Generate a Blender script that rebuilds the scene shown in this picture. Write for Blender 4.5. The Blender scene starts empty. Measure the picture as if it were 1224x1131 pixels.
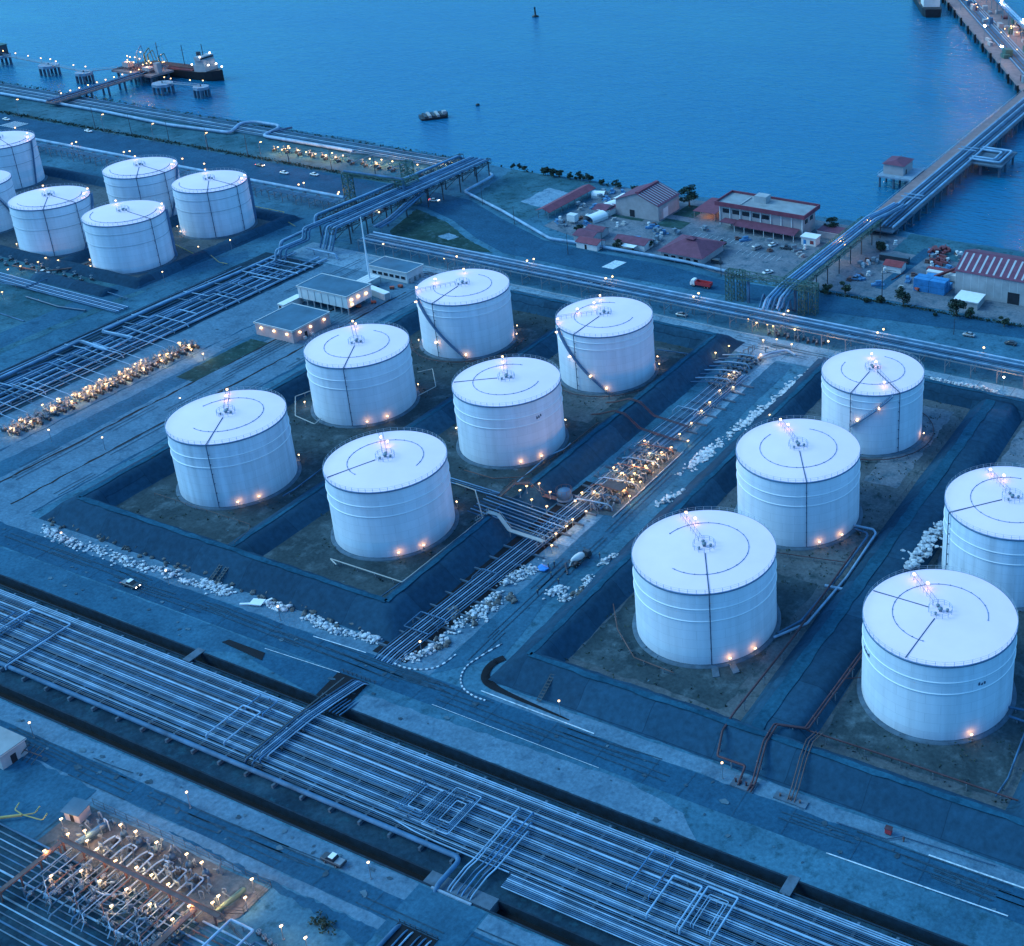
import bpy, bmesh, math, random
from math import sin, cos, pi, radians, atan2, hypot, sqrt
from mathutils import Vector, Matrix
random.seed(7)
scene = bpy.context.scene
COL = scene.collection

# ------------------------------------------------------------------ camera
CAM_F, CAM_CX, CAM_CY, CAM_PITCH, CAM_ROLL, CAM_H = 1564.73, 969.49, 365.97, 0.426383, 0.001389, 200.0
PLAN = radians(25.1)            # the plant's street grid is turned this much against the view
PW, PH = 1224.0, 1131.0
cam_data = bpy.data.cameras.new("camera")
cam = bpy.data.objects.new("camera", cam_data)
COL.objects.link(cam)
scene.camera = cam
cam_data.sensor_fit = 'HORIZONTAL'
cam_data.sensor_width = 36.0
cam_data.lens = CAM_F / PW * 36.0
cam_data.shift_x = (PW / 2 - CAM_CX) / PW
cam_data.shift_y = (CAM_CY - PH / 2) / PW
cam_data.clip_start = 1.0
cam_data.clip_end = 20000.0
ROT = Matrix.Rotation(PLAN, 3, 'Z') @ Matrix.Rotation(pi / 2 - CAM_PITCH, 3, 'X') @ Matrix.Rotation(CAM_ROLL, 3, 'Z')
cam.matrix_world = Matrix.Translation((0, 0, CAM_H)) @ ROT.to_4x4()


def G(px, py, z=0.0):
    """survey: plan position (east, north) in metres of a photo point lying at height z"""
    d = ROT @ Vector(((px - CAM_CX) / CAM_F, -(py - CAM_CY) / CAM_F, -1.0))
    t = (z - CAM_H) / d.z
    return d.x * t, d.y * t


# ------------------------------------------------------------------ dusk light
world = bpy.data.worlds.new("World")
scene.world = world
world.use_nodes = True
wn = world.node_tree
wn.nodes.clear()
sky = wn.nodes.new('ShaderNodeTexSky')
sky.sky_type = 'NISHITA'
sky.sun_disc = False
sky.sun_elevation = radians(38)
sky.sun_rotation = radians(250)
sky.air_density = 1.3
sky.dust_density = 0.4
sky.ozone_density = 4.0
tint = wn.nodes.new('ShaderNodeMix')
tint.data_type = 'RGBA'
tint.blend_type = 'MULTIPLY'
tint.inputs[0].default_value = 1.0
tint.inputs[7].default_value = (0.80, 0.90, 1.0, 1)
bg = wn.nodes.new('ShaderNodeBackground')
bg.inputs[1].default_value = 0.15
wo = wn.nodes.new('ShaderNodeOutputWorld')
# the dusk sky deepens to blue towards the horizon
wtc = wn.nodes.new('ShaderNodeTexCoord')
wsx = wn.nodes.new('ShaderNodeSeparateXYZ')
wrm = wn.nodes.new('ShaderNodeValToRGB')
wrm.color_ramp.elements[0].position = 0.0
wrm.color_ramp.elements[0].color = (0.034, 0.275, 0.60, 1)
wrm.color_ramp.elements[1].position = 0.8
wrm.color_ramp.elements[1].color = (0.53, 0.94, 1.0, 1)
wn.links.new(wtc.outputs['Generated'], wsx.inputs[0])
wn.links.new(wsx.outputs[2], wrm.inputs[0])
wn.links.new(wrm.outputs[0], tint.inputs[7])
wn.links.new(sky.outputs[0], tint.inputs[6])
wn.links.new(tint.outputs[2], bg.inputs[0])
wn.links.new(bg.outputs[0], wo.inputs[0])
sun_d = bpy.data.lights.new("sun", 'SUN')
sun_d.energy = 0.82
sun_d.angle = radians(32)
sun_d.color = (0.58, 0.95, 1.0)
sun = bpy.data.objects.new("sun", sun_d)
COL.objects.link(sun)
sun.rotation_euler = (0, radians(-52), radians(20))
scene.view_settings.view_transform = 'Standard'
scene.view_settings.look = 'None'
scene.view_settings.exposure = 1.44
scene.view_settings.gamma = 1.0
scene.render.engine = 'CYCLES'
scene.cycles.use_denoising = True
scene.cycles.max_bounces = 5
scene.cycles.diffuse_bounces = 2
scene.cycles.glossy_bounces = 2
scene.cycles.sample_clamp_indirect = 4.0
scene.cycles.use_light_tree = True

# ------------------------------------------------------------------ materials
MATS = {}


def mat(name, c, rough=0.7, metal=0.0, var=0.25, scale=0.5, bump=0.0, c2=None, spec=0.3, detail=5.0, streak=False):
    if name in MATS:
        return MATS[name]
    m = bpy.data.materials.new(name)
    m.use_nodes = True
    nt = m.node_tree
    b = nt.nodes['Principled BSDF']
    b.inputs['Roughness'].default_value = rough
    b.inputs['Metallic'].default_value = metal
    b.inputs['Specular IOR Level'].default_value = spec
    geo = nt.nodes.new('ShaderNodeNewGeometry')
    src = geo.outputs['Position']
    if streak:
        mp = nt.nodes.new('ShaderNodeMapping')
        mp.inputs['Scale'].default_value = (1, 1, 0.06)
        nt.links.new(src, mp.inputs[0])
        src = mp.outputs[0]
    n = nt.nodes.new('ShaderNodeTexNoise')
    n.inputs['Scale'].default_value = scale
    n.inputs['Detail'].default_value = detail
    n.inputs['Roughness'].default_value = 0.6
    nt.links.new(src, n.inputs['Vector'])
    r = nt.nodes.new('ShaderNodeMapRange')
    r.inputs[1].default_value = 0.3
    r.inputs[2].default_value = 0.7
    nt.links.new(n.outputs[0], r.inputs[0])
    mx = nt.nodes.new('ShaderNodeMix')
    mx.data_type = 'RGBA'
    lo = [x * (1 - var) for x in c]
    hi = [min(1, x * (1 + var)) for x in c] if c2 is None else c2
    mx.inputs[6].default_value = (*lo, 1)
    mx.inputs[7].default_value = (*hi, 1)
    nt.links.new(r.outputs[0], mx.inputs[0])
    nt.links.new(mx.outputs[2], b.inputs['Base Color'])
    if bump:
        bp = nt.nodes.new('ShaderNodeBump')
        bp.inputs['Strength'].default_value = bump
        bp.inputs['Distance'].default_value = 0.3
        nt.links.new(n.outputs[0], bp.inputs['Height'])
        nt.links.new(bp.outputs[0], b.inputs['Normal'])
    MATS[name] = m
    return m


def ground_mat(name, a, b, c, s1=0.03, s2=0.35, t=0.5, stretch=None):
    """two soils in large irregular patches, speckled with a third, worn at a fine scale"""
    rr = .62 if name in ('light_dirt', 'pale_concrete', 'yard_dirt', 'bund_floor') else .50
    a, b, c = [(k[0] * rr, k[1] * .92, k[2] * 1.06) for k in (a, b, c)]
    m = bpy.data.materials.new(name)
    m.use_nodes = True
    nt = m.node_tree
    L = nt.links.new
    bs = nt.nodes['Principled BSDF']
    bs.inputs['Roughness'].default_value = 0.95
    bs.inputs['Specular IOR Level'].default_value = 0.1
    geo = nt.nodes.new('ShaderNodeNewGeometry')
    mp = nt.nodes.new('ShaderNodeMapping')
    mp.inputs['Scale'].default_value = stretch or (1, 1, 1)
    L(geo.outputs['Position'], mp.inputs[0])

    def noise(s, d):
        n = nt.nodes.new('ShaderNodeTexNoise')
        n.inputs['Scale'].default_value = s
        n.inputs['Detail'].default_value = d
        n.inputs['Roughness'].default_value = 0.65
        L(mp.outputs[0], n.inputs['Vector'])
        return n.outputs[0]

    def rng(o, x, y):
        r = nt.nodes.new('ShaderNodeMapRange')
        r.inputs[1].default_value = x
        r.inputs[2].default_value = y
        L(o, r.inputs[0])
        return r.outputs[0]

    def mix(f, x, y, mode='MIX'):
        k = nt.nodes.new('ShaderNodeMix')
        k.data_type = 'RGBA'
        k.blend_type = mode
        for o, i in ((f, 0), (x, 6), (y, 7)):
            if isinstance(o, (tuple, list)):
                k.inputs[i].default_value = (*o, 1)
            elif isinstance(o, float):
                k.inputs[i].default_value = o
            else:
                L(o, k.inputs[i])
        return k.outputs[2]
    k1 = mix(rng(noise(s1, 8), t - 0.13, t + 0.13), a, b)
    k2 = mix(rng(noise(s2, 6), 0.52, 0.68), k1, c)
    g = rng(noise(1.1, 8), 0.28, 0.72)
    w = rng(noise(0.11, 5), 0.35, 0.65)
    v0 = mix(g, (0.66, 0.68, 0.70), (1.30, 1.28, 1.26))
    v = mix(1.0, v0, mix(w, (0.84, 0.85, 0.86), (1.14, 1.13, 1.12)), 'MULTIPLY')
    L(mix(1.0, k2, v, 'MULTIPLY'), bs.inputs['Base Color'])
    MATS[name] = m
    return m


def emit(name, c, s):
    m = bpy.data.materials.new(name)
    m.use_nodes = True
    nt = m.node_tree
    nt.nodes.clear()
    e = nt.nodes.new('ShaderNodeEmission')
    e.inputs[0].default_value = (*c, 1)
    e.inputs[1].default_value = s
    o = nt.nodes.new('ShaderNodeOutputMaterial')
    nt.links.new(e.outputs[0], o.inputs[0])
    MATS[name] = m
    return m


M = MATS
ground_mat('bare_ground', (0.050, 0.105, 0.150), (0.105, 0.175, 0.230), (0.035, 0.075, 0.100), 0.025, 0.3)
ground_mat('light_dirt', (0.140, 0.190, 0.240), (0.112, 0.160, 0.210), (0.078, 0.120, 0.165), 0.05, 0.25)
ground_mat('pale_concrete', (0.270, 0.300, 0.350), (0.200, 0.245, 0.300), (0.110, 0.165, 0.220), 0.06, 0.4)
ground_mat('asphalt', (0.026, 0.074, 0.122), (0.036, 0.090, 0.142), (0.022, 0.062, 0.105), 0.04, 0.2)
ground_mat('worn_asphalt', (0.040, 0.092, 0.140), (0.062, 0.122, 0.176), (0.030, 0.076, 0.118), 0.05, 0.2)
mat('bund_asphalt', (0.014, 0.054, 0.100), 0.95, var=0.22, scale=0.16, spec=0.1)
ground_mat('bund_lit_crest', (0.030, 0.090, 0.135), (0.018, 0.066, 0.104), (0.010, 0.050, 0.080), 0.08, 0.3)  # partly wear, partly sky light on the bund tops painted as a paler tone
ground_mat('bund_floor', (0.085, 0.080, 0.088), (0.150, 0.130, 0.135), (0.034, 0.048, 0.052), 0.05, 0.22)
ground_mat('grass_floor', (0.050, 0.050, 0.056), (0.086, 0.076, 0.082), (0.140, 0.120, 0.130), 0.06, 0.18, 0.52)
ground_mat('bed_soil', (0.018, 0.034, 0.052), (0.046, 0.070, 0.096), (0.028, 0.065, 0.090), 0.10, 0.5, 0.56)
ground_mat('yard_dirt', (0.240, 0.190, 0.205), (0.150, 0.140, 0.160), (0.060, 0.095, 0.120), 0.05, 0.25)
ground_mat('coast_scrub', (0.035, 0.085, 0.105), (0.095, 0.150, 0.180), (0.025, 0.055, 0.060), 0.045, 0.28)
ground_mat('rough_grass', (0.016, 0.038, 0.034), (0.040, 0.070, 0.062), (0.075, 0.100, 0.105), 0.07, 0.3)
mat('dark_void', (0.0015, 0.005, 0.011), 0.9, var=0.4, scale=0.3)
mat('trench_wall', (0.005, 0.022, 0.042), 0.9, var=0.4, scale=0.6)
mat('white_line', (0.42, 0.50, 0.58), 0.8, var=0.35, scale=1.2)
mat('kerb_stone', (0.22, 0.28, 0.34), 0.9, var=0.3, scale=0.8)
mat('concrete', (0.19, 0.27, 0.36), 0.9, var=0.25, scale=0.35)
mat('dark_concrete', (0.065, 0.11, 0.16), 0.9, var=0.3, scale=0.5)
mat('tank_white', (0.57, 0.62, 0.71), 0.55, var=0.10, scale=0.45, streak=True, detail=8)
mat('tank_stained', (0.50, 0.57, 0.67), 0.55, var=0.22, scale=0.35, streak=True, detail=9)
mat('roof_white', (0.88, 0.63, 0.74), 0.45, var=0.035, scale=0.15, detail=6)
mat('girder_white', (0.66, 0.70, 0.76), 0.4, var=0.03)
mat('rim_grey', (0.10, 0.18, 0.30), 0.6, var=0.2)
mat('line_grey', (0.045, 0.085, 0.15), 0.6, var=0.2)
mat('rail_grey', (0.30, 0.36, 0.43), 0.6, var=0.1)
mat('pipe_bright', (0.20, 0.33, 0.47), 0.6, 0.0, var=0.3, scale=0.25, spec=0.25)
mat('pipe_mid', (0.045, 0.120, 0.215), 0.65, 0.0, var=0.4, scale=0.25, spec=0.2)
mat('pipe_dull', (0.085, 0.150, 0.215), 0.7, 0.0, var=0.35, scale=0.3, spec=0.3)
mat('pipe_dark', (0.02, 0.065, 0.125), 0.45, 0.2, var=0.25, scale=0.4, spec=0.5)
mat('pipe_blue', (0.06, 0.18, 0.34), 0.40, 0.1, var=0.2, scale=0.4, spec=0.5)
mat('pipe_rust', (0.11, 0.066, 0.066), 0.7, var=0.3, scale=0.5)
mat('pipe_red', (0.066, 0.032, 0.042), 0.6, var=0.3, scale=0.6)
mat('pipe_yellow', (0.30, 0.26, 0.10), 0.6, var=0.2, scale=0.6)
mat('pipe_cream', (0.36, 0.36, 0.36), 0.6, var=0.15, scale=0.6)
mat('steel_dark', (0.045, 0.065, 0.085), 0.6, 0.3, var=0.3)
mat('steel_green', (0.05, 0.115, 0.105), 0.6, var=0.25)
mat('steel_grey', (0.17, 0.22, 0.27), 0.55, 0.3, var=0.2)
mat('deck_pink', (0.22, 0.155, 0.165), 0.9, var=0.2, scale=0.3)
mat('wall_white', (0.55, 0.56, 0.58), 0.8, var=0.1, scale=0.3)
mat('wall_grey', (0.30, 0.32, 0.35), 0.85, var=0.15, scale=0.3)
mat('wall_tan', (0.32, 0.29, 0.31), 0.85, var=0.15, scale=0.3)
mat('roof_red', (0.17, 0.042, 0.068), 0.65, var=0.2, scale=0.4, streak=True)
mat('roof_dull_red', (0.13, 0.042, 0.075), 0.7, var=0.25, scale=0.4)
mat('roof_blue_grey', (0.045, 0.12, 0.19), 0.8, var=0.25, scale=0.15)
mat('roof_grey', (0.22, 0.25, 0.28), 0.85, var=0.2, scale=0.2)
mat('skylight', (0.36, 0.37, 0.41), 0.5, var=0.08)
mat('glass_dark', (0.012, 0.018, 0.028), 0.15, var=0.3, spec=0.6)
mat('door_dark', (0.015, 0.02, 0.03), 0.8, var=0.3)
mat('tent_white', (0.68, 0.69, 0.72), 0.8, var=0.06, scale=0.6)
mat('bag_white', (0.44, 0.47, 0.52), 0.9, var=0.45, scale=1.1, bump=0.4)
mat('rubble', (0.10, 0.105, 0.11), 0.95, var=0.5, scale=1.0, bump=0.5)
mat('tarp_blue', (0.03, 0.20, 0.55), 0.6, var=0.2, scale=0.8)
mat('container_blue', (0.03, 0.19, 0.42), 0.6, var=0.2, scale=0.5)
mat('container_red', (0.20, 0.035, 0.045), 0.65, var=0.25, scale=0.5)
mat('orange_paint', (0.40, 0.09, 0.06), 0.6, var=0.2)
mat('red_paint', (0.42, 0.04, 0.05), 0.5, var=0.15)
mat('green_paint', (0.04, 0.15, 0.13), 0.5, var=0.2)
mat('car_white', (0.66, 0.67, 0.69), 0.3, var=0.03, spec=0.5)
mat('car_silver', (0.34, 0.36, 0.39), 0.3, 0.5, var=0.03, spec=0.5)
mat('car_dark', (0.03, 0.04, 0.055), 0.3, var=0.1, spec=0.5)
mat('car_blue', (0.05, 0.16, 0.30), 0.35, var=0.1, spec=0.5)
mat('tyre', (0.012, 0.012, 0.014), 0.9, var=0.2)
mat('foliage_dark', (0.016, 0.038, 0.030), 0.8, var=0.5, scale=0.9)
mat('foliage_mid', (0.030, 0.062, 0.045), 0.8, var=0.5, scale=0.9)
mat('bark', (0.06, 0.05, 0.04), 0.9, var=0.3)
mat('rock', (0.09, 0.10, 0.11), 0.95, var=0.5, scale=0.6, bump=0.6)
mat('skin_tone', (0.30, 0.17, 0.11), 0.7, var=0.05)
mat('work_clothes', (0.03, 0.05, 0.09), 0.9, var=0.2)
mat('hull_black', (0.012, 0.016, 0.022), 0.5, var=0.3)
mat('deck_red', (0.15, 0.04, 0.05), 0.7, var=0.25)
for nm in ('tank_white', 'tank_stained'):
    nt = MATS[nm].node_tree
    b = nt.nodes['Principled BSDF']
    src = b.inputs['Base Color'].links[0].from_socket
    tc = nt.nodes.new('ShaderNodeTexCoord')
    sx = nt.nodes.new('ShaderNodeSeparateXYZ')
    at = nt.nodes.new('ShaderNodeMath')
    at.operation = 'ARCTAN2'
    ml = nt.nodes.new('ShaderNodeMath')
    ml.operation = 'MULTIPLY'
    ml.inputs[1].default_value = 15.7
    cb = nt.nodes.new('ShaderNodeCombineXYZ')
    bt = nt.nodes.new('ShaderNodeTexBrick')
    bt.inputs['Scale'].default_value = 1.0
    bt.inputs['Brick Width'].default_value = 6.2
    bt.inputs['Row Height'].default_value = 2.48
    bt.inputs['Mortar Size'].default_value = 0.05
    bt.inputs['Mortar Smooth'].default_value = 0.6
    bt.inputs['Color1'].default_value = (1, 1, 1, 1)
    bt.inputs['Color2'].default_value = (0.93, 0.935, 0.94, 1)
    bt.inputs['Mortar'].default_value = (0.74, 0.76, 0.78, 1)
    m2 = nt.nodes.new('ShaderNodeMix')
    m2.data_type = 'RGBA'
    m2.blend_type = 'MULTIPLY'
    m2.inputs[0].default_value = 1.0
    L_ = nt.links.new
    L_(tc.outputs['Object'], sx.inputs[0])
    L_(sx.outputs[1], at.inputs[0])
    L_(sx.outputs[0], at.inputs[1])
    L_(at.outputs[0], ml.inputs[0])
    L_(ml.outputs[0], cb.inputs[0])
    L_(sx.outputs[2], cb.inputs[1])
    L_(cb.outputs[0], bt.inputs['Vector'])
    L_(src, m2.inputs[6])
    L_(bt.outputs['Color'], m2.inputs[7])
    L_(m2.outputs[2], b.inputs['Base Color'])
MATS['bund_asphalt'].node_tree.nodes['Noise Texture'].inputs['Scale'].default_value = 0.7
nt = MATS['bund_asphalt'].node_tree
b = nt.nodes['Principled BSDF']
src = b.inputs['Base Color'].links[0].from_socket
geo = nt.nodes.new('ShaderNodeNewGeometry')
bt = nt.nodes.new('ShaderNodeTexBrick')
bt.offset = 0.37
bt.inputs['Scale'].default_value = 1.0
bt.inputs['Brick Width'].default_value = 17.0
bt.inputs['Row Height'].default_value = 13.0
bt.inputs['Mortar Size'].default_value = 0.12
bt.inputs['Mortar Smooth'].default_value = 0.5
bt.inputs['Color1'].default_value = (0.72, 0.74, 0.76, 1)
bt.inputs['Color2'].default_value = (1.16, 1.14, 1.12, 1)
bt.inputs['Mortar'].default_value = (0.62, 0.64, 0.66, 1)
m2 = nt.nodes.new('ShaderNodeMix')
m2.data_type = 'RGBA'
m2.blend_type = 'MULTIPLY'
m2.inputs[0].default_value = 1.0
nt.links.new(geo.outputs['Position'], bt.inputs['Vector'])
nt.links.new(src, m2.inputs[6])
nt.links.new(bt.outputs['Color'], m2.inputs[7])
nt.links.new(m2.outputs[2], b.inputs['Base Color'])
WARM = (1.0, 0.43, 0.13)
emit('lamp_warm', (1.0, 0.58, 0.24), 2.2)
emit('lamp_pale', (1.0, 0.64, 0.32), 2.2)
emit('lamp_white', (1.0, 0.90, 0.74), 4.0)
emit('flood_white', (1.0, 0.88, 0.70), 45.0)
emit('lit_window', (1.0, 0.66, 0.34), 2.2)
emit('tail_red', (1.0, 0.08, 0.04), 4.0)


# ------------------------------------------------------------------ mesh helpers
class MB:
    def __init__(s):
        s.v, s.f, s.sm = [], [], []

    def add(s, vs, fs, smooth=False):
        o = len(s.v)
        s.v += [tuple(x) for x in vs]
        s.f += [tuple(i + o for i in f) for f in fs]
        s.sm += [smooth] * len(fs)
        return s

    def box(s, x0, y0, z0, x1, y1, z1):
        return s.add([(x0, y0, z0), (x1, y0, z0), (x1, y1, z0), (x0, y1, z0), (x0, y0, z1), (x1, y0, z1), (x1, y1, z1), (x0, y1, z1)],
                     [(3, 2, 1, 0), (4, 5, 6, 7), (0, 1, 5, 4), (1, 2, 6, 5), (2, 3, 7, 6), (3, 0, 4, 7)])

    def cbox(s, c, w, d, h, rz=0.0):
        """box on its base centre c, turned by rz"""
        vs = []
        for z in (0, h):
            for a, b in ((-1, -1), (1, -1), (1, 1), (-1, 1)):
                x, y = a * w / 2, b * d / 2
                vs.append((c[0] + x * cos(rz) - y * sin(rz), c[1] + x * sin(rz) + y * cos(rz), c[2] + z))
        return s.add(vs, [(3, 2, 1, 0), (4, 5, 6, 7), (0, 1, 5, 4), (1, 2, 6, 5), (2, 3, 7, 6), (3, 0, 4, 7)])

    def bar(s, a, b, w=0.2, h=None):
        a, b = Vector(a), Vector(b)
        d = (b - a)
        if d.length < 1e-6:
            return s
        d.normalize()
        up = Vector((0, 0, 1)) if abs(d.z) < 0.95 else Vector((1, 0, 0))
        x = d.cross(up).normalized() * w / 2
        y = x.cross(d).normalized() * (h or w) / 2
        vs = [p + i * x + j * y for p in (a, b) for i, j in ((-1, -1), (1, -1), (1, 1), (-1, 1))]
        return s.add(vs, [(3, 2, 1, 0), (4, 5, 6, 7), (0, 1, 5, 4), (1, 2, 6, 5), (2, 3, 7, 6), (3, 0, 4, 7)])

    def prism(s, poly, z0, z1):
        n = len(poly)
        ar = sum(poly[i][0] * poly[(i + 1) % n][1] - poly[(i + 1) % n][0] * poly[i][1] for i in range(n))
        if ar < 0:
            poly = poly[::-1]
        vs = [(x, y, z0) for x, y in poly] + [(x, y, z1) for x, y in poly]
        fs = [tuple(range(n - 1, -1, -1)), tuple(range(n, 2 * n))]
        fs += [(i, (i + 1) % n, n + (i + 1) % n, n + i) for i in range(n)]
        return s.add(vs, fs)

    def tube(s, pts, r, n=8, bend=0.0, caps=True):
        pts = [Vector(p) for p in pts]
        if bend > 0 and len(pts) > 2:
            q = [pts[0]]
            for i in range(1, len(pts) - 1):
                p, a, b = pts[i], pts[i - 1], pts[i + 1]
                k = min(bend, (a - p).length * 0.45, (b - p).length * 0.45)
                p0, p1 = p + (a - p).normalized() * k, p + (b - p).normalized() * k
                for t in (0, 0.25, 0.5, 0.75, 1):
                    q.append(p0.lerp(p, t).lerp(p.lerp(p1, t), t))
            q.append(pts[-1])
            pts = q
        rings = []
        px = None
        for i, p in enumerate(pts):
            if i == 0:
                d = pts[1] - p
            elif i == len(pts) - 1:
                d = p - pts[i - 1]
            else:
                d = (pts[i + 1] - p).normalized() + (p - pts[i - 1]).normalized()
            d.normalize()
            if px is None:
                up = Vector((0, 0, 1)) if abs(d.z) < 0.9 else Vector((1, 0, 0))
                px = d.cross(up).normalized()
            else:
                px = (px - d * px.dot(d))
                px = px.normalized() if px.length > 1e-6 else d.orthogonal().normalized()
            y = px.cross(d)
            rr = r[i] if isinstance(r, (list, tuple)) else r
            rings.append([p + px * rr * cos(2 * pi * k / n) + y * rr * sin(2 * pi * k / n) for k in range(n)])
        vs = [v for ring in rings for v in ring]
        fs = []
        for i in range(len(rings) - 1):
            for k in range(n):
                a, b = i * n + k, i * n + (k + 1) % n
                fs.append((a, a + n, b + n, b))
        s.add(vs, fs, True)
        if caps:
            s.add(rings[0], [tuple(range(n))])
            s.add(rings[-1], [tuple(range(n - 1, -1, -1))])
        return s

    def lathe(s, prof, c=(0, 0, 0), n=64, smooth=True, a0=0.0, a1=2 * pi):
        full = abs(a1 - a0) > 2 * pi - 1e-6
        m = n if full else n + 1
        vs = []
        for r, z in prof:
            for k in range(m):
                a = a0 + (a1 - a0) * k / n
                vs.append((c[0] + r * cos(a), c[1] + r * sin(a), c[2] + z))
        fs = []
        for i in range(len(prof) - 1):
            for k in range(n):
                a, b = i * m + k, i * m + (k + 1) % m
                fs.append((a, b, b + m, a + m))
        return s.add(vs, fs, smooth)

    def blob(s, c, rx, ry, rz, sub=1, jit=0.15, rnd=random):
        bm = bmesh.new()
        bmesh.ops.create_icosphere(bm, subdivisions=sub, radius=1.0)
        vs = []
        for v in bm.verts:
            k = 1 + rnd.uniform(-jit, jit)
            vs.append((c[0] + v.co.x * rx * k, c[1] + v.co.y * ry * k, c[2] + v.co.z * rz * k))
        fs = [tuple(v.index for v in f.verts) for f in bm.faces]
        bm.free()
        return s.add(vs, fs, False)

    def mesh(s, name, m):
        me = bpy.data.meshes.new(name)
        me.from_pydata(s.v, [], s.f)
        me.materials.append(m if not isinstance(m, str) else M[m])
        me.polygons.foreach_set('use_smooth', s.sm)
        me.update()
        return me

    def build(s, name, m, parent=None, loc=(0, 0, 0), rz=0.0):
        o = bpy.data.objects.new(name, s.mesh(name, m))
        COL.objects.link(o)
        o.location = loc
        o.rotation_euler[2] = rz
        if parent:
            o.parent = parent
        return o


def tag(o, label, cat, group=None, kind=None):
    if label:
        o['label'] = label
    if cat:
        o['category'] = cat
    if group:
        o['group'] = group
    if kind:
        o['kind'] = kind
    return o


def struct(o, label=None, cat=None):
    o['kind'] = 'structure'
    if label:
        o['label'] = label
    if cat:
        o['category'] = cat
    return o


def stuff(o, label, cat):
    return tag(o, label, cat, kind='stuff')


def thing(name, label, cat, loc=(0, 0, 0), rz=0.0, group=None):
    o = bpy.data.objects.new(name, None)
    o.empty_display_size = 0.5
    COL.objects.link(o)
    o.location = loc
    o.rotation_euler[2] = rz
    return tag(o, label, cat, group)


def copy_tree(o, parent=None, loc=None, rz=None, label=None, group=None):
    c = o.copy()
    COL.objects.link(c)
    if parent:
        c.parent = parent
    if loc is not None:
        c.location = loc
    if rz is not None:
        c.rotation_euler[2] = rz
    if label:
        c['label'] = label
    if group:
        c['group'] = group
    for ch in list(o.children):
        copy_tree(ch, c)
    return c


def point_light(parent, loc, power, color=WARM, r=0.25, name='bulb'):
    d = LIGHTS.get((power, color, r))
    if d is None:
        d = bpy.data.lights.new(name, 'POINT')
        d.energy = power
        d.color = color
        d.shadow_soft_size = r
        LIGHTS[(power, color, r)] = d
    o = bpy.data.objects.new(name, d)
    COL.objects.link(o)
    o.location = loc
    o.parent = parent
    return o


LIGHTS = {}
HALO = 1.0


# ================================================================== THE SETTING
SHEETS = 0


def sheet(name, poly, z, m, label=None, cut=0, jit=0.0):
    """flat paving or soil; its outline gets small irregularities where soil meets soil"""
    global SHEETS
    if z > -0.1:
        SHEETS += 1
        z += SHEETS * 0.0012
    pts = []
    n = len(poly)
    for i in range(n):
        a, b = Vector(poly[i]), Vector(poly[(i + 1) % n])
        k = max(1, int((b - a).length / cut * (1.6 if (b - a).length < 400 else 1))) if cut else 1
        for j in range(k):
            p = a.lerp(b, j / k)
            if j and jit:
                p += Vector((random.uniform(-jit, jit), random.uniform(-jit, jit))) * .8
            pts.append(p)
    bm = bmesh.new()
    f = bm.faces.new([bm.verts.new((p.x, p.y, z)) for p in pts])
    f.normal_update()
    if f.normal.z < 0:
        f.normal_flip()
    bmesh.ops.triangulate(bm, faces=bm.faces[:])
    bmesh.ops.recalc_face_normals(bm, faces=bm.faces[:])
    for f in bm.faces:
        f.normal_update()
        if f.normal.z < 0:
            f.normal_flip()
    me = bpy.data.meshes.new(name)
    bm.to_mesh(me)
    bm.free()
    me.materials.append(M[m])
    o = bpy.data.objects.new(name, me)
    COL.objects.link(o)
    return struct(o, label)


def rect(u0, v0, u1, v1):
    return [(u0, v0), (u1, v0), (u1, v1), (u0, v1)]


# ---- water
wm = bpy.data.materials.new('sea_water')
wm.use_nodes = True
nt = wm.node_tree
b = nt.nodes['Principled BSDF']
b.inputs['Base Color'].default_value = (0.001, 0.108, 0.228, 1)
b.inputs['Specular Tint'].default_value = (0.26, 0.88, 1.0, 1)
b.inputs['Roughness'].default_value = 0.16
b.inputs['IOR'].default_value = 1.33
geo = nt.nodes.new('ShaderNodeNewGeometry')
mp = nt.nodes.new('ShaderNodeMapping')
mp.inputs['Rotation'].default_value = (0, 0, radians(18))
mp.inputs['Scale'].default_value = (0.5, 1.0, 1.0)
nt.links.new(geo.outputs['Position'], mp.inputs[0])
n1 = nt.nodes.new('ShaderNodeTexNoise')
n1.inputs['Scale'].default_value = 0.16
n1.inputs['Detail'].default_value = 7
n1.inputs['Roughness'].default_value = 0.62
nt.links.new(mp.outputs[0], n1.inputs['Vector'])
n2 = nt.nodes.new('ShaderNodeTexNoise')
n2.inputs['Scale'].default_value = 0.012
n2.inputs['Detail'].default_value = 4
nt.links.new(mp.outputs[0], n2.inputs['Vector'])
bp = nt.nodes.new('ShaderNodeBump')
bp.inputs['Strength'].default_value = 0.8
bp.inputs['Distance'].default_value = 1.6
n3 = nt.nodes.new('ShaderNodeTexNoise')
n3.inputs['Scale'].default_value = 0.55
n3.inputs['Detail'].default_value = 5
nt.links.new(mp.outputs[0], n3.inputs['Vector'])
ad = nt.nodes.new('ShaderNodeMath')
ad.operation = 'MULTIPLY_ADD'
ad.inputs[1].default_value = 0.55
nt.links.new(n3.outputs[0], ad.inputs[0])
nt.links.new(n1.outputs[0], ad.inputs[2])
nt.links.new(ad.outputs[0], bp.inputs['Height'])
nt.links.new(bp.outputs[0], b.inputs['Normal'])
mr = nt.nodes.new('ShaderNodeMapRange')
mr.inputs[1].default_value = 0.3
mr.inputs[2].default_value = 0.7
mr.inputs[3].default_value = 0.07
mr.inputs[4].default_value = 0.20
nt.links.new(n2.outputs[0], mr.inputs[0])
nt.links.new(mr.outputs[0], b.inputs['Roughness'])
M['sea_water'] = wm
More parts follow.
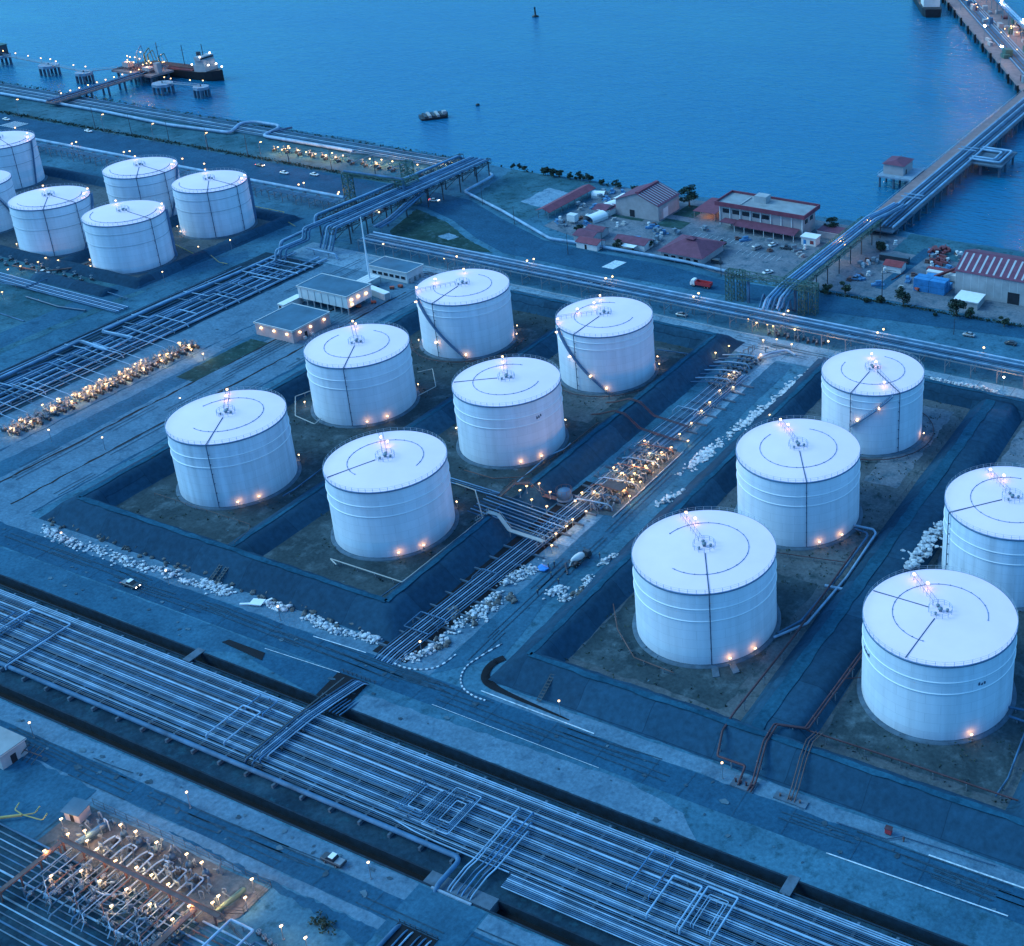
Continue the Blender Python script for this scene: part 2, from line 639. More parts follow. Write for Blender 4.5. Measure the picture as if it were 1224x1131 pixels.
sheet('sea', [(-6000, 300), (6000, 300), (6000, 9000), (-6000, 9000)], -3.0, 'sea_water', 'calm blue sea beyond the terminal')

# ---- land: one sheet north of the front channel, lowered bed and channels south of it
SHORE = 484.0
shore = [(1200, SHORE + 2)]
u = 60
while u > -1500:
    shore.append((u, SHORE + 2.2 * sin(u * 0.021) + 1.2 * sin(u * 0.09 + 1) + random.uniform(-0.6, 0.6)))
    u -= 7
shore.append((-1500, SHORE))
sheet('ground', [(-1500, 161.0), (1200, 161.0)] + shore, 0.0, 'bare_ground', 'dry ground of the tank terminal')
sheet('ground', rect(-1500, -200, 1200, 131.2), 0.0, 'bare_ground', 'dry ground south of the pipe bed')
mb = MB()
for i in range(len(shore) - 1):
    a, c = shore[i], shore[i + 1]
    if a[0] > 600 or a[0] < -1400:
        continue
    k0, k1 = random.uniform(4, 6), random.uniform(4, 6)
    mb.add([(a[0], a[1], 0), (c[0], c[1], 0), (c[0], c[1] + 4.5, -3.6), (a[0], a[1] + 4.5, -3.6)], [(0, 1, 2, 3)])
struct(mb.build('shore_bank', 'rock'), 'dark stone bank along the shore')
# lowered bed and its channel walls
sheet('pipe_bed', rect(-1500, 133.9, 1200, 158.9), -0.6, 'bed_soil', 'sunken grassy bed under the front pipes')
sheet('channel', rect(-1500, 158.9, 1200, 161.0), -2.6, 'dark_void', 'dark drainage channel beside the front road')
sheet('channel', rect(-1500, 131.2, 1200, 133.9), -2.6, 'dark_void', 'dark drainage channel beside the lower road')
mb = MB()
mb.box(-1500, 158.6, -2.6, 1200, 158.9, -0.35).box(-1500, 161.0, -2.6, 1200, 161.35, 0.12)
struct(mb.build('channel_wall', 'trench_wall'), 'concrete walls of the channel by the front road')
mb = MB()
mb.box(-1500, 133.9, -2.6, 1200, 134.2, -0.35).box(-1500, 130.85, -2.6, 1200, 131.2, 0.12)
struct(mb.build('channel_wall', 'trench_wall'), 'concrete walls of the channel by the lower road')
# culvert blocks that close the lower channel where the road crosses
mb = MB().prism(rect(-142, 130.6, -126.5, 134.25), -2.6, -0.25)
struct(mb.build('culvert', 'dark_concrete'), 'concrete culvert carrying the lower pipes under the road')

# ---- roads and soils (each layer a few millimetres above the one below)
RD = 0.02
sheet('road', rect(-1500, 169.8, 1200, 177.2), RD, 'asphalt', 'front road between the bund and the pipe bed')
sheet('verge', rect(-1500, 177.2, -190, 182.6), RD, 'light_dirt', 'pale verge in front of the western bund', 4, 0.5)
sheet('verge', rect(-163, 177.2, 1200, 181), RD, 'light_dirt', 'pale verge in front of the eastern bund', 4, 0.4)
sheet('verge', [(-1500, 161.4), (-232, 161.4), (-222, 166), (-205, 169.4), (-1500, 169.4)], RD, 'worn_asphalt', 'verge between road and channel, west', 5, 0.4)
sheet('apron', [(-219.5, 164.2), (-200, 161.5), (-190, 161.5), (-190, 177.6), (-200, 177.6), (-200, 169.8), (-219.5, 167.0)], RD + .01, 'asphalt', 'asphalt apron at the pipe culvert')
sheet('verge', [(-188, 161.5), (-100, 161.5), (-106, 166.5), (-120, 169), (-188, 166.5)], RD + .005, 'light_dirt', 'pale sand verge beside the dark channel', 4, 0.4)
sheet('verge', [(-96, 161.6), (-30, 161.6), (-30, 164), (-78, 167.4), (-96, 169)], RD + .005, 'bare_ground', 'mossy verge beside the dark channel', 3, 0.5)
sheet('road', rect(-1500, 121.6, 1200, 126.4), RD, 'asphalt', 'lower road south of the pipe bed')
sheet('verge', rect(-1500, 126.4, -142, 130.5), RD, 'light_dirt', 'pale verge north of the lower road', 4, 0.3)
sheet('verge', rect(-126, 126.4, 1200, 130.5), RD, 'light_dirt', 'pale verge north of the lower road, east part', 4, 0.3)
sheet('verge', [(-1500, 116.5), (-192, 116.5), (-165, 119.4), (-142, 119.4), (-142, 121.5), (-1500, 121.5)], RD, 'light_dirt', 'pale verge south of the lower road', 4, 0.3)
sheet('apron', rect(-142, 118.5, -126.5, 130.4), RD + .01, 'worn_asphalt', 'asphalt crossing over the lower culvert')
sheet('verge', [(-195, 119.6), (-150, 117.0), (-142, 115.5), (-142, 119.2), (-165, 119.2)], RD + .008, 'asphalt', 'dark grass strip below the lower road', 2, 0.4)
# roads and lanes between the tank groups
sheet('dirt_lane', rect(-190, 177.4, -179, 368), RD, 'light_dirt', 'pale working strip beside the pipes', 5, 0.5)
sheet('road', [(-179, 178), (-167.6, 190), (-170.6, 210), (-171.5, 352), (-179.5, 352)], RD + .01, 'worn_asphalt', 'cross road between the two tank groups', 5, 0.3)
sheet('pavement', [(-186, 233), (-179.4, 233), (-179.4, 246), (-186, 246)], RD + .02, 'pale_concrete', 'concrete slab beside the valves')
sheet('pavement', [(-181.5, 305), (-178.5, 305), (-178.5, 352), (-176, 362), (-182, 362)], RD + .02, 'pale_concrete', 'pale strip along the cross road', 4, 0.3)
sheet('service_road', rect(-400, 353.5, 1200, 368.5), RD, 'pale_concrete', 'pale service road behind the tanks', 6, 0.4)
sheet('service_road', rect(-379, 178, -321, 353), RD, 'light_dirt', 'broad dirt lane west of the tanks', 5, 0.6)
for (u0, u1, m_) in ((-344.2, -343.4, 'dark_void'), (-354, -346, 'worn_asphalt'), (-331.0, -330.3, 'dark_void'), (-322.2, -321.2, 'asphalt'), (-360.6, -360.0, 'asphalt')):
    sheet('lane_strip', rect(u0, 184, u1, 345), RD + .01, m_, 'worn wheel strip along the western lane', 5, 0.5)
sheet('grass_patch', rect(-352, 258, -344, 290), RD + .02, 'rough_grass', 'dark grass rectangle in the western lane', 3, 0.3)
sheet('bund_floor', rect(-310, 190, -201, 355), 0.03, 'grass_floor', 'scrubby floor inside the western bund')
sheet('bund_floor', rect(-159, 188, -38, 356), 0.03, 'bund_floor', 'patchy floor inside the eastern bund')
sheet('grass_patch', rect(-153, 196, -113, 246), 0.05, 'grass_floor', 'grass around the front eastern tanks', 4, 0.6)
sheet('grass_patch', rect(-90, 197, -50, 300), 0.05, 'grass_floor', 'grass inside the far eastern cell', 4, 0.6)
sheet('dirt_patch', rect(-90, 305, -50, 345), 0.05, 'yard_dirt', 'bare reddish dirt of the empty cell', 4, 0.6)
sheet('dirt_patch', rect(-122, 296, -112, 345), 0.05, 'yard_dirt', 'bare dirt beside the rear tank', 3, 0.6)
sheet('dirt_patch', rect(-250, 290, -212, 345), 0.05, 'bund_floor', 'trodden dirt behind the western tanks', 3, 0.6)
# west field and tank group
sheet('field', rect(-700, 180, -420, 303), RD, 'coast_scrub', 'rough field west of the pipe corridor', 6, 0.8)
sheet('lane', [(-435, 180), (-424, 180), (-424, 296), (-411, 345), (-417, 350), (-436, 300)], RD + .01, 'worn_asphalt', 'dirt track beside the pipe corridor', 5, 0.3)
sheet('bund_floor', rect(-700, 305, -427, 384), 0.03, 'bund_floor', 'floor of the far western bund')
# upper coast
sheet('coast_strip', rect(-1500, 439.5, -403, 482), RD, 'coast_scrub', 'coastal strip under the shore pipes', 6, 0.5)
sheet('coast_road', [(-1500, 417), (-418, 417), (-387, 421.5), (-365, 414), (-342, 401), (-322, 392.5), (-273, 391.5), (-237, 393), (-188, 395.5), (-108, 405.5), (200, 412), (200, 421), (-108, 414), (-149, 413), (-188, 410), (-229, 406), (-254, 409.5), (-285, 409), (-315, 411), (-346, 424), (-374, 437.5), (-395, 439), (-1500, 439)], RD + .01, 'asphalt', 'coast road curving past the pipe bridge')
sheet('field', [(-388, 418), (-366, 411), (-344, 398.5), (-325, 390.5), (-370, 384), (-380, 392)], RD, 'rough_grass', 'dark grass triangle inside the road bend', 3, 0.5)
sheet('field', [(-383, 481), (-335, 481), (-336, 428), (-345, 428), (-376, 441)], RD, 'coast_scrub', 'scrub field inside the bend of the white pipe', 4, 0.6)
sheet('dirt_patch', [(-352, 445), (-338, 443), (-336, 464), (-352, 466)], RD + .01, 'pale_concrete', 'pale patch beside the long red shed', 2, 0.6)
sheet('dirt_patch', [(-358, 396), (-351, 394), (-349, 399), (-356, 401)], RD + .01, 'pale_concrete', 'pale patch in the grass triangle', 2, 0.5)
sheet('yard', [(-325, 425), (-300, 418), (-262, 417), (-229, 410.5), (-203, 413), (-203, 481), (-325, 481)], RD, 'yard_dirt', 'pale yard around the red roofed buildings', 5, 0.4)
sheet('yard', [(-203, 414), (-150, 416), (-80, 417), (-80, 478), (-203, 478)], RD + .005, 'yard_dirt', 'pale yard in front of the warehouse', 5, 0.4)
sheet('coast_strip', rect(-180, 462, 200, 483), RD + .01, 'coast_scrub', 'scrub along the eastern shore', 4, 0.5)
sheet('track', [(-172, 424), (-168, 424), (-164, 470), (-169, 470)], RD + .015, 'asphalt', 'dark track across the eastern yard')
for q in (rect(-306, 447, -290, 449.6), rect(-282.5, 446, -270, 455), rect(-282.3, 460, -272, 474)):
    sheet('lawn', q, RD + .02, 'rough_grass', 'dark lawn beside the red hall', 2, 0.2)
# road paint
mb = MB()


def dash(mb, pts, w=0.25, z=0.16, on=None, off=0.0):
    P = [Vector(p) for p in pts]
    for a, c in zip(P[:-1], P[1:]):
        L = (c - a).length
        d = (c - a) / L
        nrm = Vector((-d.y, d.x)) * w / 2
        t = 0.0
        step = on or L
        while t < L - 1e-6:
            e = min(L, t + step)
            p, q = a + d * t, a + d * e
            mb.add([(*(p - nrm), z), (*(q - nrm), z), (*(q + nrm), z), (*(p + nrm), z)], [(0, 1, 2, 3)])
            t = e + off


dash(mb, [(-76, 169.5), (-40, 170.4)], 0.28)
dash(mb, [(-165, 178.2), (-134.5, 177.6)], 0.3)
dash(mb, [(-58, 177.4), (-38, 177.7)], 0.35)
dash(mb, [(-213, 176.6), (-197.5, 177.3)], 0.25)
dash(mb, [(-172, 170.0), (-128, 169.6)], 0.12)
dash(mb, [(-220, 168.4), (-198, 169.4)], 0.16)
struct(mb.build('road_paint', 'white_line'), 'white edge lines of the front road')
mb = MB()
for i in range(7):
    a = G(712 + i * 4.4, 325 - i * 1.3)
    dash(mb, [(a[0] + i * .05, 396.8), (a[0] + 1.0 + i * .05, 405.2)], 0.75, 0.16)
for i in range(7):
    dash(mb, [(-672 + i * 1.6, 424), (-672 + i * 1.6, 433)], 0.8, 0.16)
struct(mb.build('road_paint', 'white_line'), 'worn striped crossings on the coast road')
mb = MB()
for i in range(12):
    dash(mb, [(-262 + i * 2.6, 441), (-262 + i * 2.6, 446)], 0.12, 0.16)
for i in range(8):
    dash(mb, [(-236 + i * 2.6, 432), (-236 + i * 2.6, 437)], 0.12, 0.16)
struct(mb.build('road_paint', 'white_line'), 'white bay lines of the car park')
mat('tyre_mark', (0.015, 0.050, 0.086), 0.95, var=0.45, scale=0.8)
mat('stain', (0.026, 0.064, 0.098), 0.9, var=0.5, scale=0.5)
mat('dry_sand', (0.062, 0.125, 0.175), 0.95, var=0.3, scale=0.5)
rs = random.Random(31)
mb = MB()
for (v0, v1, a0, a1) in ((169.9, 177.1, -330, -12), (121.7, 126.3, -270, -145), (121.7, 126.3, -126, -20), (354, 368, -375, -60)):
    u = a0
    while u < a1:
        dash(mb, [(u + rs.uniform(-.2, .2), v0), (u + rs.uniform(-.2, .2), v1)], .10, .15)
        u += rs.uniform(8, 15)
for (vv, a0, a1, n) in ((173.5, -330, -15, 26), (124.0, -265, -30, 16), (361, -375, -60, 22)):
    for k in range(n):
        u = rs.uniform(a0, a1)
        L_ = rs.uniform(8, 40)
        off = rs.uniform(-2.6, 2.2)
        drift = rs.uniform(-.8, .8)
        for q in (0, 1.6):
            dash(mb, [(u + L_ * f / 4, vv + off + q + drift * (f / 4) ** 2) for f in range(5)], .24, .152)
for k in range(30):
    v = rs.uniform(185, 340)
    L_ = rs.uniform(8, 34)
    x = rs.choice((rs.uniform(-178.5, -173), rs.uniform(-376, -324)))
    for q in (0, 1.6):
        dash(mb, [(x + q + rs.uniform(-.1, .1), v), (x + q + rs.uniform(-.4, .4), v + L_)], .24, .154)
struct(mb.build('tyre_marks', 'tyre_mark'), 'dark tyre marks and joints on the roads')


def spots(name, m_, n, boxes, z, r0, r1, lab):
    mb = MB()
    for k in range(n):
        (u0, v0, u1, v1) = rs.choice(boxes)
        x, y, r = rs.uniform(u0, u1), rs.uniform(v0, v1), rs.uniform(r0, r1)
        st_ = rs.uniform(.5, 1.6)
        n_ = 11
        zz = z + k * .0004
        mb.add([(x + r * st_ * rs.uniform(.5, 1.2) * cos(2 * pi * j / n_), y + r * rs.uniform(.4, 1.1) * sin(2 * pi * j / n_), zz) for j in range(n_)], [tuple(range(n_))])
    struct(mb.build(name, m_), lab)


ROADS = [(-330, 170.5, -15, 176.5), (-265, 122, -145, 126), (-188, 185, -172, 350), (-376, 185, -324, 345), (-375, 354.5, -60, 367), (-300, 162.5, -70, 168.5), (-260, 127, -145, 130)]
spots('stains', 'stain', 150, ROADS, .122, .15, .8, 'dark oil and damp stains on roads and lanes')
spots('sand_drifts', 'dry_sand', 110, ROADS + [(-300, 195, -212, 346), (-150, 195, -112, 346)], .128, .15, .75, 'pale dry sand drifted over roads and bund floors')
# kerbs
def curve_pts(pts, k=6):
    P = [Vector(p) for p in pts]
    out = []
    for i in range(len(P) - 1):
        p0, p1, p2, p3 = P[max(i - 1, 0)], P[i], P[i + 1], P[min(i + 2, len(P) - 1)]
        for j in range(k):
            t = j / k
            out.append(0.5 * ((2 * p1) + (p2 - p0) * t + (2 * p0 - 5 * p1 + 4 * p2 - p3) * t * t + (3 * p1 - p0 - 3 * p2 + p3) * t ** 3))
    out.append(P[-1])
    return out


kerb1 = curve_pts([G(*p) for p in ((470, 793), (485, 799), (505, 801), (525, 797), (545, 783))])
kerb2 = curve_pts([G(*p) for p in ((600, 770), (575, 785), (558, 797), (551, 810), (553, 822), (565, 832), (580, 838))])
for kp, lab in ((kerb1, 'black and white painted kerb at the head of the pipes'), (kerb2, 'black and white painted kerb at the corner of the cross road')):
    mb, mw = MB(), MB()
    for i in range(len(kp) - 1):
        (mw if i % 2 else mb).bar((*kp[i], 0.16), (*kp[i + 1], 0.16), 0.34, 0.22)
    k = mb.build('kerb', 'dark_concrete')
    tag(k, lab, 'kerb')
    mw.build('painted_block', 'white_line', k)
# dark open pit at the corner of the eastern bund, and the wedge drain by the front road
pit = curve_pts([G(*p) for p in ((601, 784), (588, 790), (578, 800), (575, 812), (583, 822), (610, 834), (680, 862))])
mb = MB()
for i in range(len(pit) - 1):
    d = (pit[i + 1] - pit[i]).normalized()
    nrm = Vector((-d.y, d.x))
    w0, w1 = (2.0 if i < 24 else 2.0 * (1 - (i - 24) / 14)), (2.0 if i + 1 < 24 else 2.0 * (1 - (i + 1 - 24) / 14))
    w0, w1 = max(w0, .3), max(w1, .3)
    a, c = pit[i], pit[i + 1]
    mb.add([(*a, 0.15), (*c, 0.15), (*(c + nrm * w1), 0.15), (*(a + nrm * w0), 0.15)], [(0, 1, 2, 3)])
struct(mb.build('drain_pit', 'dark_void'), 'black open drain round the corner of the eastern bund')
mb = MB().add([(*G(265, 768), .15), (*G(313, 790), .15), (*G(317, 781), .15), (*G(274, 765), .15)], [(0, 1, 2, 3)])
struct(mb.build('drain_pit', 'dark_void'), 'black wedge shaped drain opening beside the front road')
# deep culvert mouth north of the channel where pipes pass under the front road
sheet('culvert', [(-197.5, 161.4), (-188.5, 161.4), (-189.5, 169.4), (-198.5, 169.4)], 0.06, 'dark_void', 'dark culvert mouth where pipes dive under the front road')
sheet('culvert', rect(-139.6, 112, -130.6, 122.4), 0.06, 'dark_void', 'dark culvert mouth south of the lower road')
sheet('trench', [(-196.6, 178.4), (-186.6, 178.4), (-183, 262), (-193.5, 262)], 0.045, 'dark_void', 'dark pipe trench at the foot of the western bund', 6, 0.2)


# ---- bunds
def bund_ring(name, label, o, i, crest_in, crest_out, h, m='bund_asphalt', notch=None):
    """o/i: outer and inner toe rectangles, crest rectangles between; a low bank round a tank group"""
    mb = MB()
    mixr = lambda p, q, f: tuple(a_ + (b_ - a_) * f for a_, b_ in zip(p, q))
    rects = [(o, 0.0), (mixr(o, crest_out, .25), h * .16), (mixr(o, crest_out, .72), h * .78), (crest_out, h * .97), (crest_in, h), (mixr(crest_in, i, .28), h * .78), (mixr(crest_in, i, .75), h * .16), (i, 0.02)]
    loops = []
    for (u0, v0, u1, v1), z in rects:
        pts = []
        for (a, c) in (((u0, v0), (u1, v0)), ((u1, v0), (u1, v1)), ((u1, v1), (u0, v1)), ((u0, v1), (u0, v0))):
            for k in range(48):
                t = k / 48
                pts.append((a[0] + (c[0] - a[0]) * t + random.uniform(-.25, .25), a[1] + (c[1] - a[1]) * t + random.uniform(-.25, .25), (z if not (notch and z > 1 and abs(a[0] - c[0]) < 1e-6 and a[1] < c[1] and notch[0] < a[1] + (c[1] - a[1]) * t < notch[1]) else .7) + (random.uniform(-.1, .1) if z > 1 else 0)))
        loops.append(pts)
    n = 192
    vs = [p for l in loops for p in l]
    fs = []
    for r in range(len(rects) - 1):
        for k in range(n):
            fs.append((r * n + k, r * n + (k + 1) % n, (r + 1) * n + (k + 1) % n, (r + 1) * n + k))
    mb.add(vs, fs, True)
    return struct(mb.build(name, m), label)


def bund_bar(label, p0, p1, wt, wc, h, m='bund_asphalt', k=14):
    mb = MB()
    a, c = Vector(p0), Vector(p1)
    d = (c - a).normalized()
    nrm = Vector((-d.y, d.x))
    vs = []
    for i in range(k + 1):
        p = a.lerp(c, i / k)
        for off, z in ((-wt, 0.01), (-wt * .8 - wc * .2, h * .15), (-wt * .3 - wc * .7, h * .8), (-wc, h), (wc, h), (wt * .3 + wc * .7, h * .8), (wt * .8 + wc * .2, h * .15), (wt, 0.01)):
            q = p + nrm * (off + random.uniform(-.2, .2))
            vs.append((q.x, q.y, z + (random.uniform(-.1, .1) if z > 1 else 0)))
    fs = []
    for i in range(k):
        for j in range(7):
            fs.append((i * 8 + j, i * 8 + 8 + j, i * 8 + 9 + j, i * 8 + 1 + j))
    fs += [tuple(range(8)), tuple(range(k * 8 + 7, k * 8 - 1, -1))]
    mb.add(vs, fs, True)
    return struct(mb.build('bund', m), label)


def crest_strip(label, pts, w=1.6, z=4.0, m='bund_lit_crest'):  # paler strip over the bund top: painted top light plus some wear
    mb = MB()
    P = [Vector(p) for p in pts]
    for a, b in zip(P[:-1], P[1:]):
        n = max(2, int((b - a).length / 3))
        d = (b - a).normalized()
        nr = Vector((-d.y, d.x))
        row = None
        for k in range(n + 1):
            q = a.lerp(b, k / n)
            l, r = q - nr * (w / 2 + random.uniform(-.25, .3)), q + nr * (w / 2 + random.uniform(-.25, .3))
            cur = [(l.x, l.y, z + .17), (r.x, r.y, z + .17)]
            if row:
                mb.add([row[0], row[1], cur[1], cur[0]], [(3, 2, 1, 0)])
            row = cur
    return struct(mb.build('bund_lit_crest', m), label)


crest_strip('worn crest of the western bund with top light painted in', [(-202, 247.5), (-202, 353.8), (-309.5, 353.8), (-309.5, 189.9), (-202, 189.9), (-202, 230)], 1.3, 4.6)
crest_strip('worn crest between the western tank rows with top light painted in', [(-255, 192), (-255, 351)], 1.0, 3.4)
crest_strip('worn crest of the eastern bund with top light painted in', [(-159.3, 188.9), (-40.5, 188.9), (-40.5, 353.8), (-159.3, 353.8), (-159.3, 188.9)], 1.4, 4.2)
crest_strip('worn top of the dividing bund with top light painted in', [(-102.0, 190), (-102.0, 351)], 3.0, 3.6)
bund_ring('bund', 'asphalt covered bund round the western tanks', (-317.5, 182.6, -194.6, 361.5), (-303.5, 194.6, -206.9, 349), (-308, 191, -203.4, 352.5), (-311, 188.8, -200.6, 355.2), 4.6, notch=(231.5, 246.5))
bund_bar('low bund between the two western tank rows', (-255, 191), (-255, 352), 6.5, 1.2, 3.4)
bund_ring('bund', 'asphalt covered bund round the eastern tanks', (-166.3, 181.6, -30, 361), (-153.5, 194.6, -48, 349), (-158, 190, -43, 352.5), (-160.6, 187.8, -38, 355), 4.2)
bund_bar('broad bund dividing the eastern tanks', (-99.5, 189), (-99.5, 352), 8.6, 4.2, 3.6)
bund_ring('bund', 'asphalt covered bund round the far western tanks', (-700, 303, -424, 388), (-690, 310.5, -432, 379), (-694, 307.5, -428.6, 382), (-696, 306, -427, 384), 2.6)
bund_bar('low bund inside the far western tanks', (-471, 308), (-471, 382), 5, 1.2, 2.2)
bund_bar('grassy bank west of the corridor', (-470, 296), (-430, 296), 4, 1.2, 1.6)


# ================================================================== LAMPS
def head_mesh(m, w, d, h):
    return MB().cbox((0, 0, 0), w, d, h).mesh('lamp_head', m)


LAMP_PROTO = {}


def lamp(x, y, z0, h, label, group, power=14, kind='flood', color='lamp_warm', rz=0.0, name='lamp_post', cat='lamp post', off=(0, 0)):
    """a post with a glowing head and the light it gives"""
    key = (kind, round(h, 2), color, power)
    if key in LAMP_PROTO:
        return copy_tree(LAMP_PROTO[key], None, (x, y, z0), rz, label, group)
    t = thing(name, label, cat, (x, y, z0), rz, group)
    mb = MB()
    r = 0.07 if h < 5 else 0.11
    mb.tube([(0, 0, 0), (0, 0, h)], [r * 1.3, r], 6)
    mb.cbox((0, 0, 0), 0.35, 0.35, 0.12)
    if kind == 'arm':
        mb.tube([(0, 0, h), (0.5, 0, h + .25), (1.3, 0, h + .3)], r * .8, 6)
    mb.build('pole', 'steel_grey', t)
    if kind == 'flood':
        hm = MB().cbox((0.1, 0, h), 0.55, 0.3, 0.17)
        lz = (0.3, 0, h - 0.25)
    elif kind == 'arm':
        hm = MB().cbox((1.35, 0, h + .2), 0.95, 0.45, 0.22)
        lz = (1.35, 0, h - .05)
    elif kind == 'big':
        hm = MB().blob((0, 0, h + .5), 0.75, .75, .6, 2, 0)
        lz = (0, 0, h + 1.4)
    elif kind == 'spot':
        hm = MB().blob((0, 0, h + .2), 0.24, .24, .2, 2, 0)
        lz = (0, 0, h + .7)
    else:
        hm = MB().blob((0, 0, h + .3), 0.36, .36, .3, 2, 0)
        lz = (0.0, 0, h + 0.9)
    hm.build('lamp_head', color, t)
    if power:
        point_light(t, lz, power * 5.0)
    LAMP_PROTO[key] = t
    return t


# ================================================================== STORAGE TANKS
ZT = 20.3


def ang(c, px, z=ZT):
    x, y = G(px[0], px[1], z)
    return atan2(y - c[1], x - c[0])


def arc_span(a0, av, a1):
    d1 = (a1 - a0) % (2 * pi)
    dv = (av - a0) % (2 * pi)
    return (a0, a0 + d1) if dv <= d1 else (a0, a0 - (2 * pi - d1))


RAILMESH = {}


def tank(key, c, R, label, H=20.3, shell='tank_white', risers=(), radials=(), arc=None, ring_z=(15.9, 13.0), stair=None, ladder=None, roof_lamps=(), base_lamps=(), stair_lamps=(), group='white tanks of the terminal', marks=None, arc_r=0.62, pads=(), cone=1.1):
    t = thing('storage_tank', label, 'storage tank', (c[0], c[1], 0.0), 0, group)
    F = MB()
    F.lathe([(R + 1.1, 0.0), (R + 1.0, 0.3), (R + 0.1, 0.4), (0.0, 0.4)], n=72)
    for a in pads:
        F.cbox(((R + 2.6) * cos(a), (R + 2.6) * sin(a), 0.03), 3.2, 1.6, 0.25, a)
    F.build('foundation', 'dark_concrete', t)
    B = MB()
    prof = [(R, 0.45)]
    nc = 8
    for k in range(nc):         # shell courses lap a little, each one a hair thinner than the one below
        z1 = 0.45 + (H - 0.45) * (k + 1) / nc
        r = R - 0.012 * k
        prof += [(r, z1 - 0.05), (r - 0.012, z1)]
    B.lathe(prof, n=128)
    B.build('shell', shell, t)
    B = MB()
    B.lathe([(R + .02, H), (R * .66, H + cone * .42), (R * .33, H + cone * .76), (0.02, H + cone)], n=128)
    B.build('roof', 'roof_white', t)
    B = MB().lathe([(R - .1, H - .42), (R + .16, H - .42), (R + .16, H - .02), (R + .02, H + .02)], n=128)
    B.build('rim_band', 'rim_grey', t)
    for z in ring_z:
        B = MB().lathe([(R - .05, z - .13), (R + .12, z - .08), (R + .12, z + .03), (R - .05, z + .10)], n=128)
        B.build('wind_girder', 'rail_grey' if key[0] == 'L' else 'girder_white', t)
    # perimeter handrail
    B = MB()
    n = 54
    for k in range(n):
        a = 2 * pi * k / n
        B.bar(((R + .02) * cos(a), (R + .02) * sin(a), H), ((R + .02) * cos(a), (R + .02) * sin(a), H + 1.05), 0.07)
    for z in (0.55, 1.05):
        B.tube([((R + .02) * cos(2 * pi * k / 72), (R + .02) * sin(2 * pi * k / 72), H + z) for k in range(73)], 0.028, 4, caps=False)
    B.build('handrail', 'rail_grey', t)
    zr = lambda r: H + cone * (1 - r / R) + 0.14
    # foam ring laid on the roof
    if arc:
        a0, a1 = arc_span(*[ang(c, p) for p in arc])
        rr = R * arc_r
        n = max(8, int(abs(a1 - a0) * 16))
        B = MB().tube([(rr * cos(a0 + (a1 - a0) * k / n), rr * sin(a0 + (a1 - a0) * k / n), zr(rr)) for k in range(n + 1)], 0.075, 6)
        for k in range(0, n + 1, 4):
            a = a0 + (a1 - a0) * k / n
            B.cbox((rr * cos(a), rr * sin(a), zr(rr) - .14), .2, .2, .3, a)
        B.build('foam_ring', 'rim_grey', t)
    for p in risers:
        a = ang(c, p)
        B = MB().tube([(R * .17 * cos(a), R * .17 * sin(a), zr(R * .17)), (R * .6 * cos(a), R * .6 * sin(a), zr(R * .6)), ((R + .3) * cos(a), (R + .3) * sin(a), zr(R) + .05), ((R + .42) * cos(a), (R + .42) * sin(a), H - .5), ((R + .42) * cos(a), (R + .42) * sin(a), .6)], 0.13, 6)
        for z in range(2, 20, 3):
            B.cbox(((R + .2) * cos(a), (R + .2) * sin(a), z), .5, .3, .12, a)
        B.build('riser_pipe', 'line_grey', t)
    for p in radials:
        a = ang(c, p)
        B = MB().tube([(R * .17 * cos(a), R * .17 * sin(a), zr(R * .17)), ((R - .3) * cos(a), (R - .3) * sin(a), zr(R))], 0.12, 6)
        B.build('roof_pipe', 'line_grey', t)
    # centre platform: railed circle with vents
    B = MB()
    rp = R * .155
    for k in range(12):
        a = 2 * pi * k / 12
        B.bar((rp * cos(a), rp * sin(a), H + cone * .85), (rp * cos(a), rp * sin(a), H + cone + 1.15), .085)
    for z in (.65, 1.15):
        B.tube([(rp * cos(2 * pi * k / 24), rp * sin(2 * pi * k / 24), H + cone + z) for k in range(25)], .04, 4, caps=False)
    B.build('vent_platform', 'rail_grey', t)
    for (x, y, r, h) in ((0, 0, .38, .9), (rp * .55, rp * .2, .26, .7), (-rp * .4, rp * .5, .3, .55), (-rp * .2, -rp * .6, .22, .65)):
        MB().lathe([(r, 0), (r, h * .7), (r * 1.5, h * .72), (r * 1.4, h), (0.01, h * 1.1)], (x, y, H + cone - .1), 10).build('vent', 'steel_grey', t)
    if ladder:
        a = ang(c, ladder)
        B = MB()
        q = [(rr * cos(a), rr * sin(a), zr(rr)) for rr in (rp, R * .5, R - .2)]
        pr = Vector((-sin(a), cos(a), 0)) * .5
        for s in (-1, 1):
            B.tube([tuple(Vector(p) + pr * s + Vector((0, 0, 1.0))) for p in q], .045, 4)
            for k in range(9):
                rr = rp + (R - .2 - rp) * k / 8
                p = Vector((rr * cos(a), rr * sin(a), zr(rr) - .12)) + pr * s
                B.bar(p, p + Vector((0, 0, 1.0)), .05)
        B.build('roof_walkway', 'line_grey', t)
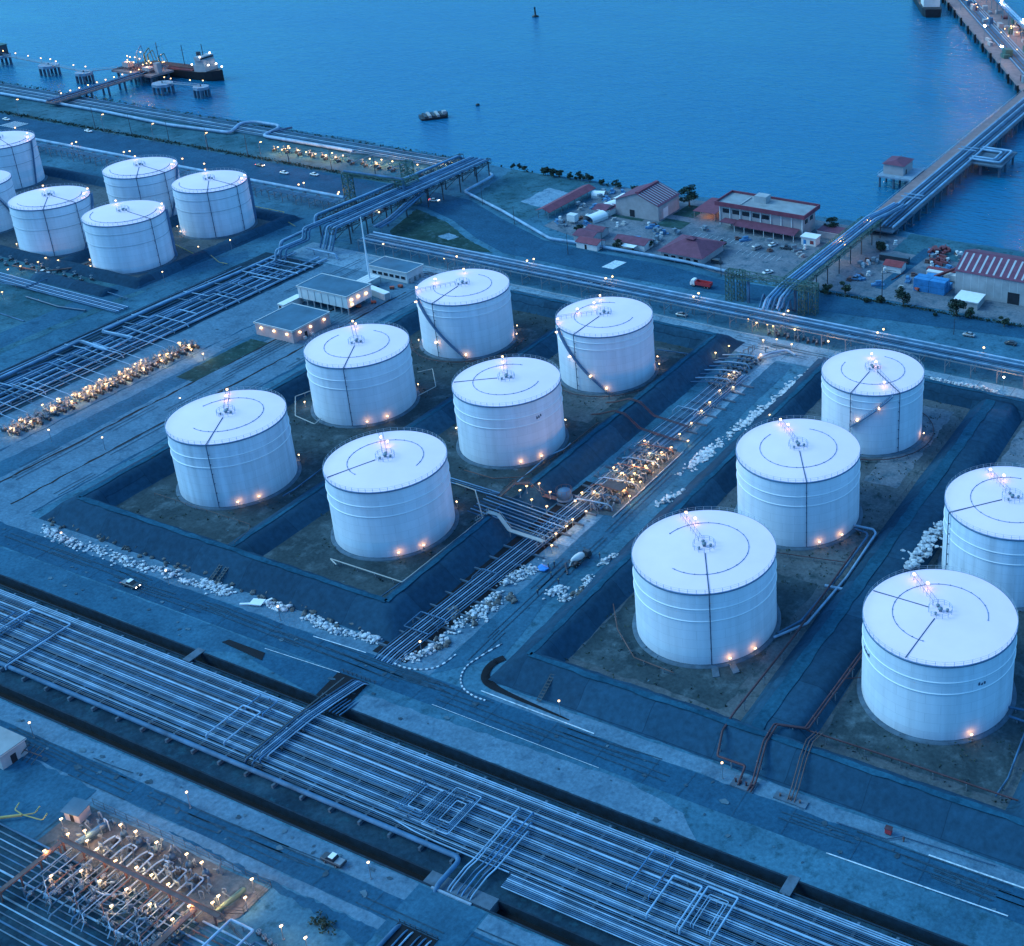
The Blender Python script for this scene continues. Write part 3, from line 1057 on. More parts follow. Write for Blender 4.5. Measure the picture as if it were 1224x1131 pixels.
    if stair:
        a0, a1 = [ang(c, stair[0], ZT), ang(c, stair[1], 0.5)]
        d = (a1 - a0 + pi) % (2 * pi) - pi
        z0, z1 = ZT - .1, 0.6
        if len(stair) > 2:
            z1 = stair[2]
            a1 = ang(c, stair[1], z1)
            d = (a1 - a0 + pi) % (2 * pi) - pi
        B = MB()
        n = 40
        prev = None
        for k in range(n + 1):
            a = a0 + d * k / n
            z = z0 + (z1 - z0) * k / n
            row = [((R + .08) * cos(a), (R + .08) * sin(a), z), ((R + 1.05) * cos(a), (R + 1.05) * sin(a), z), ((R + 1.05) * cos(a), (R + 1.05) * sin(a), z - .45), ((R + .08) * cos(a), (R + .08) * sin(a), z - .45)]
            if prev:
                B.add(prev + row, [(0, 4, 5, 1), (1, 5, 6, 2), (2, 6, 7, 3)])
            if k % 2 == 0:
                B.bar((*row[1][:2], z), (*row[1][:2], z + 1.1), .07)
            prev = row
        for hz in (.55, 1.1):
            B.tube([((R + 1.05) * cos(a0 + d * k / n), (R + 1.05) * sin(a0 + d * k / n), z0 + (z1 - z0) * k / n + hz) for k in range(n + 1)], .045, 4)
        B.build('staircase', 'rim_grey', t)

    def flood(x, y, z, h, power, w=.85, aim=0.0):
        key_ = (h, power, w)
        if key_ not in FLOODS:
            B1 = MB().tube([(0, 0, -h), (0, 0, 0)], .05, 6).mesh('lamp_arm', 'steel_grey')
            B2 = MB().cbox((0, 0, 0), w, .5, .3).mesh('floodlight', 'lamp_pale')
            FLOODS[key_] = (B1, B2)
        B1, B2 = FLOODS[key_]
        o = bpy.data.objects.new('floodlight', B2)
        COL.objects.link(o)
        o.location = (x, y, z)
        o.rotation_euler[2] = aim
        o.parent = t
        a_ = bpy.data.objects.new('lamp_arm', B1)
        COL.objects.link(a_)
        a_.parent = o
        point_light(o, (0, 0, -.35), power * (1.6 if h < 1.5 else 2.2))
    for p in roof_lamps:         # stand on the roof
        x, y = G(p[0], p[1], H + 2.2)
        x, y = x - c[0], y - c[1]
        rr = hypot(x, y)
        if rr > R * .97:
            x, y = x * R * .97 / rr, y * R * .97 / rr
        zz = zr(min(rr, R * .97)) + 1.35
        flood(x, y, zz, 1.35, 12, .6, atan2(y, x))
    for p, z in stair_lamps:
        a = ang(c, p, z)
        # a point on the stair's outer rail
        flood((R + 1.0) * cos(a), (R + 1.0) * sin(a), z + .2, 1.6, 14, .9, a)
    if marks:
        for (a, z, n, rot) in marks:
            B = MB()
            rm = random.Random(key)
            for k in range(n):
                aa = a + k * .042
                for j in range(3):
                    hh = rm.uniform(.3, .9)
                    da = (j - 1) * .008
                    x, y = (R + .03) * cos(aa + da), (R + .03) * sin(aa + da)
                    zz = z + rot * k * .2 + rm.uniform(-.15, .15)
                    B.cbox((x, y, zz), .05, .16 if j != 1 else .3, hh, aa)
            B.build('painted_mark', 'line_grey', t)
    for p in base_lamps:
        x, y = G(p[0], p[1], 1.9)
        a = atan2(y - c[1], x - c[0])
        rr = max(hypot(x - c[0], y - c[1]), R + 1.1)
        lamp(c[0] + rr * cos(a), c[1] + rr * sin(a), 0.4 if rr < R + 1.5 else 0.03, 1.7, 'short floodlight post glowing against the foot of a white tank', 'floodlights at the tank feet', 7, 'flood', 'lamp_pale', a + pi / 2)
    return t


FLOODS = {}
A_U, B_U, C_U, D_U = -283.4, -226.4, -131.5, -72.6
tank('A1', (-284.0, 221.0), 15.65, 'weathered white tank with a blotchy shell, nearest the long row of white sacks', shell='tank_stained', risers=[(247.4, 530.4)], arc=[(235, 484.6), (318, 480), (231.3, 513.9)], ladder=(273, 467), roof_lamps=[(271, 464), (270, 473)], base_lamps=[(284, 600), (309, 594), (357, 545)])
tank('A2', (-283.1, 271.3), 15.6, 'clean white tank between the blotchy tank and the flat roofed control buildings', risers=[(411.4, 438.7)], arc=[(396.8, 399.5), (408, 425), (453.8, 391.6)], ladder=(421, 388), roof_lamps=[(421, 381), (425, 386)], base_lamps=[(438.5, 505), (462, 498), (364, 480), (498, 461)])
tank('A3', (-282.8, 322.0), 15.65, 'white tank with a lit spiral stair, close to the white container and mast', risers=[(516.6, 363.2)], arc=[(516, 343.4), (545, 353), (579, 326)], ring_z=(18.0, 15.6), stair=[(497.4, 357), (558, 428.8)], ladder=(498, 350), stair_lamps=[((497, 362), 18.5), ((530, 405), 6.0), ((557, 425), 2.0)], roof_lamps=[(497, 342), (520, 333), (554, 321)], base_lamps=[(618, 389), (617, 400), (501, 407)])
tank('B1', (-227.4, 221.5), 15.6, 'white tank with small dark marks and a cream pipe round its foot', radials=[(390, 571.6)], arc=[(425, 569), (440, 525), (496.9, 558.4)], ladder=(455, 518), roof_lamps=[(455, 522), (463, 528)], base_lamps=[(476, 660), (505, 652), (546, 601)], marks=[(radians(213), 14.2, 4, -.6)], ring_z=(15.9, 12.8))
tank('B2', (-226.3, 271.7), 15.6, 'white tank with a dark mark on its right, left of the lit valve skid', radials=[(542.7, 457.4)], arc=[(642.4, 458), (560, 460), (631, 432.7)], ladder=(603, 428), roof_lamps=[(600.5, 425), (601, 433)], base_lamps=[(622, 552), (647, 546), (545.5, 511), (676, 503)], marks=[(radians(338), 14.0, 3, .5)])
tank('B3', (-225.4, 322.2), 15.65, 'white tank with four lamps up its spiral stair, in front of the back pipe rack', risers=[(688.5, 398.4)], arc=[(750, 381), (686, 375), (740, 358.6)], ring_z=(18.0, 15.6), stair=[(666.6, 392), (728, 469)], ladder=(667, 382), stair_lamps=[((666, 398), 18.5), ((684, 426), 12.0), ((707, 449), 6.5), ((725, 465), 2.2)], roof_lamps=[(717, 352), (710, 362), (690, 369), (663, 380)], base_lamps=[(786, 426), (788, 436)])
tank('C1', (-131.6, 221.9), 16.9, 'large white tank in the front corner of the eastern bund beside the cross road', risers=[(847.5, 709)], arc=[(792.3, 636.8), (898, 645), (808.5, 678.7)], ladder=(812, 613), roof_lamps=[(820, 611), (831, 619)], base_lamps=[(870, 784), (899, 774)], ring_z=(15.9, 12.6), pads=(radians(305), radians(318)))
tank('C2', (-131.6, 273.0), 16.6, 'white tank half hidden behind the corner tank, white pipes at its foot', risers=[(963.9, 576.5)], arc=[(913, 518.4), (950, 555), (971.8, 508)], ladder=(930, 503), roof_lamps=[(933, 500), (942, 507)], base_lamps=[(978, 647), (1004, 639)])
tank('C3', (-131.1, 323.5), 15.3, 'white tank with a stair climbing across its front below the service road', risers=[(1017, 470), (1074, 468.7)], arc=[(1005, 434), (1044, 457), (1062, 424)], ring_z=(18.0, 15.6), stair=[(1066, 471), (1015, 511), 9.5], ladder=(1068, 466), stair_lamps=[((1049, 483), 16.3), ((1026, 501), 12.0)], roof_lamps=[(1042, 423), (1047, 434), (1057, 456)], base_lamps=[(1104, 519)])
tank('D1', (-73.0, 222.5), 16.85, 'largest looking white tank, nearest the camera, with two pipes crossing its roof', radials=[(1081, 788), (1042, 706)], arc=[(1106.4, 763.6), (1075, 700), (1179.7, 744)], ladder=(1088, 685), roof_lamps=[(1093, 685), (1109, 697)], base_lamps=[(1159, 877)], marks=[(radians(217), 14.0, 5, 0.0), (radians(320), 14.0, 3, 0)], ring_z=(15.9, 12.9))
tank('D2', (-72.3, 272.9), 16.7, 'white tank with grey streaks under its rim, cut by the right edge of the photo', shell='tank_stained', risers=[(1135, 613)], arc=[(1224, 565), (1165, 600), (1224, 620)], ladder=(1178, 562), roof_lamps=[(1184, 560), (1200, 568)])
LG = 'white tanks of the far western group'
tank('L2', (-492.0, 322.6), 14.7, 'white tank with a faint mark, left of the front pair in the far western group', risers=[(51.8, 250), (87.6, 242)], arc=[(20, 245), (50, 246), (95, 230)], arc_r=.8, ring_z=(16.5, 11.5), stair=[(106, 231), (108, 300)], roof_lamps=[(51, 221), (104, 224), (109, 230)], base_lamps=[(22, 292)], marks=[(radians(222), 9.0, 4, 0)])
tank('L3', (-449.6, 323.0), 14.8, 'white tank with an angular dark pipe on its shell in the far western group', risers=[(176, 261)], arc=[(100, 255), (131, 266), (190, 250)], arc_r=.8, ring_z=(16.5, 11.5), stair=[(197, 250), (205, 306)], roof_lamps=[(138, 239), (193, 242), (195, 247)], base_lamps=[(108, 311), (111, 318)])
tank('L4', (-491.4, 365.6), 14.7, 'white tank at the back of the far western group, by the coast pipe', risers=[(162.8, 213), (195, 206)], arc=[(126, 205), (155, 210), (206, 196)], arc_r=.8, ring_z=(16.5, 11.5), stair=[(212, 199), (216, 262)], roof_lamps=[(161, 186), (208, 191), (213, 195)])
tank('L5', (-449.7, 365.1), 14.6, 'white tank at the right end of the far western group with two dark risers', risers=[(248, 228.5), (280.5, 222)], arc=[(210, 220), (240, 226), (290, 210)], arc_r=.8, ring_z=(16.5, 11.5), stair=[(295, 212), (303, 262)], roof_lamps=[(245, 202), (292, 208), (296, 212)], base_lamps=[(214, 271), (217, 277)])
tank('L1', (-583.5, 365.6), 14.7, 'white tank cut by the left photo edge, behind the others of the far western group', risers=[(17, 177)], arc=[(-20, 190), (0, 185), (25, 165)], arc_r=.8, ring_z=(16.5, 11.5), stair=[(34, 168), (44, 220)], roof_lamps=[(32, 158), (37, 163)])
tank('L6', (-540.5, 322.8), 14.7, 'sliver of a white tank at the left photo edge, foremost there', arc=None, ring_z=(16.5, 11.5), stair=[(3, 232), (12, 268)], roof_lamps=[(2, 222)])
for z_, seg in ((13.8, None),):
    pass


# ================================================================== PIPES
def pipe(label, pts, r=0.2, m='pipe_mid', group=None, bend=0.8, n=8, name='pipe', cat='pipe', posts=None, parent=None):
    """one run of pipe; posts=(spacing, bottom) stands it on short supports that are its parts"""
    c = Vector(pts[0])
    loc = [tuple(Vector(p) - c) for p in pts]
    o = MB().tube(loc, r, n, bend).build(name, m, parent, tuple(c))
    if parent is None:
        tag(o, label, cat, group)
    if posts:
        P = [Vector(p) for p in pts]
        k = 0
        for a, b in zip(P[:-1], P[1:]):
            L = (b - a).length
            if abs(a.z - b.z) > 0.5 * L:
                continue
            for i in range(max(1, int(L / posts[0]))):
                q = a.lerp(b, (i + .5) / max(1, int(L / posts[0])))
                if q.z - posts[1] < .3:
                    continue
                d = (b - a).normalized()
                mb = MB().bar((0, 0, -r), (0, 0, posts[1] - q.z), .2).bar((-d.y * (r + .2), d.x * (r + .2), -r - .05), (d.y * (r + .2), -d.x * (r + .2), -r - .05), .14)
                mb.build('support', 'steel_grey', o, tuple(q - c))
                k += 1
    return o


# ---- front pipe bed: many long pipes side by side on concrete sleepers
BED_L = ['dense bed of pipes beside the front road']
for k_, d_ in enumerate((.48, 1.4, 1.95, 3.1, 3.8, 5.25, 5.85, 6.1, 7.9, 9.0, 9.95, 10.75, 12.5, 13.35, 14.6, 15.0, 15.4, 16.1, 17.6, 11.5, 11.85, 8.25, 6.85, 13.95)):
    BED_X = BED_X + [(d_, (.08, .07, .10)[k_ % 3], ('pipe_mid', 'pipe_dull', 'pipe_dark', 'pipe_dull')[k_ % 4])] if k_ else [(d_, .08, 'pipe_mid')]
U0, U1 = -330.0, -12.0
spec = [  # distance from the north edge, radius, finish, height
    (0.25, .17, 'pipe_bright'), (0.72, .15, 'pipe_bright'), (1.18, .17, 'pipe_bright'), (1.62, .13, 'pipe_mid'),
    (2.3, .10, 'pipe_mid'), (2.75, .12, 'pipe_dark'), (3.5, .22, 'pipe_bright'), (4.05, .17, 'pipe_mid'), (4.5, .14, 'pipe_mid'),
    (5.0, .20, 'pipe_mid'), (5.5, .13, 'pipe_dark'), (6.5, .30, 'pipe_bright'), (7.15, .20, 'pipe_mid'), (7.6, .15, 'pipe_dark'),
    (8.7, .24, 'pipe_mid'), (9.25, .20, 'pipe_bright'), (9.7, .15, 'pipe_bright'), (10.1, .13, 'pipe_mid'), (10.5, .16, 'pipe_mid'), (11.0, .14, 'pipe_dark'),
    (12.3, .12, 'pipe_mid'), (12.75, .16, 'pipe_bright'), (13.15, .12, 'pipe_mid'), (13.55, .14, 'pipe_mid'),
    (14.4, .15, 'pipe_bright'), (14.8, .15, 'pipe_bright'), (15.2, .13, 'pipe_mid'), (15.6, .12, 'pipe_mid'), (16.4, .15, 'pipe_bright'), (16.85, .12, 'pipe_mid'), (17.3, .11, 'pipe_dark')]
spec = sorted(spec + BED_X)
ordn = ['first', 'second', 'third', 'fourth', 'fifth', 'sixth', 'seventh', 'eighth', 'ninth', 'tenth', 'eleventh', 'twelfth', 'thirteenth', 'fourteenth', 'fifteenth', 'sixteenth', 'seventeenth', 'eighteenth', 'nineteenth', 'twentieth', 'twenty first', 'twenty second', 'twenty third', 'twenty fourth', 'twenty fifth', 'twenty sixth', 'twenty seventh', 'twenty eighth', 'twenty ninth', 'thirtieth', 'thirty first', 'thirty second', 'thirty third', 'thirty fourth', 'thirty fifth', 'thirty sixth', 'thirty seventh', 'thirty eighth', 'thirty ninth', 'fortieth', 'forty first', 'forty second', 'forty third', 'forty fourth', 'forty fifth', 'forty sixth', 'forty seventh', 'forty eighth', 'forty ninth', 'fiftieth', 'fifty first', 'fifty second', 'fifty third', 'fifty fourth', 'fifty fifth', 'fifty sixth', 'fifty seventh']
FIN = {'pipe_bright': 'bright clad', 'pipe_mid': 'grey', 'pipe_dark': 'dark', 'pipe_dull': 'dull', 'pipe_blue': 'blue'}
for i, (d, r, m_) in enumerate(spec):
    v = 157.0 - d
    r *= .82
    # the pipe is laid with the small sidesteps of real rack pipe
    pts = [(U0, v, .25 + r), (random.uniform(-260, -230), v, .25 + r), (random.uniform(-190, -150), v + random.uniform(-.05, .05), .25 + r), (random.uniform(-110, -60), v, .25 + r), (U1, v, .25 + r)]
    pipe('%s straight pipe, %s from the road in the dense bed' % (FIN[m_], ordn[i]), pts, r, m_, BED_L[0], 0)
for i in range(9):
    r = random.choice((.13, .15, .11))
    v = 139.3 - i * .38
    pipe('slim pipe at the ditch edge of the eastern bed, %s from the big ones' % ordn[i], [(-127.5, v, .3 + r), (U1, v, .3 + r)], r, random.choice(('pipe_bright', 'pipe_mid', 'pipe_mid')), 'slim pipes at the ditch side of the pipe bed')
pipe('fat pale pipe along the ditch side that turns down into the lower culvert', [(U0, 138.1, .75), (-138.2, 138.1, .75), (-138.2, 131.0, .75), (-138.2, 130.0, -1.2)], .5, 'pipe_mid', None, 1.6, 12)
mb = MB().box(-.28, -10.4, -.75, .28, 10.2, .2)
me = mb.mesh('sleeper', 'dark_concrete')
u = U0
while u < U1:
    o = bpy.data.objects.new('sleeper', me)
    COL.objects.link(o)
    o.location = (u, 147.4, 0)
    tag(o, 'low concrete sleeper crossing under the dense pipe bed', 'sleeper', 'concrete sleepers under the pipe bed')
    u += 7.6


def loop(label, u0, v0, u1, v1, z=1.15, r=.14, m='pipe_bright', group=None, close=False):
    """an expansion loop: rises from its pipe, runs out, across and back, and drops again"""
    zb = .4
    if close:
        pts = [(u0, v0, z), (u0, v1, z), (u1, v1, z), (u1, v0, z), (u0 + .02, v0, z)]
    else:
        pts = [(u0, v0, zb), (u0, v0, z), (u0, v1, z), (u1, v1, z), (u1, v0, z), (u1, v0, zb)]
    return pipe(label, pts, r, m, group, .35, 8, 'pipe_loop', 'pipe loop', (6, -.4))


LG_ = 'expansion loops over the pipe bed'
for k, (a, m_) in enumerate(((0, 'pipe_bright'), (1.0, 'pipe_mid'), (1.8, 'pipe_mid'))):
    w = ('outermost', 'middle', 'innermost')[k]
    loop('%s of three nested pipe loops at the left end of the pipe bed' % w, -281 + a, 137.5 + a * 1.2, -267.4 - a, 154.3 - a * 1.3, 1.3 - .15 * k, .2 - .04 * k, m_, LG_)
loop('long thin pipe loop left of the nested loops on the pipe bed', -292, 139, -283.5, 151.5, 1.3, .18, 'pipe_mid', LG_)
loop('tall pale pipe loop standing alone before the pipe bridge', -208.3, 141, -203.1, 151.2, 1.3, .17, 'pipe_bright', LG_)
loop('slim blue pipe loop behind the tall pale loop', -207.4, 150.9, -202.4, 155.4, 1.25, .13, 'pipe_blue', LG_)
for k in range(5):
    a = .55 * k
    loop('rectangular pipe ring, %s from outside in the nest right of the pipe bridge' % ordn[k], -150.3 + a, 141.2 + a * 1.2, -144.0 - a * .75, 151.8 - a * 1.2, 1.35 - .05 * k, .11, 'pipe_bright' if k in (0, 4) else 'pipe_mid', LG_, True)
for k in range(4):
    a = .6 * k
    loop('thin U shaped pipe loop, %s from outside beside the nested rings' % ordn[k], -158.0 + a, 151 - .4 * k, -151.2 - a * .8, 142 + a * 1.1, 1.25 - .04 * k, .10, 'pipe_bright' if k == 3 else 'pipe_mid', LG_)
loop('pale pipe loop left of the far right pair on the pipe bed', -99.2, 141.8, -93.0, 151.4, 1.4, .2, 'pipe_bright', LG_)
loop('pale outer pipe loop right of the far right pair', -92.1, 141.4, -85.8, 152.0, 1.4, .2, 'pipe_bright', LG_)
for k in range(2):
    loop('slim %s loop nested inside the far right pale loop' % ('outer', 'inner')[k], -91.0 + .6 * k, 143.4, -87.0 - .6 * k, 150.6 - .9 * k, 1.3, .1, 'pipe_bright', LG_)
loop('dark blue pipe loop left of the far right pale loops', -105.8, 145.4, -101.0, 155.2, 1.3, .13, 'pipe_blue', LG_)

# pipe bundle crossing the bed from the culvert under the front road
GB = 'pipes crossing the bed towards the culvert'
for k, (du, r, m_) in enumerate(((0, .22, 'pipe_dark'), (.8, .16, 'pipe_mid'), (1.35, .16, 'pipe_bright'), (1.9, .14, 'pipe_mid'), (2.5, .2, 'pipe_mid'), (3.2, .14, 'pipe_bright'))):
    uu = -194.8 + du
    end = 139 + (k % 3) * 1.5
    pipe('%s pipe, %s of the raised bundle from the road culvert over the bed' % (FIN[m_], ordn[k]), [(uu + 2.2, 170.2, -1.2), (uu + 2.0, 168.3, .9), (uu + 1.0, 160, 1.35), (uu + .3, 154, 1.5), (uu, end, 1.5), (uu, end, .5)], r, m_, GB, .6, posts=None)
t = thing('pipe_bridge', 'dark steel frame carrying the pipe bundle over the pipe bed', 'pipe support', (-193.5, 150, 0))
for v in (-10.5, -5, 1, 7, 11.5):
    mb = MB()
    for s in (-1.6, 2.6):
        mb.bar((s, v, -.7 if abs(v) < 8 else -2.6), (s, v, 1.3), .22)
    mb.bar((-2, v, 1.22), (3, v, 1.22), .2)
    mb.build('trestle_frame', 'steel_dark', t)
MB().bar((-1.9, -10.5, 1.6), (-1.2, 17.5, 1.3), .35, .2).build('beam', 'steel_dark', t)
for k in range(5):
    uu = -192.6 + k * 1.0
    pipe('pipe, %s of those running under the front road towards the cross road' % ordn[k], [(uu + 1.6, 168.6, -.9), (uu + 1.2, 162, .25), (uu + .8, 158.5, .3)], .16, 'pipe_mid', GB)
mb = MB()
for k in range(8):
    mb.bar((-197.3 + k * 1.3, 169.9, 0), (-197.3 + k * 1.3, 169.9, .95), .1)
mb.bar((-198, 169.9, .9), (-187.6, 169.9, .9), .07).bar((-198, 169.9, .5), (-187.6, 169.9, .5), .07)
tag(mb.build('guard_rail', 'steel_dark'), 'short guard rail where pipes dive under the front road', 'railing')
mb = MB()
for k in range(8):
    mb.bar((-139.4 + k * 1.25, 122.2, 0), (-139.4 + k * 1.25, 122.2, .95), .1)
mb.bar((-139.6, 122.2, .9), (-130.4, 122.2, .9), .07)
tag(mb.build('guard_rail', 'steel_dark'), 'guard rail over the culvert south of the lower road', 'railing')
# southern bundle under the lower road
GS = 'pipes dipping under the lower road'
for k, (u0, r, m_) in enumerate(((-136.4, .17, 'pipe_bright'), (-135.7, .15, 'pipe_bright'), (-134.2, .15, 'pipe_mid'), (-133.2, .17, 'pipe_blue'), (-132.0, .15, 'pipe_mid'), (-131.2, .16, 'pipe_bright'))):
    s = .8 if k < 2 else 1.2
    pipe('%s pipe, %s from the left in the bundle dipping under the lower road' % (FIN[m_], ordn[k]), [(u0 + .9, 153 - 2.2 * (k % 3), .5), (u0 + .9, 153 - 2.2 * (k % 3), 1.35), (u0 + .9, 138.6, 1.35), (u0, 137.0, .5), (u0, 132.3, .1), (u0, 130.4, -1.4)], r, m_, GS, .5)
mb = MB().box(-139.3, 130.55, -.2, -130.1, 130.95, .35)
tag(mb.build('headwall', 'concrete'), 'low concrete headwall where pipes enter the lower road', 'headwall')
for k, (u0, r, m_) in enumerate(((-139.0, .42, 'pipe_mid'), (-137.0, .18, 'pipe_mid'), (-135.8, .18, 'pipe_bright'), (-134.0, .16, 'pipe_mid'), (-132.8, .18, 'pipe_mid'), (-131.6, .16, 'pipe_bright'))):
    pipe('pipe, %s from the left coming out south of the lower road' % ordn[k], [(u0, 123.0, -1.2), (u0, 121.2, .3), (u0 - .5, 96, .4)], r, m_, 'pipes coming out south of the lower road')
pipe('thin pale pipe bending across the ditch edge left of the lower bundle', [(-157, 140.2, .9), (-151, 139.4, 1.0), (-145, 139.2, .9), (-128, 139.4, .6)], .13, 'pipe_bright', None)
for (px, py, lab) in ((232, 783, 'small footbridge over the channel by the front road, left one'), (955, 1040, 'small footbridge over the channel by the front road, right one')):
    x, y = G(px, py)
    mb = MB().box(-1.1, -2.2, -.12, 1.1, 2.4, .1)
    f = mb.build('footbridge', 'dark_concrete', None, (x, 159.6, 0.05))
    tag(f, lab, 'footbridge')

# ---- pipes at the foot of the western bund (along the cross road)
GE = 'pipes between the western bund and the cross road'
for k in range(9):
    u0 = -194.3 + k * .8
    sh = .055
    r = (.12, .16, .14, .18, .13, .16, .15, .12, .14)[k]
    m_ = ('pipe_mid', 'pipe_bright', 'pipe_mid', 'pipe_bright', 'pipe_mid', 'pipe_bright', 'pipe_mid', 'pipe_bright', 'pipe_mid')[k]
    pipe('%s pipe, %s from the bund in the run beside the cross road' % (FIN[m_], ordn[k]), [(u0 - .3, 176.6, .1), (u0, 179.5, .75), (u0 + 55 * sh, 234.5, .8), (u0 + 4.2, 262, .8), (u0 + 6.5, 300, .8), (u0 + 7.2, 338, .8)] if k > 1 else [(u0 - .3, 176.6, .1), (u0, 179.5, .75), (u0 + 55 * sh, 236, .8), (u0 + 5, 290, .8)], r, m_, GE, 1.5, posts=None)
for k in range(12):
    u0 = -191.4 + k * .72
    pipe('slim pipe, %s from the bund in the far half of the cross road run' % ordn[k], [(u0, 286 - (k % 4) * 3, .95), (u0 + 1.6, 318, .95), (u0 + 1.8, 334 + (k % 3) * 4, .95)], (.09, .12, .1)[k % 3], ('pipe_dull', 'pipe_bright', 'pipe_mid')[k % 3], 'slim pipes in the far half of the cross road run')
mb = MB().box(-6.4, -.2, 0, 6.4, .2, .55)
me = mb.mesh('sleeper', 'dark_concrete')
for k in range(28):
    v = 181 + k * 5.6
    o = bpy.data.objects.new('sleeper', me)
    COL.objects.link(o)
    o.location = (-191 + (v - 180) * .055, v, 0.04)
    tag(o, 'concrete sleeper under the pipes beside the cross road', 'sleeper', 'sleepers under the cross road pipes')
loop('rectangular pipe loop at the foot of the western bund', -199.5 + 4.7, 187.5, -196.2 + 8.8, 193.5, 1.5, .16, 'pipe_mid', 'loops in the cross road pipes', True)
loop('small hooked pipe loop on the cross road pipes', -195.6 + 3, 210, -189.6 + 2, 214, 1.4, .13, 'pipe_mid', 'loops in the cross road pipes')
loop('bright small pipe loop on the pipes near the back tanks', -191, 306, -183.5, 309.5, 1.5, .12, 'pipe_bright', 'loops in the cross road pipes')
loop('flat pipe loop between valve skid and bund', -192, 262, -187, 270, 1.4, .13, 'pipe_mid', 'loops in the cross road pipes')
loop('second flat pipe loop behind the valve skid', -191.5, 274, -187, 284, 1.4, .13, 'pipe_mid', 'loops in the cross road pipes')
# pipes crossing the bund at the junction
for k in range(9):
    v0 = 232.5 + k * 1.35
    pipe('pipe, %s from the front of the bank crossing the western bund' % ordn[k], [(-213, v0 + 1.4, 1.2), (-186.2 + (k % 3), v0 - .8, 1.2)], .16, 'pipe_bright' if k % 2 else 'pipe_mid', 'pipes crossing the western bund', .8, posts=None)
for k in range(3):
    v0 = 243.6 + k * .9
    pipe('blue pipe, %s of three leading between the tanks to the bund crossing' % ordn[k], [(-232, v0 + .6, .8), (-211, v0, .8)], .2, 'pipe_blue' if k != 1 else 'pipe_mid', 'blue pipes between the western tanks', posts=(6, 0))


# ---- valves: pipe spool, body, bonnet and hand wheel
def valve_proto(label, group, s=1.0, m='steel_dark'):
    t = thing('valve', label, 'valve', (0, 0, 0), 0, group)
    MB().tube([(-.9 * s, 0, .55 * s), (.9 * s, 0, .55 * s)], .2 * s, 8).tube([(-.32 * s, 0, .55 * s), (.32 * s, 0, .55 * s)], .36 * s, 8).cbox((-.6 * s, 0, 0), .25 * s, .35 * s, .4 * s).cbox((.6 * s, 0, 0), .25 * s, .35 * s, .4 * s).build('valve_body', m, t)
    MB().lathe([(.34 * s, .8 * s), (.3 * s, 1.0 * s), (.1 * s, 1.1 * s), (.09 * s, 1.75 * s), (.02, 1.78 * s)], (0, 0, 0), 8).build('bonnet', 'steel_grey', t)
    MB().tube([(.42 * s * cos(2 * pi * k / 10), .42 * s * sin(2 * pi * k / 10), 1.6 * s) for k in range(11)], .06 * s, 5, caps=False).bar((-.4 * s, 0, 1.6 * s), (.4 * s, 0, 1.6 * s), .07 * s).build('hand_wheel', 'steel_grey', t)
    return t


def copies(proto, spots, label=None, group=None):
    for i, sp in enumerate(spots):
        x, y, z, rz = (list(sp) + [0, 0])[:4] if len(sp) < 4 else sp
        if i == 0:
            proto.location = (x, y, z)
            proto.rotation_euler[2] = rz
        else:
            copy_tree(proto, None, (x, y, z), rz, label, group)


# ---- west pipe corridor
sheet('pipe_bed', [(-408, 180), (-379, 180), (-378.5, 352), (-409, 352)], 0.05, 'bed_soil', 'dark gravel bed under the western pipe corridor', 6, .4)
GW = 'pipes of the western corridor'
wspec = [(-398.2, .22, 'pipe_mid'), (-396.9, .3, 'pipe_bright'), (-395.3, .26, 'pipe_bright'), (-394.0, .16, 'pipe_mid'), (-391.8, .3, 'pipe_bright'), (-390.4, .2, 'pipe_dark'), (-388.2, .34, 'pipe_bright'), (-386.6, .2, 'pipe_mid'), (-384.6, .36, 'pipe_bright'), (-382.6, .22, 'pipe_mid'), (-380.6, .45, 'pipe_bright')]
for i, (u0, r, m_) in enumerate(wspec):
    v1 = 356 if i in (0, 1, 8, 10) else 340 - 7 * (i % 3)
    v0 = 150 if i < 9 else 262 + 10 * (i - 9)
    pipe('%s pipe, %s from the field side of the western corridor' % (FIN[m_], ordn[i]), [(u0, v0, .7), (u0, v1, .7)], r, m_, GW)
for k in range(2):
    o = .9 * k
    pipe('fat bright zigzag pipe on the field edge of the corridor, %s one' % ('outer', 'inner')[k], [(-401.5 + o, 196, .5), (-401.5 + o, 232, 1.3), (-402.3 + o, 262 - o, 1.3), (-387.2 - o * .2, 261 - o, 1.3), (-387.6 - o * .6, 271.5 - o, 1.3), (-402.4 + o, 270.5 - o, 1.3), (-402.8 + o, 298, 1.3), (-400.5 + o, 330, 1.3), (-400.5 + o, 351, 1.3), (-400.5 + o, 352.5, 6.0), (-401.2 + o, 372, 6.0), (-401.2 + o, 373, 10.3), (-400 + o, 400, 10.3), (-399 + o, 462, 10.3), (-399 + o, 468, 2)], .42, 'pipe_mid' if k else 'pipe_bright', GW, 1.4, 10)
pipe('shorter zigzag pipe inside the corridor loop', [(-399, 236, 1.2), (-397.5, 246, 1.2), (-388, 245.5, 1.2), (-386, 255, 1.2)], .32, 'pipe_mid', GW, 1.2)
pipe('pipe stub laid across the corridor by the loop', [(-398.5, 276, 1.4), (-387, 275, 1.4), (-385, 269, 1.4), (-390, 268.5, 1.4)], .25, 'pipe_mid', GW, 1.0)
for k in range(14):
    u0 = -407.2 + k * 2.05 + random.uniform(-.3, .3)
    pipe('slim pipe, %s from the field across the bed of the western corridor' % ordn[k], [(u0, 150, .4), (u0, 330 + 6 * (k % 4), .4)], (.13, .2, .16)[k % 3], ('pipe_dull', 'pipe_bright', 'pipe_mid')[k % 3], 'slim pipes of the western corridor')
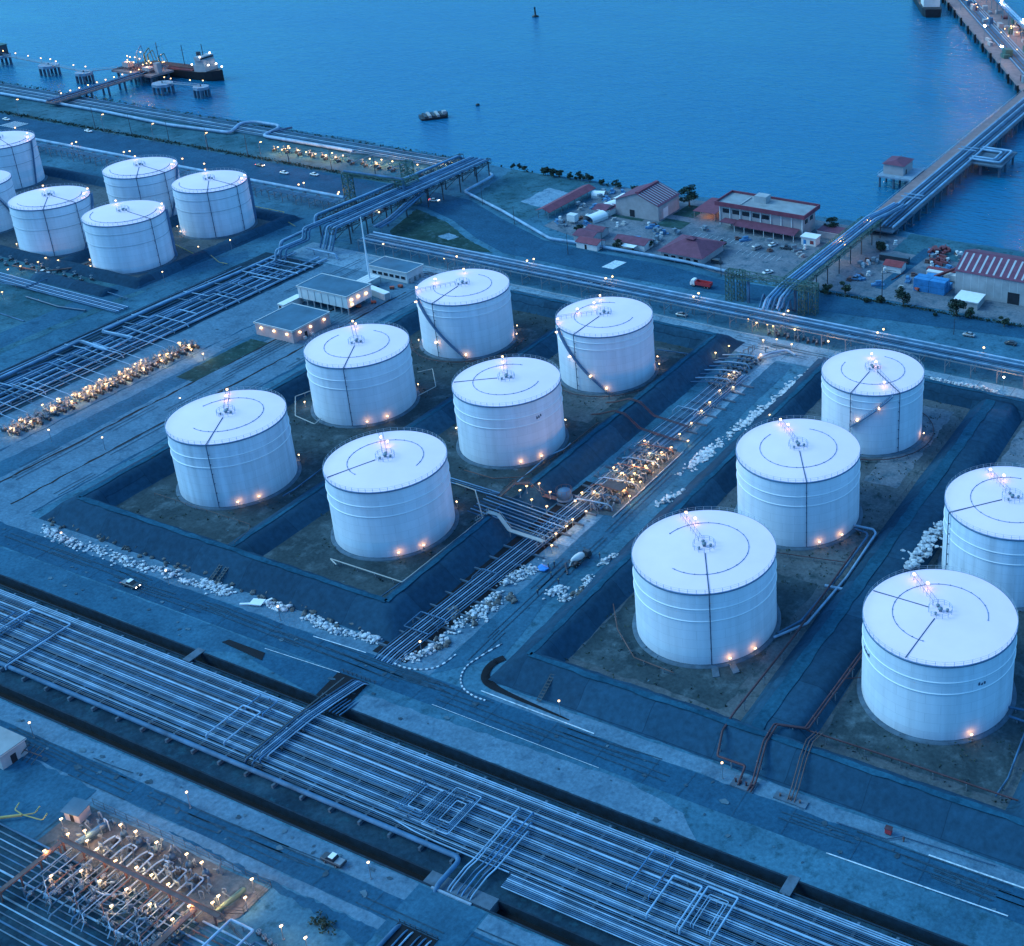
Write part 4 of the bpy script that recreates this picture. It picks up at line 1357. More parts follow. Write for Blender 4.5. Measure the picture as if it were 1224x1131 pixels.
for k in range(15):
    v0 = 210 + k * 4.6
    u0 = random.choice((-398, -394, -390, -396))
    pipe('thin cross pipe, %s from the front, joining corridor and lit valve row' % ordn[k], [(u0, v0 + 1.5, .7), (u0, v0 + 1.5, 1.7), (-371, v0, 1.7), (-368.5, v0, .7)], .11, 'pipe_bright' if k % 3 else 'pipe_mid', 'thin pipes joining the lit valve row', .3)
for k in range(10):
    v0 = (214, 224, 229, 251, 258, 279, 285, 302, 308, 318)[k]
    pipe('cross pipe with two bends, %s from the front over the corridor' % ordn[k], [(-405, v0, 1.0), (-396 + (k % 3) * 2, v0, 1.6), (-396 + (k % 3) * 2, v0 + 2.4, 1.6), (-380, v0 + 2.2, 1.6), (-379, v0 + 2.2, .4)], .17, ('pipe_bright', 'pipe_dull')[k % 2], 'bent cross pipes over the corridor', .5)
for k in range(4):
    v0 = (222, 288, 306, 322)[k]
    loop('low pipe loop, %s from the front inside the corridor' % ordn[k], -394 + (k % 2) * 2, v0, -383, v0 + 7, 1.4, .22, 'pipe_bright' if k % 2 else 'pipe_mid', 'low pipe loops inside the corridor')
for k in range(6):
    v0 = 331 + k * 3.6
    pipe('pipe, %s from the front of the bank turning across the corridor end' % ordn[k], [(-399.5 + (k % 2), v0, 1.5), (-379 + k * .4, v0 + .3, 1.5)], .24, 'pipe_mid' if k % 2 else 'pipe_bright', 'pipes across the corridor end', .8, posts=(7, 0))
for k in range(3):
    pipe('fat pipe, %s of three rising from the corridor to the pipe bridge' % ordn[k], [(-396.5 + k * 1.7, 330, 1.2), (-396.5 + k * 1.7, 345 + k, 1.2), (-396.5 + k * 1.7, 346 + k, 5.4), (-396 + k * 1.7, 360, 5.4), (-396 + k * 1.7, 361, 9.6), (-394.5 + k * 1.7, 400, 9.8), (-393.5 + k * 1.7, 464, 9.8)], .36, 'pipe_mid' if k else 'pipe_bright', 'pipes rising to the pipe bridge', 1.2, 10)
pipe('short fat pipe lying beside the corridor end', [(-393, 358.2, 2.4), (-377.6, 358.2, 2.4), (-376.8, 358.2, .4)], .4, 'pipe_bright', None, .8, 10, posts=(6, 0))
MB_edge = [(-379.2, 188, .4), (-378.8, 352, .4)]
def riser_set(label, group, spots, m='steel_grey'):
    for (x, y, h) in spots:
        o = MB().tube([(0, 0, 0), (0, 0, h), (random.uniform(-1.4, 1.4), random.uniform(-.6, .6), h), (random.uniform(-1.8, 1.8), random.uniform(-.6, .6), h * .3)], random.choice((.1, .14, .18)), 6, .3).build('riser', m, None, (x, y, .05))
        tag(o, label, 'riser pipe', group)


riser_set('bent riser pipe standing in the lit valve row beside the corridor', 'riser pipes of the lit valve row', [(-367.5 + random.uniform(-2, 4.5), 209 + k * 1.25, random.uniform(1.4, 2.8)) for k in range(54)] + [(-366.5 + random.uniform(-2, 4), random.uniform(209, 278), random.uniform(1.0, 2.2)) for k in range(36)])
vp = valve_proto('dark valve with hand wheel in the lit row beside the corridor', 'valves of the lit row beside the corridor', 1.6)
spots = []
for k in range(26):
    v0 = 210 + k * 2.65
    if 231 < v0 < 233:
        continue
    for q in range(3):
        spots.append((-368.8 + q * 2.3 + random.uniform(-.4, .4) + (v0 - 210) * .02, v0 + random.uniform(-.3, .3), 0.03, random.uniform(-.1, .1)))
copies(vp, spots)
for k in range(13):
    v0 = 211.5 + k * 5.2
    pipe('header stub between the lit valves, %s from the front' % ordn[k], [(-369.5, v0, 1.0), (-365.6, v0, 1.0), (-364.6, v0 + 2, 1.0), (-364.6, v0 + 4, 1.0), (-364.6, v0 + 4, .3)], .18, 'pipe_rust' if k % 2 else 'pipe_mid', 'header stubs between the lit valves', .5)
for (px, py) in ((23, 501), (36, 503), (12, 511), (50, 483), (68, 476), (61, 487), (85, 479), (86, 471), (102, 462), (104, 467), (118, 453), (125, 458), (113, 461), (142, 444), (148, 449), (152, 440), (161, 434), (168, 430), (170, 439), (190, 424), (192, 430), (200, 422), (213, 409), (225, 412), (228, 417), (242, 422), (131, 452), (94, 470)):
    x, y = G(px, py, 3.0)
    lamp(x, y, 0.03, 2.6, 'low glowing lamp among the valves beside the corridor', 'lamps of the lit valve row', 52, 'flood', 'lamp_warm', pi / 2)

# ---- left field pipes running east-west
for k in range(6):
    v0 = 284.6 + k * 1.0
    pipe('blue pipe, %s from the front of the bank crossing the west field' % ordn[k], [(-500, v0 + 1.5, .8), (-462, v0 + .5, .8), (-424, v0, .8), (-412, v0 - .2, .8)], .26, 'pipe_blue' if k % 2 else 'pipe_mid', 'pipes crossing the west field', posts=None)
pipe('pipe framing the west field bank, with two bends', [(-480, 283, 1.2), (-462, 285, 1.2), (-462, 296, 1.2), (-452, 297, 1.2), (-418, 294, 1.2)], .2, 'pipe_mid', None, .8, posts=(8, 0))
pipe('dark pipe edging the near side of the west field bank', [(-455, 280, .6), (-436, 279, .6), (-424, 281, .6)], .3, 'pipe_dark', None)
for (px, py) in ((45, 313), (54, 308), (69, 311), (24, 318), (9, 322), (2, 349)):
    x, y = G(px, py, 3)
    lamp(x, y, .03, 2.8, 'small lamp beside the pipes left of the far western tanks', 'lamps by the far western tanks', 14, 'flood', 'lamp_warm', pi / 2)
pipe('pinkish walkway pipe leading to the far western tanks', [(-486, 297, 1.2), (-470, 298, 1.2), (-461, 306, 1.4), (-460, 320, 1.4)], .35, 'pipe_rust', None, 1, posts=(6, 0))
for k, (p0, p1, p2, p3) in enumerate((((200, 288), (232, 304), (258, 298), (0, 0)), ((253, 298), (249, 303), (262, 314), (272, 316)), ((303, 247), (340, 254), (333, 259), (353, 271)))):
    pp = [G(*p, .6) for p in (p0, p1, p2, p3) if p != (0, 0)]
    pipe(('yellow rail beside the angular piped tank', 'yellow steps over the far western bund', 'yellow rail right of the far western group')[k], [(*q, .8) for q in pp], .14, 'pipe_yellow', None, .2, posts=(5, .0), name='yellow_rail', cat='railing')


for k in range(7):
    v0 = 268 - k * 9 + random.uniform(-2, 2)
    pipe('rusty pipe length lying in the west field, %s from the bank' % ordn[k], [(-470 + random.uniform(-15, 10), v0, .35), (-440 + random.uniform(-10, 4), v0 - random.uniform(-2, 3), .35)], .22, random.choice(('pipe_dull', 'pipe_mid', 'pipe_rust')), 'pipe lengths in the west field')
copies(valve_proto('dark valve among the lamps below the far western tanks', 'valves below the far western tanks', 1.3), [(-500 + k * 3.1, 297.5 + (k % 3) * 2.2, .05, random.choice((0, pi / 2))) for k in range(18)])


# ---- back rack: sleeper way carrying pipes on steel bents
def bent(u0, v0, v1, h, n_posts=3, m='steel_grey', z0=0.0):
    mb = MB()
    for k in range(n_posts):
        v = v0 + (v1 - v0) * k / (n_posts - 1)
        mb.bar((u0, v, z0), (u0, v, h), .28)
    mb.bar((u0, v0 - .4, h - .1), (u0, v1 + .4, h - .1), .3)
    mb.bar((u0, v0, h * .45), (u0, v1, h * .45), .2)
    return mb


t = thing('pipe_rack', 'long steel rack carrying pipes behind the tanks along the service road', 'pipe rack', (-240, 374, 0))
u = -376
while u < 60:
    bent(u + 240, -4.6, 4.8, 4.6).build('rack_bent', 'steel_grey', t)
    u += 9.0
for vv in (-4.8, 5.0):
    MB().bar((-136, vv, 4.75), (300, vv, 4.75), .3, .35).build('edge_beam', 'pipe_bright' if vv > 0 else 'steel_grey', t)
GR = 'pipes on the long rack behind the tanks'
for k, (v0, r, m_) in enumerate(((370.1, .3, 'pipe_mid'), (371.1, .22, 'pipe_bright'), (372.0, .2, 'pipe_mid'), (373.2, .3, 'pipe_dark'), (374.4, .32, 'pipe_mid'), (375.4, .25, 'pipe_bright'), (376.4, .2, 'pipe_mid'), (377.6, .38, 'pipe_bright'))):
    pipe('%s pipe, %s from the service road on the long rack' % (FIN[m_], ordn[k]), [(-375, v0, 5.05 + r), (60, v0, 5.05 + r)], r, m_, GR)
mb = MB().box(-376, 367.2, .03, -190, 367.6, .25)
tag(mb.build('kerb', 'kerb_stone'), 'long straight kerb between the service road and the rack', 'kerb')
# coast rack behind the far western tanks
t = thing('pipe_rack', 'steel rack with a fat white pipe behind the far western tanks', 'pipe rack', (-500, 404, 0))
u = -640
while u < -410:
    bent(u + 500, -4.5, 2, 4.2).build('rack_bent', 'steel_grey', t)
    u += 8
pipe('fat white pipe on the rack behind the far western tanks', [(-900, 405.5, 5), (-417, 405.5, 5)], .75, 'pipe_bright', None, 0, 12)
for k in range(3):
    pipe('slim pipe, %s in front of the fat white one' % ordn[k], [(-900, 400 + k * 1.3, 4.5), (-417, 400 + k * 1.3, 4.5)], .25, 'pipe_mid', 'slim pipes in front of the fat white pipe')
# coast strip pipes
GC = 'pipes along the coast'
pipe('fat pale coast pipe that swings round a tall loop', [(-1000, 465, 1.4), (-645, 463.5, 1.4), (-590, 460.5, 1.4), (-549, 464, 1.4), (-557, 478, 1.6), (-553, 483.5, 1.6), (-536, 484, 1.6), (-532, 480, 1.6), (-530, 467, 1.4), (-470, 467.5, 1.2)], .8, 'pipe_bright', GC, 3.5, 12)
for k in range(6):
    v0 = 468.5 + k * 2.1
    pipe('grey pipe, %s from the road beside the shore bank' % ordn[k], [(-1000, v0, 1.0), (-406, v0 - .6, 1.0)], (.3, .22, .4, .3, .2, .35)[k], ('pipe_mid', 'pipe_bright', 'pipe_mid', 'pipe_bright', 'pipe_mid', 'pipe_mid')[k], GC)
pipe('short pale pipe branching from the coast loop to the shore', [(-531, 470, 1.4), (-530, 478, 1.4), (-528, 483, 1.4), (-527, 484.5, 1.4)], .6, 'pipe_mid', GC, 2)
for k in range(4):
    pipe('slim pipe, %s of a bank laid across the coast strip' % ordn[k], [(-470 + k * 12, 452, .9), (-470 + k * 12, 466, .9), (-462 + k * 12, 468, .9)], .25, 'pipe_mid', 'short pipes across the coast strip', 1.2)
# white pipe zig-zag by the road bend
pipe('white pipe running along the road bend past the red roofed yard', [(-388, 470, .6), (-384, 467, 1.3), (-383, 462, 1.3), (-381.5, 443, 1.3), (-350, 429.5, 1.3), (-312, 411.2, 1.3), (-295, 412.6, 1.3), (-249, 413.6, 1.3), (-221, 411, 1.3)], .62, 'pipe_bright', None, 1.6, 12, posts=(9, 0))


# ---- lattice gantries and the pipe bridges
def lattice(mb, a, b, w, h, n, s=.16):
    """four-chord lattice between points a and b (horizontal or vertical)"""
    a, b = Vector(a), Vector(b)
    d = (b - a)
    vert = abs(d.z) > max(abs(d.x), abs(d.y))
    e1 = Vector((1, 0, 0)) if vert else Vector((-d.y, d.x, 0)).normalized()
    e2 = Vector((0, 1, 0)) if vert else Vector((0, 0, 1))
    cs = [e1 * i * w / 2 + e2 * j * h / 2 for i, j in ((-1, -1), (1, -1), (1, 1), (-1, 1))]
    for c in cs:
        mb.bar(a + c, b + c, s)
    for k in range(n + 1):
        p = a + d * k / n
        for i in range(4):
            mb.bar(p + cs[i], p + cs[(i + 1) % 4], s * .7)
            if k < n:
                q = a + d * (k + 1) / n
                mb.bar(p + cs[i if k % 2 else (i + 1) % 4], q + cs[(i + 1) % 4 if k % 2 else i], s * .7)
    return mb


t = thing('gantry', 'green steel portal over the coast road beside the mast', 'gantry', (-406, 413, 0))
for (x, y, w, d, hh) in ((-13.5, -1.5, 3.2, 3.2, 14), (12.5, 7, 4.5, 10, 13.5), (-5, 27, 4, 4, 12)):
    lattice(MB(), (x, y, 0), (x, y, hh), w, d, 6, .35).build('lattice_tower', 'steel_green', t)
lattice(MB(), (-15, -.5, 13.4), (16, 2.2, 13.4), 2.6, 1.6, 8, .3).build('lattice_beam', 'steel_green', t)
MB().tube([(-15, -1.2, 14.7), (15.5, 1.4, 14.7), (16, 1.4, 6)], .55, 10, .8).build('beam_pipe', 'pipe_mid', t)
t = thing('pipe_bridge', 'long raised lattice bridge taking pipes over the coast road to the shore', 'pipe bridge', (-391, 370, 0))
for (x, y0, y1, z) in ((-9.5, 3, 96, 8.7), (6.5, -6, 96, 8.7)):
    lattice(MB(), (x, y0, z), (x, y1, z), 1.8, 2.2, 22, .22).build('lattice_beam', 'steel_dark', t)
for v in (4, 14, 26, 38, 52, 62, 74, 86, 95):
    mb = bent(0, 0, 0.01, 1)
    mb = MB()
    for x in (-9.5, -2, 6.5):
        mb.bar((x, v, 0), (x, v, 8.4), .4)
    mb.bar((-10.5, v, 8.2), (7.5, v, 8.2), .4).bar((-9.5, v, .3), (-2, v, 8), .22).bar((-2, v, .3), (6.5, v, 8), .22)
    mb.build('bridge_leg', 'steel_dark', t)
GBp = 'pipes on the raised bridge to the shore'
for k in range(5):
    u0 = -389.5 + k * 1.6
    pipe('pipe, %s from the left on the right half of the raised bridge' % ordn[k], [(u0, 362, 1.5), (u0, 366, 9.8), (u0, 464, 9.8)], .35, 'pipe_bright' if k % 2 else 'pipe_mid', GBp, 1.0)
for k in range(3):
    pipe('pipe, %s of the low bank ramping beside the grass triangle' % ordn[k], [(-381 + k * 1.6, 384, 4.6), (-380.5 + k * 1.6, 392, 5.4), (-386.5 + k * 1.6, 419, 8.0)], .42, 'pipe_bright' if k == 0 else 'pipe_mid', 'low pipes beside the grass triangle', 1.0, 10)

t = thing('gantry', 'dark green lattice gantry spanning the road before the jetty bridge', 'gantry', (-200, 391, 0))
for (x, y) in ((-16.5, 0), (-12.5, 1.5), (13.5, 0), (17, 2)):
    lattice(MB(), (x, y, 0), (x, y, 12), 2.4, 2.4, 6, .24).build('lattice_tower', 'steel_green', t)
lattice(MB(), (-17.8, .6, 10.6), (18.6, 1.4, 10.6), 3.2, 2.4, 13, .24).build('lattice_beam', 'steel_green', t)
for (x, y) in ((-9, .5), (10, 1)):
    MB().bar((x, y, 0), (x, y, 9.4), .8).build('column', 'pipe_mid', t)
t = thing('pipe_bridge', 'lattice trestle taking blue pipes from the green gantry to the jetty', 'pipe bridge', (-194, 440, 0))
for x in (-4.2, 4.2):
    lattice(MB(), (x, -46, 8.2), (x, 34, 7.2), 1.0, 1.7, 20, .18).build('lattice_beam', 'steel_green', t)
for v in (-40, -30, -20, -9, 2, 13, 24, 33):
    mb = MB()
    for x in (-4.2, 4.2):
        mb.bar((x, v, 0), (x, v, 7.6), .32)
    mb.bar((-4.6, v, 7.3), (4.6, v, 7.3), .3).bar((-4.2, v, .4), (4.2, v, 7), .16)
    mb.build('bridge_leg', 'steel_dark', t)
for k in range(5):
    u0 = -196.8 + k * 1.4
    pipe('blue grey pipe, %s from the left on the trestle to the jetty' % ordn[k], [(u0 + 1, 377 + k, 5.6), (u0 + 1, 380 + k, 8.6), (u0 + .5, 391, 9.2), (u0, 396, 8.9), (u0, 474, 7.9), (u0 + 1.5, 486, 6.9), (u0 + 3.2, 498, 6.8)], .42, ('pipe_bright', 'pipe_blue', 'pipe_mid', 'pipe_bright', 'pipe_mid')[k], 'pipes on the trestle to the jetty', 1.2, 10)
for k in range(5):
    u0 = -201 + k * 2.6
    pipe('curved blue pipe, %s under the green gantry' % ordn[k], [(u0 + 3, 379, 5.2), (u0 + 1.2, 385, 6.5), (u0, 388.5, 6.5), (u0, 390, 1.0), (u0, 393, .3)], .38, 'pipe_blue' if k % 2 else 'pipe_mid', 'curved pipes under the green gantry', 1.6, 10)


# ================================================================== INSIDE THE BUNDS
def railing(label, pts, m='pipe_cream', h=1.1, step=4.0, r=.09, name='railing', cat='railing', group=None, rails=1):
    """a rail on posts along a line of plan points (z = ground height at each)"""
    c = Vector(pts[0])
    mb = MB()
    P = [Vector(p) - c for p in pts]
    for j in range(rails):
        mb.tube([p + Vector((0, 0, h * (1 - j * .45))) for p in P], r, 6)
    for a, b in zip(P[:-1], P[1:]):
        n = max(1, int((b - a).length / step))
        for k in range(n + 1):
            q = a.lerp(b, k / n)
            mb.bar(q, q + Vector((0, 0, h)), r * 1.3)
    return tag(mb.build(name, m, None, tuple(c)), label, cat, group)


def gp(*pts, z=0.03, zs=None):
    return [(*G(p[0], p[1], z if zs is None else zs[i]), z if zs is None else zs[i]) for i, p in enumerate(pts)]


pipe('cream fire pipe framing the foot of the corner tank on the bund', gp((402, 675), (395, 668), (481, 696), (550, 641), (577, 619), (568, 586), (545, 578), zs=[1.3] * 7), .17, 'pipe_cream', None, .3, posts=(5, .05), name='fire_pipe', cat='pipe')
pipe('pale fire pipe bent round the tank between stained tank and control buildings', gp((375, 466), (353, 474), (353, 497), (376, 507), (384, 500), zs=[1.3] * 5), .15, 'pipe_cream', None, .3, posts=(5, .05), name='fire_pipe', cat='pipe')
pipe('pale fire pipe right of the tank beside the stained one', gp((499, 445), (517, 441), (521, 462), (500, 473), zs=[1.3] * 4), .13, 'pipe_cream', None, .3, posts=(5, .05), name='fire_pipe', cat='pipe')
pipe('brownish fire pipe across the scrub before the tank beside the valve skid', gp((555, 562), (590, 572), (625, 570), (665, 545), (715, 505), zs=[1.2] * 5), .15, 'pipe_rust', None, .3, posts=(6, .05), name='fire_pipe', cat='pipe')
pipe('straight pale pipe at the inner foot of the bund beside the valve skid', gp((612, 582), (655, 545), (676, 536), (682, 530), zs=[1.0] * 4), .2, 'pipe_bright', None, .4, posts=(6, .05))
pipe('pale pipe along the inner bund from the corner tank', gp((440, 724), (545, 650), (600, 603), zs=[.9] * 3), .16, 'pipe_mid', None, .4, posts=(7, .05))
pipe('grey pipe at the foot of the stained tank', gp((338, 593), (352, 585), (385, 560), zs=[.9] * 3), .2, 'pipe_mid', None, .4, posts=(5, .05))
pipe('pale pipe by the tank with the four lamp stair', gp((772, 470), (790, 462), (806, 445), (845, 430), zs=[.9] * 4), .2, 'pipe_bright', None, .5, posts=(6, .05))
pipe('pale pipe leading right from the stair tank to the back valves', gp((786, 418), (830, 424), (862, 432), (890, 437), zs=[.9] * 4), .22, 'pipe_mid', None, .5, posts=(6, .05))
pipe('dark ring pipe round the foot of the tank near the mast', [(-282.8 + 19.5 * cos(a * .25 - 2.6), 322 + 19.5 * sin(a * .25 - 2.6), 1.0) for a in range(13)], .13, 'pipe_red', None, 0, posts=(6, .05), name='fire_pipe', cat='pipe')
pipe('dark red ring pipe round the foot of the tank with the four lamp stair', [(-225.4 + 19.5 * cos(a * .25 - 2.6), 322.2 + 19.5 * sin(a * .25 - 2.6), 1.0) for a in range(13)], .13, 'pipe_red', None, 0, posts=(6, .05), name='fire_pipe', cat='pipe')
railing('thin rail fence inside the bund before the stained tank', [(-298, 204, .05), (-262, 204, .05), (-258, 200, 1.5), (-255, 193, 3.2)], 'pipe_rust', 1.0, 4, .06)
# walkways over the bund at the junction
t = thing('footbridge', 'cream stepped footbridge over the bund pipes', 'footbridge', (-195, 230, 0))
P = [(-13, 1.4, 1.2), (-11.5, 1.4, 2.4), (-8.5, 1.0, 5.3), (-5, 1.0, 5.3), (-.5, -.4, 2.6), (10.5, -.6, 2.4)]
mb = MB()
for a, b in zip(P[:-1], P[1:]):
    mb.bar(a, b, 1.1, .18)
mb.build('deck', 'pipe_cream', t)
mb = MB()
for s in (-.5, .5):
    mb.tube([(p[0], p[1] + s, p[2] + 1.05) for p in P], .05, 5)
    for p in P:
        mb.bar((p[0], p[1] + s, p[2]), (p[0], p[1] + s, p[2] + 1.05), .08)
mb.build('handrail', 'pipe_cream', t)
mb = MB()
for p in P[::2]:
    mb.bar((p[0], p[1], 0), (p[0], p[1], p[2] - .1), .22)
mb.build('leg', 'steel_grey', t)
t = thing('footbridge', 'brown stepped footbridge beside the domed filter at the bund crossing', 'footbridge', (-203, 247, 0))
P = [(-7, -3.4, .6), (-3.5, -.5, 4.6), (.5, 1.4, 4.7), (5.2, .6, 2.4), (9, 1.6, 1.8)]
mb = MB()
for a, b in zip(P[:-1], P[1:]):
    mb.bar(a, b, 1.2, .18)
mb.build('deck', 'pipe_rust', t)
mb = MB()
for s in (-.55, .55):
    mb.tube([(p[0], p[1] + s, p[2] + 1.05) for p in P], .05, 5)
    for p in P:
        mb.bar((p[0], p[1] + s, p[2]), (p[0], p[1] + s, p[2] + 1.05), .08)
mb.build('handrail', 'pipe_rust', t)
# filter dome
t = thing('filter_vessel', 'pale domed vessel beside the bund crossing', 'vessel', (*G(675, 596), 0))
MB().lathe([(2.0, .4), (2.1, 1.8), (1.8, 2.6), (1.0, 3.1), (.02, 3.3)], n=24).build('dome', 'pipe_mid', t)
MB().lathe([(2.35, 0), (2.35, .4), (2.0, .5)], n=24).build('base_ring', 'concrete', t)
mb = MB()
for k in range(10):
    a = 2 * pi * k / 10
    mb.bar((2.2 * cos(a), 2.2 * sin(a), 2.2), (2.2 * cos(a), 2.2 * sin(a), 3.3), .07)
mb.tube([(2.2 * cos(2 * pi * k / 20), 2.2 * sin(2 * pi * k / 20), 3.3) for k in range(21)], .05, 5)
mb.build('handrail', 'pipe_rust', t)
# red pipes over the bund
for k, v0 in enumerate((291.5, 300.0)):
    for q in range(2):
        pipe('red fire pipe stepping over the bund behind the valve skid, %s pair, %s pipe' % (('near', 'far')[k], ('left', 'right')[q]), [(-213, v0 + 2.0 + q * .6, 1.0), (-209.5, v0 + 1.7 + q * .6, 2.2), (-203.6, v0 + 1 + q * .6, 5.1), (-199.4, v0 + .6 + q * .6, 5.1), (-194.2, v0 + q * .6, 1.8), (-181, v0 - 1 + q * .6, 1.5)], .14, 'pipe_red', 'red fire pipes over the bund', .6)
# valve skid: pumps, headers, lamps beside the cross road
sheet('pavement', [(-190, 247.5), (-176.6, 250), (-176.6, 287), (-188, 287)], .06, 'bund_floor', 'stained concrete floor of the valve skid', 3, .2)
mb = MB().box(-.15, -19, 0, .15, 19, .3)
tag(mb.build('kerb', 'kerb_stone', None, (-176.4, 268.5, .05)), 'low kerb along the lit valve skid', 'kerb')
vp2 = valve_proto('dark valve on the lit skid between the two tank groups', 'valves of the lit skid', 1.2)
copies(vp2, [(-187 + (k % 4) * 2.5 + random.uniform(-.3, .3), 251.5 + (k // 4) * 4.2 + random.uniform(-.4, .4), .08, random.choice((0, pi / 2))) for k in range(36)])
for k in range(9):
    v0 = 251 + k * 4.1
    pipe('skid header, %s from the front across the lit valves' % ordn[k], [(-190, v0, 1.1), (-188, v0, 2.0), (-179.5, v0 + 1, 2.0), (-178.2, v0 + 1, 1.2), (-178.2, v0 + 1, .2)], .17, ('pipe_bright', 'pipe_mid', 'pipe_rust')[k % 3], 'headers of the lit skid', .5)
for k in range(3):
    pipe('skid collector running along the lit valves, %s from the bund' % ordn[k], [(-186.4 + k * 2.6, 250.5, .7), (-186.4 + k * 2.6, 286, .7)], .2, 'pipe_mid', 'collectors of the lit skid')


def pump(label, group, m='steel_dark'):
    t = thing('pump', label, 'pump', (0, 0, 0), 0, group)
    MB().cbox((0, 0, 0), 3.4, 1.2, .3).build('base_plate', 'dark_concrete', t)
    mb = MB().tube([(-1.4, 0, .9), (.1, 0, .9)], .48, 12)
    for k in range(6):
        mb.tube([(-1.3 + k * .24, 0, .9), (-1.22 + k * .24, 0, .9)], .54, 12)
    mb.build('motor', m, t)
    MB().tube([(.1, 0, .9), (.7, 0, .9)], .15, 8).lathe([(.02, .35), (.55, .4), (.62, .9), (.5, 1.3), (.2, 1.45), (.2, 1.9)], (1.1, 0, 0), 12).build('casing', 'pipe_mid', t)
    return t


riser_set('bent riser pipe standing on the lit skid', 'riser pipes of the lit skid', [(random.uniform(-189, -177.5), 249 + k * .85, random.uniform(1.4, 3.0)) for k in range(44)])
riser_set('bent riser pipe at the head of the cross road', 'riser pipes at the head of the cross road', [(random.uniform(-191, -182), 327 + k * 1.2, random.uniform(1.2, 2.6)) for k in range(26)])
pp = pump('dark motor pump on the lit skid between the tank groups', 'pumps of the lit skid')
copies(pp, [(-184.5, 256, .08, .3), (-184, 262, .08, 0), (-181.5, 270, .08, pi / 2), (-184.5, 277, .08, 0), (-181.2, 283, .08, pi / 2)])
t = thing('pump_shelter', 'small open shelter with a brown slab roof on the lit skid', 'shelter', (-182, 259.5, .08))
MB().cbox((0, 0, 2.8), 6.4, 3.6, .22).build('roof', 'pipe_rust', t)
for sx in (-1, 1):
    for sy in (-1, 1):
        MB().bar((sx * 2.9, sy * 1.5, 0), (sx * 2.9, sy * 1.5, 2.8), .16).build('post', 'steel_grey', t)
for (px, py) in ((710, 587), (742, 565), (757, 555), (770, 526), (725, 577), (733, 558), (755, 572), (790, 540), (802, 534), (780, 553), (745, 580), (771, 556), (752, 592), (743, 583), (786, 548), (758, 565), (765, 575), (776, 541)):
    x, y = G(px, py, 3.2)
    lamp(x, y, 0.05, 2.8, 'lamp glowing over the pumps of the lit skid', 'lamps of the lit skid', 42, 'flood', 'lamp_warm', random.uniform(.2, 1.4))
for (px, py) in ((653, 604), (635, 596), (621, 585), (629, 580), (644, 577), (657, 587), (684, 620), (677, 628), (664, 637), (659, 651), (687, 598)):
    x, y = G(px, py, 6.6 if px < 660 and py < 606 else 2.6)
    lamp(x, y, 4.0 if px < 660 and py < 606 else 0.05, 2.2, 'low lamp where pipes cross the western bund', 'lamps of the bund crossing', 22, 'flood', 'lamp_warm', random.uniform(.2, 1.4))
vp8 = valve_proto('small valve on a pipe of the pump yard', 'small valves of the pump yard', .75)
copies(vp8, [(-206 + random.uniform(0, 34), 97 + random.uniform(0, 9), .9, random.choice((0, pi / 2))) for k in range(70)])
vp3 = valve_proto('small dark valve at the bund crossing', 'valves of the bund crossing', .8)
copies(vp3, [(-186.5 + (k % 2) * 1.2, 229 + k * .75, .08, 0) for k in range(20)])
for k, (px, py) in enumerate(((812, 518), (826, 505), (838, 490), (848, 480), (860, 466), (700, 610), (695, 588), (822, 526))):
    x, y = G(px, py, 2.0)
    lamp(x, y, 0.05, 1.6, 'low lamp beside the far half of the cross road pipes', 'lamps beside the cross road pipes', 12, 'flood', 'lamp_warm', random.uniform(.2, 1.4))
# back valve group by the service road
vp4 = valve_proto('dark valve in the group at the head of the cross road', 'valves at the head of the cross road', 1.2)
copies(vp4, [(-189.5 + (k % 4) * 1.9, 328 + (k // 4) * 3.2 + random.uniform(-.3, .3), .08, random.choice((0, pi / 2))) for k in range(32)])
for k in range(8):
    pipe('pale bent pipe, %s from the front at the head of the cross road' % ordn[k], [(-196, 326 + k * 3.1, 1.0), (-190, 327 + k * 3.1, 2.0), (-184.5, 328 + k * 3.1, 2.0), (-183.5, 328 + k * 3.1, .3)], .22, 'pipe_bright' if k % 2 else 'pipe_mid', 'bent pipes at the head of the cross road', .8)
pipe('fat curved pale pipe at the corner of the service road', [(-185, 350, 1), (-182, 355, 1.2), (-178, 360, 1.2), (-174, 359, .5)], .45, 'pipe_bright', None, 1.5, 10)
for (px, py, h, pw) in ((871, 414, 3, 18), (912, 407, 3, 20), (928, 406, 4, 18), (946, 412, 3.5, 18), (855, 422, 3, 14), (909, 424, 2.5, 16), (877, 445, 3, 16), (871, 448, 2.5, 14), (876, 463, 1.5, 10)):
    x, y = G(px, py, h)
    lamp(x, y, 0.05, h, 'lamp over the valve group at the head of the cross road', 'lamps at the head of the cross road', pw * 2, 'flood', 'lamp_warm', random.uniform(0, 1))
# valve bank by the rack
vp5 = valve_proto('dark valve of the bank below the long rack', 'valves below the long rack', 1.2)
copies(vp5, [(-190 + k * 1.9 + random.uniform(-.3, .3), 370.2 + (k % 2) * 1.6, .05, pi / 2) for k in range(12)])
for (px, py, h) in ((894, 382, 3), (932, 385, 3), (917, 388, 2.6), (904, 386, 2.6), (924, 390, 2.2)):
    x, y = G(px, py, h)
    lamp(x, y, 0.05, h, 'lamp over the valves below the long rack', 'lamps below the long rack', 30, 'flood', 'lamp_warm')
